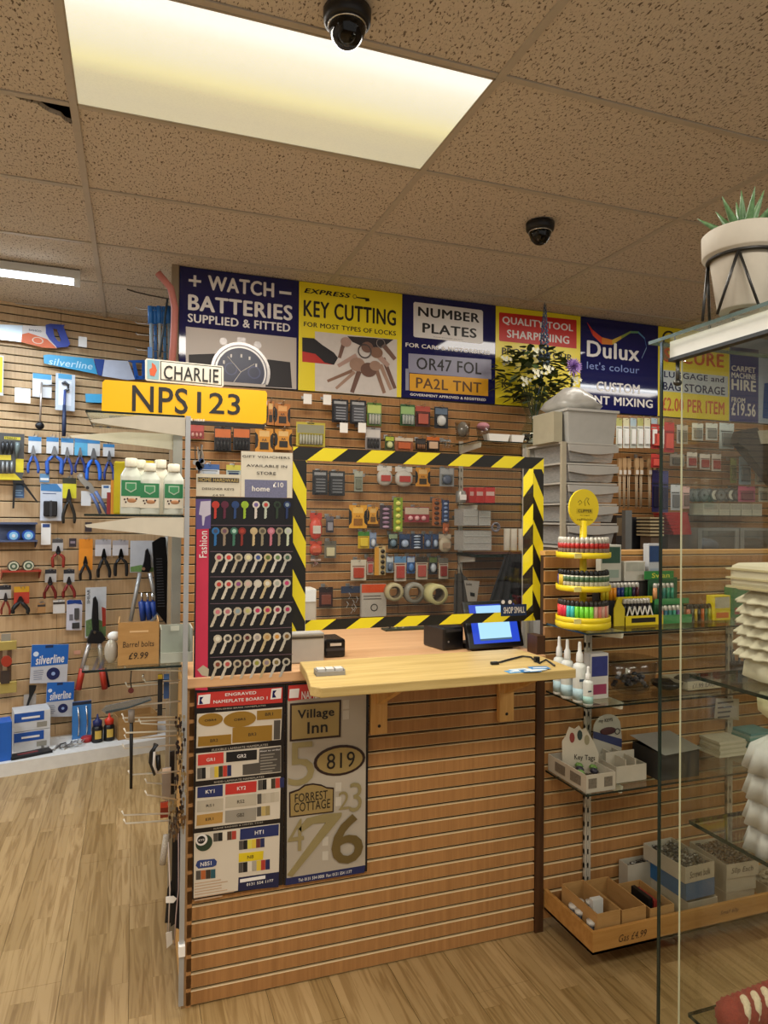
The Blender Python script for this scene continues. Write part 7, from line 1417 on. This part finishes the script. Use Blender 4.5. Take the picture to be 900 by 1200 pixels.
# low cabinet top behind the partition
obj('back_worktop', 'brown worktop along the back wall behind the partition', 'worktop', MB().box(0, 3.0, 0, .45, 0, .03), TRAYW, (2.35, 3.33, BACK.hit(780, 652, .4).z-.03)); wz = BACK.hit(780, 652, .4).z
MB().box(.1, 2.9, .03, .44, -wz+.03, 0).build('base_cabinet', M('#6c5030', .6), bpy.data.objects['back_worktop'])
def bxc(x0, y0, x1, y1, Y, dep, cols, lab, **k): return carton(x0, y0, x1, y1, Y, dep, cols, lab, wz, **k)
bxc(776, 628, 794, 648, 3.645, .1, ('#c0bcac', '#b0ac98'), 'cream carton on the back worktop left of the dark green one'); bxc(795, 630, 816, 648, 3.645, .1, ('#b4c4ac', '#a4b49c', '#1c3c1c'), 'pale carton with a dark green lower half on the back worktop')
t = T('red_louvre', 'red stepped plastic stack on the back worktop', 'rack', PT, 0, 792, 648, zb=wz); zb0 = t.p(792, 626)[1]
for k in range(7): y = 601+3.7*k; t.poly('red_step', [(779+k*.9, y), (806, y-1), (806, y+3.2), (780+k*.9, y+3.2)], M('#9c2424', .4), (-.005*k, .10))
MB().box(-.04, .07, .02, .08, 0, zb0).build('support', M('#4c3c34', .5), t.r)
t = T('slat_stack', 'pile of beige slats left of the red stack', 'slats', PT, 0, 772, 648, zb=wz)
for k in range(6): y = 606+4*k; t.box('beige_slat', 762, y, 778, y+2.2, M('#b0a07c', .6), (0, .12))
t.box('support', 764, 630, 777, 648, M('#6c5c4c', .6), (.01, .10), zb=0); t.box('core', 764, 606, 777, 630, M('#5c4c3c', .6), (.02, .10))
t = T('steel_post', 'grey slotted steel post standing behind the partition', 'post', Plane(0, 3.25), 0, 736, 660, zb=0); t.box('channel', 733, 598, 740, 700, M('#8c9090', .4, .6), (0, .03), zb=0); t.box('cross_rail', 740, 625, 776, 629, M('#7c8080', .4, .6), (.01, .02)) if False else None
bxc(741, 603, 758, 648, 3.50, .12, ('#1c1e22', '#16181c'), 'black box on the back worktop beside the steel post'); bxc(722, 600, 732, 648, 3.45, .15, ('#2c2826', '#6c5c44'), 'dark and tan carton left of the steel post')
for i, (x0, x1) in enumerate(((818, 866), (868, 925))):
    t = T('storage_box', ['grey framed storage drawer with a clear front, left one', 'grey framed storage drawer with a clear front, right one'][i], 'storage box', Plane(0, 3.38), 0, (x0+x1)/2, 648, zb=wz); a, b = t.p(x0, 640)[0], t.p(x1, 640)[0]; h = t.p(x0+20, 619)[1]; fm = M('#74787a', .4); m = MB()
    f = .03
    for q in ((a, b, 0, .02, 0, f*.6), (a, b, 0, .02, h-f*.5, h), (a, a+f, 0, .02, f*.6, h-f*.5), (b-f, b, 0, .02, f*.6, h-f*.5), (a, b, .24, .25, 0, h), (a, a+.005, .02, .24, 0, h), (b-.005, b, .02, .24, 0, h), (a, b, .02, .24, 0, .005)): m.box(*q)
    m.build('frame', fm, t.r); MB().box(a+f, b-f, .004, .008, f*.6, h-f*.5).build('clear_front', PLAST, t.r); MB().ell(((a+b)/2, .12, h*.35), (b-a)*.3, .08, h*.28, 10).build('contents', M(['#6c7c94', '#4c4a48'][i], .5), t.r); MB().box(a+.05, a+.075, .05, .08, .005, h*.5).build('blue_item', M('#24306c', .5), t.r)
t = T('black_bag', 'black folded bag hanging at the right edge in front of the price sign', 'bag', BACK, .28, 893, 545)
t.poly('flap', [(858, 520), (862, 506), (880, 502), (886, 512), (884, 522), (872, 530)], M('#1c1b1d', .5), (-.05, .02)); t.poly('body', [(870, 526), (884, 518), (925, 520), (925, 575), (905, 568), (888, 548)], M('#141416', .6), (-.02, .05)); t.poly('paper', [(880, 506), (915, 503), (930, 520), (884, 521)], M('#a8a494', .5), (-.055, -.05))

# ================================================================ GLASS CABINET AND WHAT IT HOLDS
CX0, CX1, CY, CYN, CZT = 1.029, 1.95, 1.172, .30, 1.835
e = empty('glass_cabinet', (CX0, CY, 0)); tag(e, 'tall frameless glass display cabinet at the right edge', 'cabinet')
MB().box(0, CX1-CX0, 0, .005, .06, CZT).build('back_pane', CABG, e); MB().box(-.003, 0, -.001, .006, .06, CZT).build('back_pane_edge', GEDGE, e)
SX = 1.077-CX0
MB().box(SX, SX+.005, -(CY-CYN), -.001, .06, CZT).build('side_pane', CABG, e); MB().box(SX-.002, SX+.0, -.004, -.001, .06, CZT).build('seam_glint', M('#a8a88c', .3), e)  # corner seam coloured pale to paint in the reflected light along it
MB().box(0, CX1-CX0, -(CY-CYN), .03, 0, .055).build('plinth', M('#6c5a3c', .5), e)
MB().box(-.004, CX1-CX0, -(CY-CYN), .035, CZT+.001, CZT+.008).build('top_pane', GLASS, e); MB().box(-.006, -.004, -(CY-CYN), .035, CZT+.001, CZT+.008).box(-.006, CX1-CX0, .035, .037, CZT+.001, CZT+.008).build('top_pane_edge', M('#4c5c54', .2), e)
MB().box(.012, .022, -(CY-CYN), -.006, CZT-.036, CZT-.001).build('white_rail', M('#dcdcd4', .35), e); MB().box(.008, .026, -(CY-CYN), -.006, CZT-.043, CZT-.036).build('dark_rail', M('#22221c', .4), e)
MB().cyl((.02, -.02, CZT-.044), (.02, -.02, CZT-.085), .004, n=8).build('hinge_pin', M('#5c5c58', .3, .8), e); MB().ell((.02, -.02, CZT-.088), .009, .009, .007, 8).build('hinge_knob', M('#4c4c48', .3, .8), e)
for nm, z in (('upper_shelf', 1.147), ('middle_shelf', .847), ('bottom_shelf', .453)):
    o = MB().box(SX+.006, CX1-CX0, -(CY-CYN), -.022, z-.007, z).build(nm, GLASS, e); MB().box(SX+.0045, SX+.006, -(CY-CYN), -.022, z-.007, z).box(SX+.006, CX1-CX0, -.022, -.0205, z-.007, z).build('polished_edge', GEDGE, o)
# plant on top
px_, py_ = 1.085, 1.02; zt_ = CZT+.0085
e = empty('succulent_pot', (px_, py_, zt_)); tag(e, 'spiky green succulent in a pale grey pot on a black wire stand', 'plant')
PZ = .018; H = .148
MB().lathe([(.044, PZ), (.046, PZ+.003), (.060, PZ+H*.66), (.060, PZ+H*.67), (.073, PZ+H*.70), (.074, PZ+H*.72), (.075, PZ+H*.98), (.072, PZ+H), (.066, PZ+H), (.064, PZ+H*.9), (.0005, PZ+H*.88)], n=44).build('pot', M('#a9a294', .75, 0, .06, 60), e)
MB().lathe([(.026, PZ-.001), (.026, PZ+.001), (.0005, PZ+.001)], n=24).build('drain_plug', M('#7c6c5c', .8), e)
st_ = MB().ring((0, 0, PZ+H*.66), .064, .0035, 40, 8, 0, 'z')
for k in range(4):
    a0 = math.radians(215+90*k); a1 = math.radians(260+90*k); a2 = math.radians(170+90*k)
    st_.tube([(.064*math.cos(a0), .064*math.sin(a0), PZ+H*.66), (.075*math.cos(a1-.3), .075*math.sin(a1-.3), .002)], .0028, 6); st_.tube([(.064*math.cos(a0), .064*math.sin(a0), PZ+H*.66), (.075*math.cos(a2+.3), .075*math.sin(a2+.3), .002)], .0028, 6)
st_.build('wire_stand', M('#1a1814', .4), e)
lm = newmat('succulent'); n_, l_, b_ = lm[1], lm[2], lm[3]; tc = n_.new('ShaderNodeTexCoord'); ns = n_.new('ShaderNodeTexNoise'); ns.inputs['Scale'].default_value = 140; cr = n_.new('ShaderNodeValToRGB'); cr.color_ramp.elements[0].color = rgb('#2f5230'); cr.color_ramp.elements[1].color = rgb('#6f9462'); l_.new(tc.outputs['Object'], ns.inputs['Vector']); l_.new(ns.outputs['Fac'], cr.inputs[0]); l_.new(cr.outputs[0], b_.inputs['Base Color']); b_.inputs['Roughness'].default_value = .4
for k in range(13):
    a = k*2.4; el = .45+.07*k; L = .095-.001*k; m = MB(); pts = []; rs = []
    for j in range(6): u = j/5; rr = L*u; pts.append((rr*math.cos(el)*math.cos(a), rr*math.cos(el)*math.sin(a), PZ+H*.9+rr*math.sin(el)+.01*u*u)); rs.append(max(.0004, .0125*(1-u)**.8))
    m.tube(pts, .01, 8, 0, False, rs); m.build('spiky_leaf', lm[0], e)
# lace pieces
LACE = M('#cfcab8', .85, 0, .10, 90); LACE2 = M('#bdbfc2', .85, 0, .10, 90); CREAM = M('#bdb392', .8, 0, .06, 30)
def frill(e, z0, z1, r, n, amp, mat, tiers):
    for k in range(tiers):
        a_, b2 = z0+(z1-z0)*(k+1.25)/tiers, z0+(z1-z0)*k/tiers; top = min(a_, z1)
        MB().lathe([(r*.78, top), (r*.90, top-(top-b2)*.4), (r*1.06, b2+.004), (r*1.08, b2), (r*1.0, b2+.003)], (0, 0, 0), 72, 0, True, lambda a, z, k=k, b2=b2: 1+amp*math.sin(n*a+k*1.7)*(1 if z < b2+.02 else .3)+.03*math.sin(3*a+k)).build('frill', mat, e)
e = empty('lace_ornament', (1.225, 1.045, 1.1475)); tag(e, 'tall cream frilled lace piece on the upper cabinet shelf', 'ornament')
MB().lathe([(.06, 0), (.075, .004), (.072, .03), (.058, .055), (.055, .15), (.06, .19), (.0005, .20)], n=40, wob=lambda a, z: 1+.05*math.sin(6*a+z*30)).build('cloth_core', LACE, e); frill(e, .045, .175, .083, 16, .06, LACE, 6)
m = MB(); m.box(-.09, .08, -.08, .06, .178, .232); m.build('folded_top', M('#cbc5b3', .85), e, .014)
for k in range(3): MB().box(-.093, .082, -.083, .062, .182+.018*k, .186+.018*k).build('folded_edge', CREAM, e)
e = empty('lace_ornament', (1.195, .985, .8475)); tag(e, 'cream ribbed piece with white lace down its left side on the middle cabinet shelf', 'ornament')
MB().lathe([(.05, 0), (.062, .004), (.058, .03), (.044, .05), (.040, .20), (.052, .235), (.072, .25), (.074, .28), (.0005, .281)], n=48, wob=lambda a, z: 1+.035*math.sin(14*a)).build('ribbed_column', CREAM, e)
for k in range(4): MB().lathe([(.02, .21-.05*k), (.048, .19-.05*k), (.062, .145-.05*k), (.054, .147-.05*k)], (-.042, .01, 0), 48, 0, True, lambda a, z, k=k: 1+.09*math.sin(9*a+k)).build('lace_frill', LACE2, e)
# red and white twisted trim on the bottom shelf
A = Vector((1.122, 1.075, .487)); B = Vector((1.42, 1.10, .487)); e = empty('twisted_garland', A); tag(e, 'red and white twisted woolly garland on the cabinet bottom shelf', 'garland')
D = B-A
for k in range(11):
    c = D*(k/10); m = MB(); m.ell((0, 0, 0), .030, .040, .033, 26, 0, 16); m.v = [tuple(Vector(v)*(1+.10*math.sin(v[0]*900+v[2]*700)*math.sin(v[1]*800))) for v in m.v]; m.xf(Matrix.Translation(c) @ Matrix.Rotation(math.radians(-30), 4, 'Z') @ Matrix.Rotation(math.radians(25), 4, 'Y')); m.build('red_tuft', M('#7c2c24', .9, 0, .5, 250), e)
    c2 = D*((k+.5)/10); m = MB(); m.ring((0, 0, 0), .030, .0085, 22, 8, 0, 'x'); m.xf(Matrix.Translation(c2) @ Matrix.Rotation(math.radians(-30), 4, 'Z') @ Matrix.Rotation(math.radians(25), 4, 'Y')); m.build('white_band', M('#c4b49c', .9, 0, .3, 250), e)
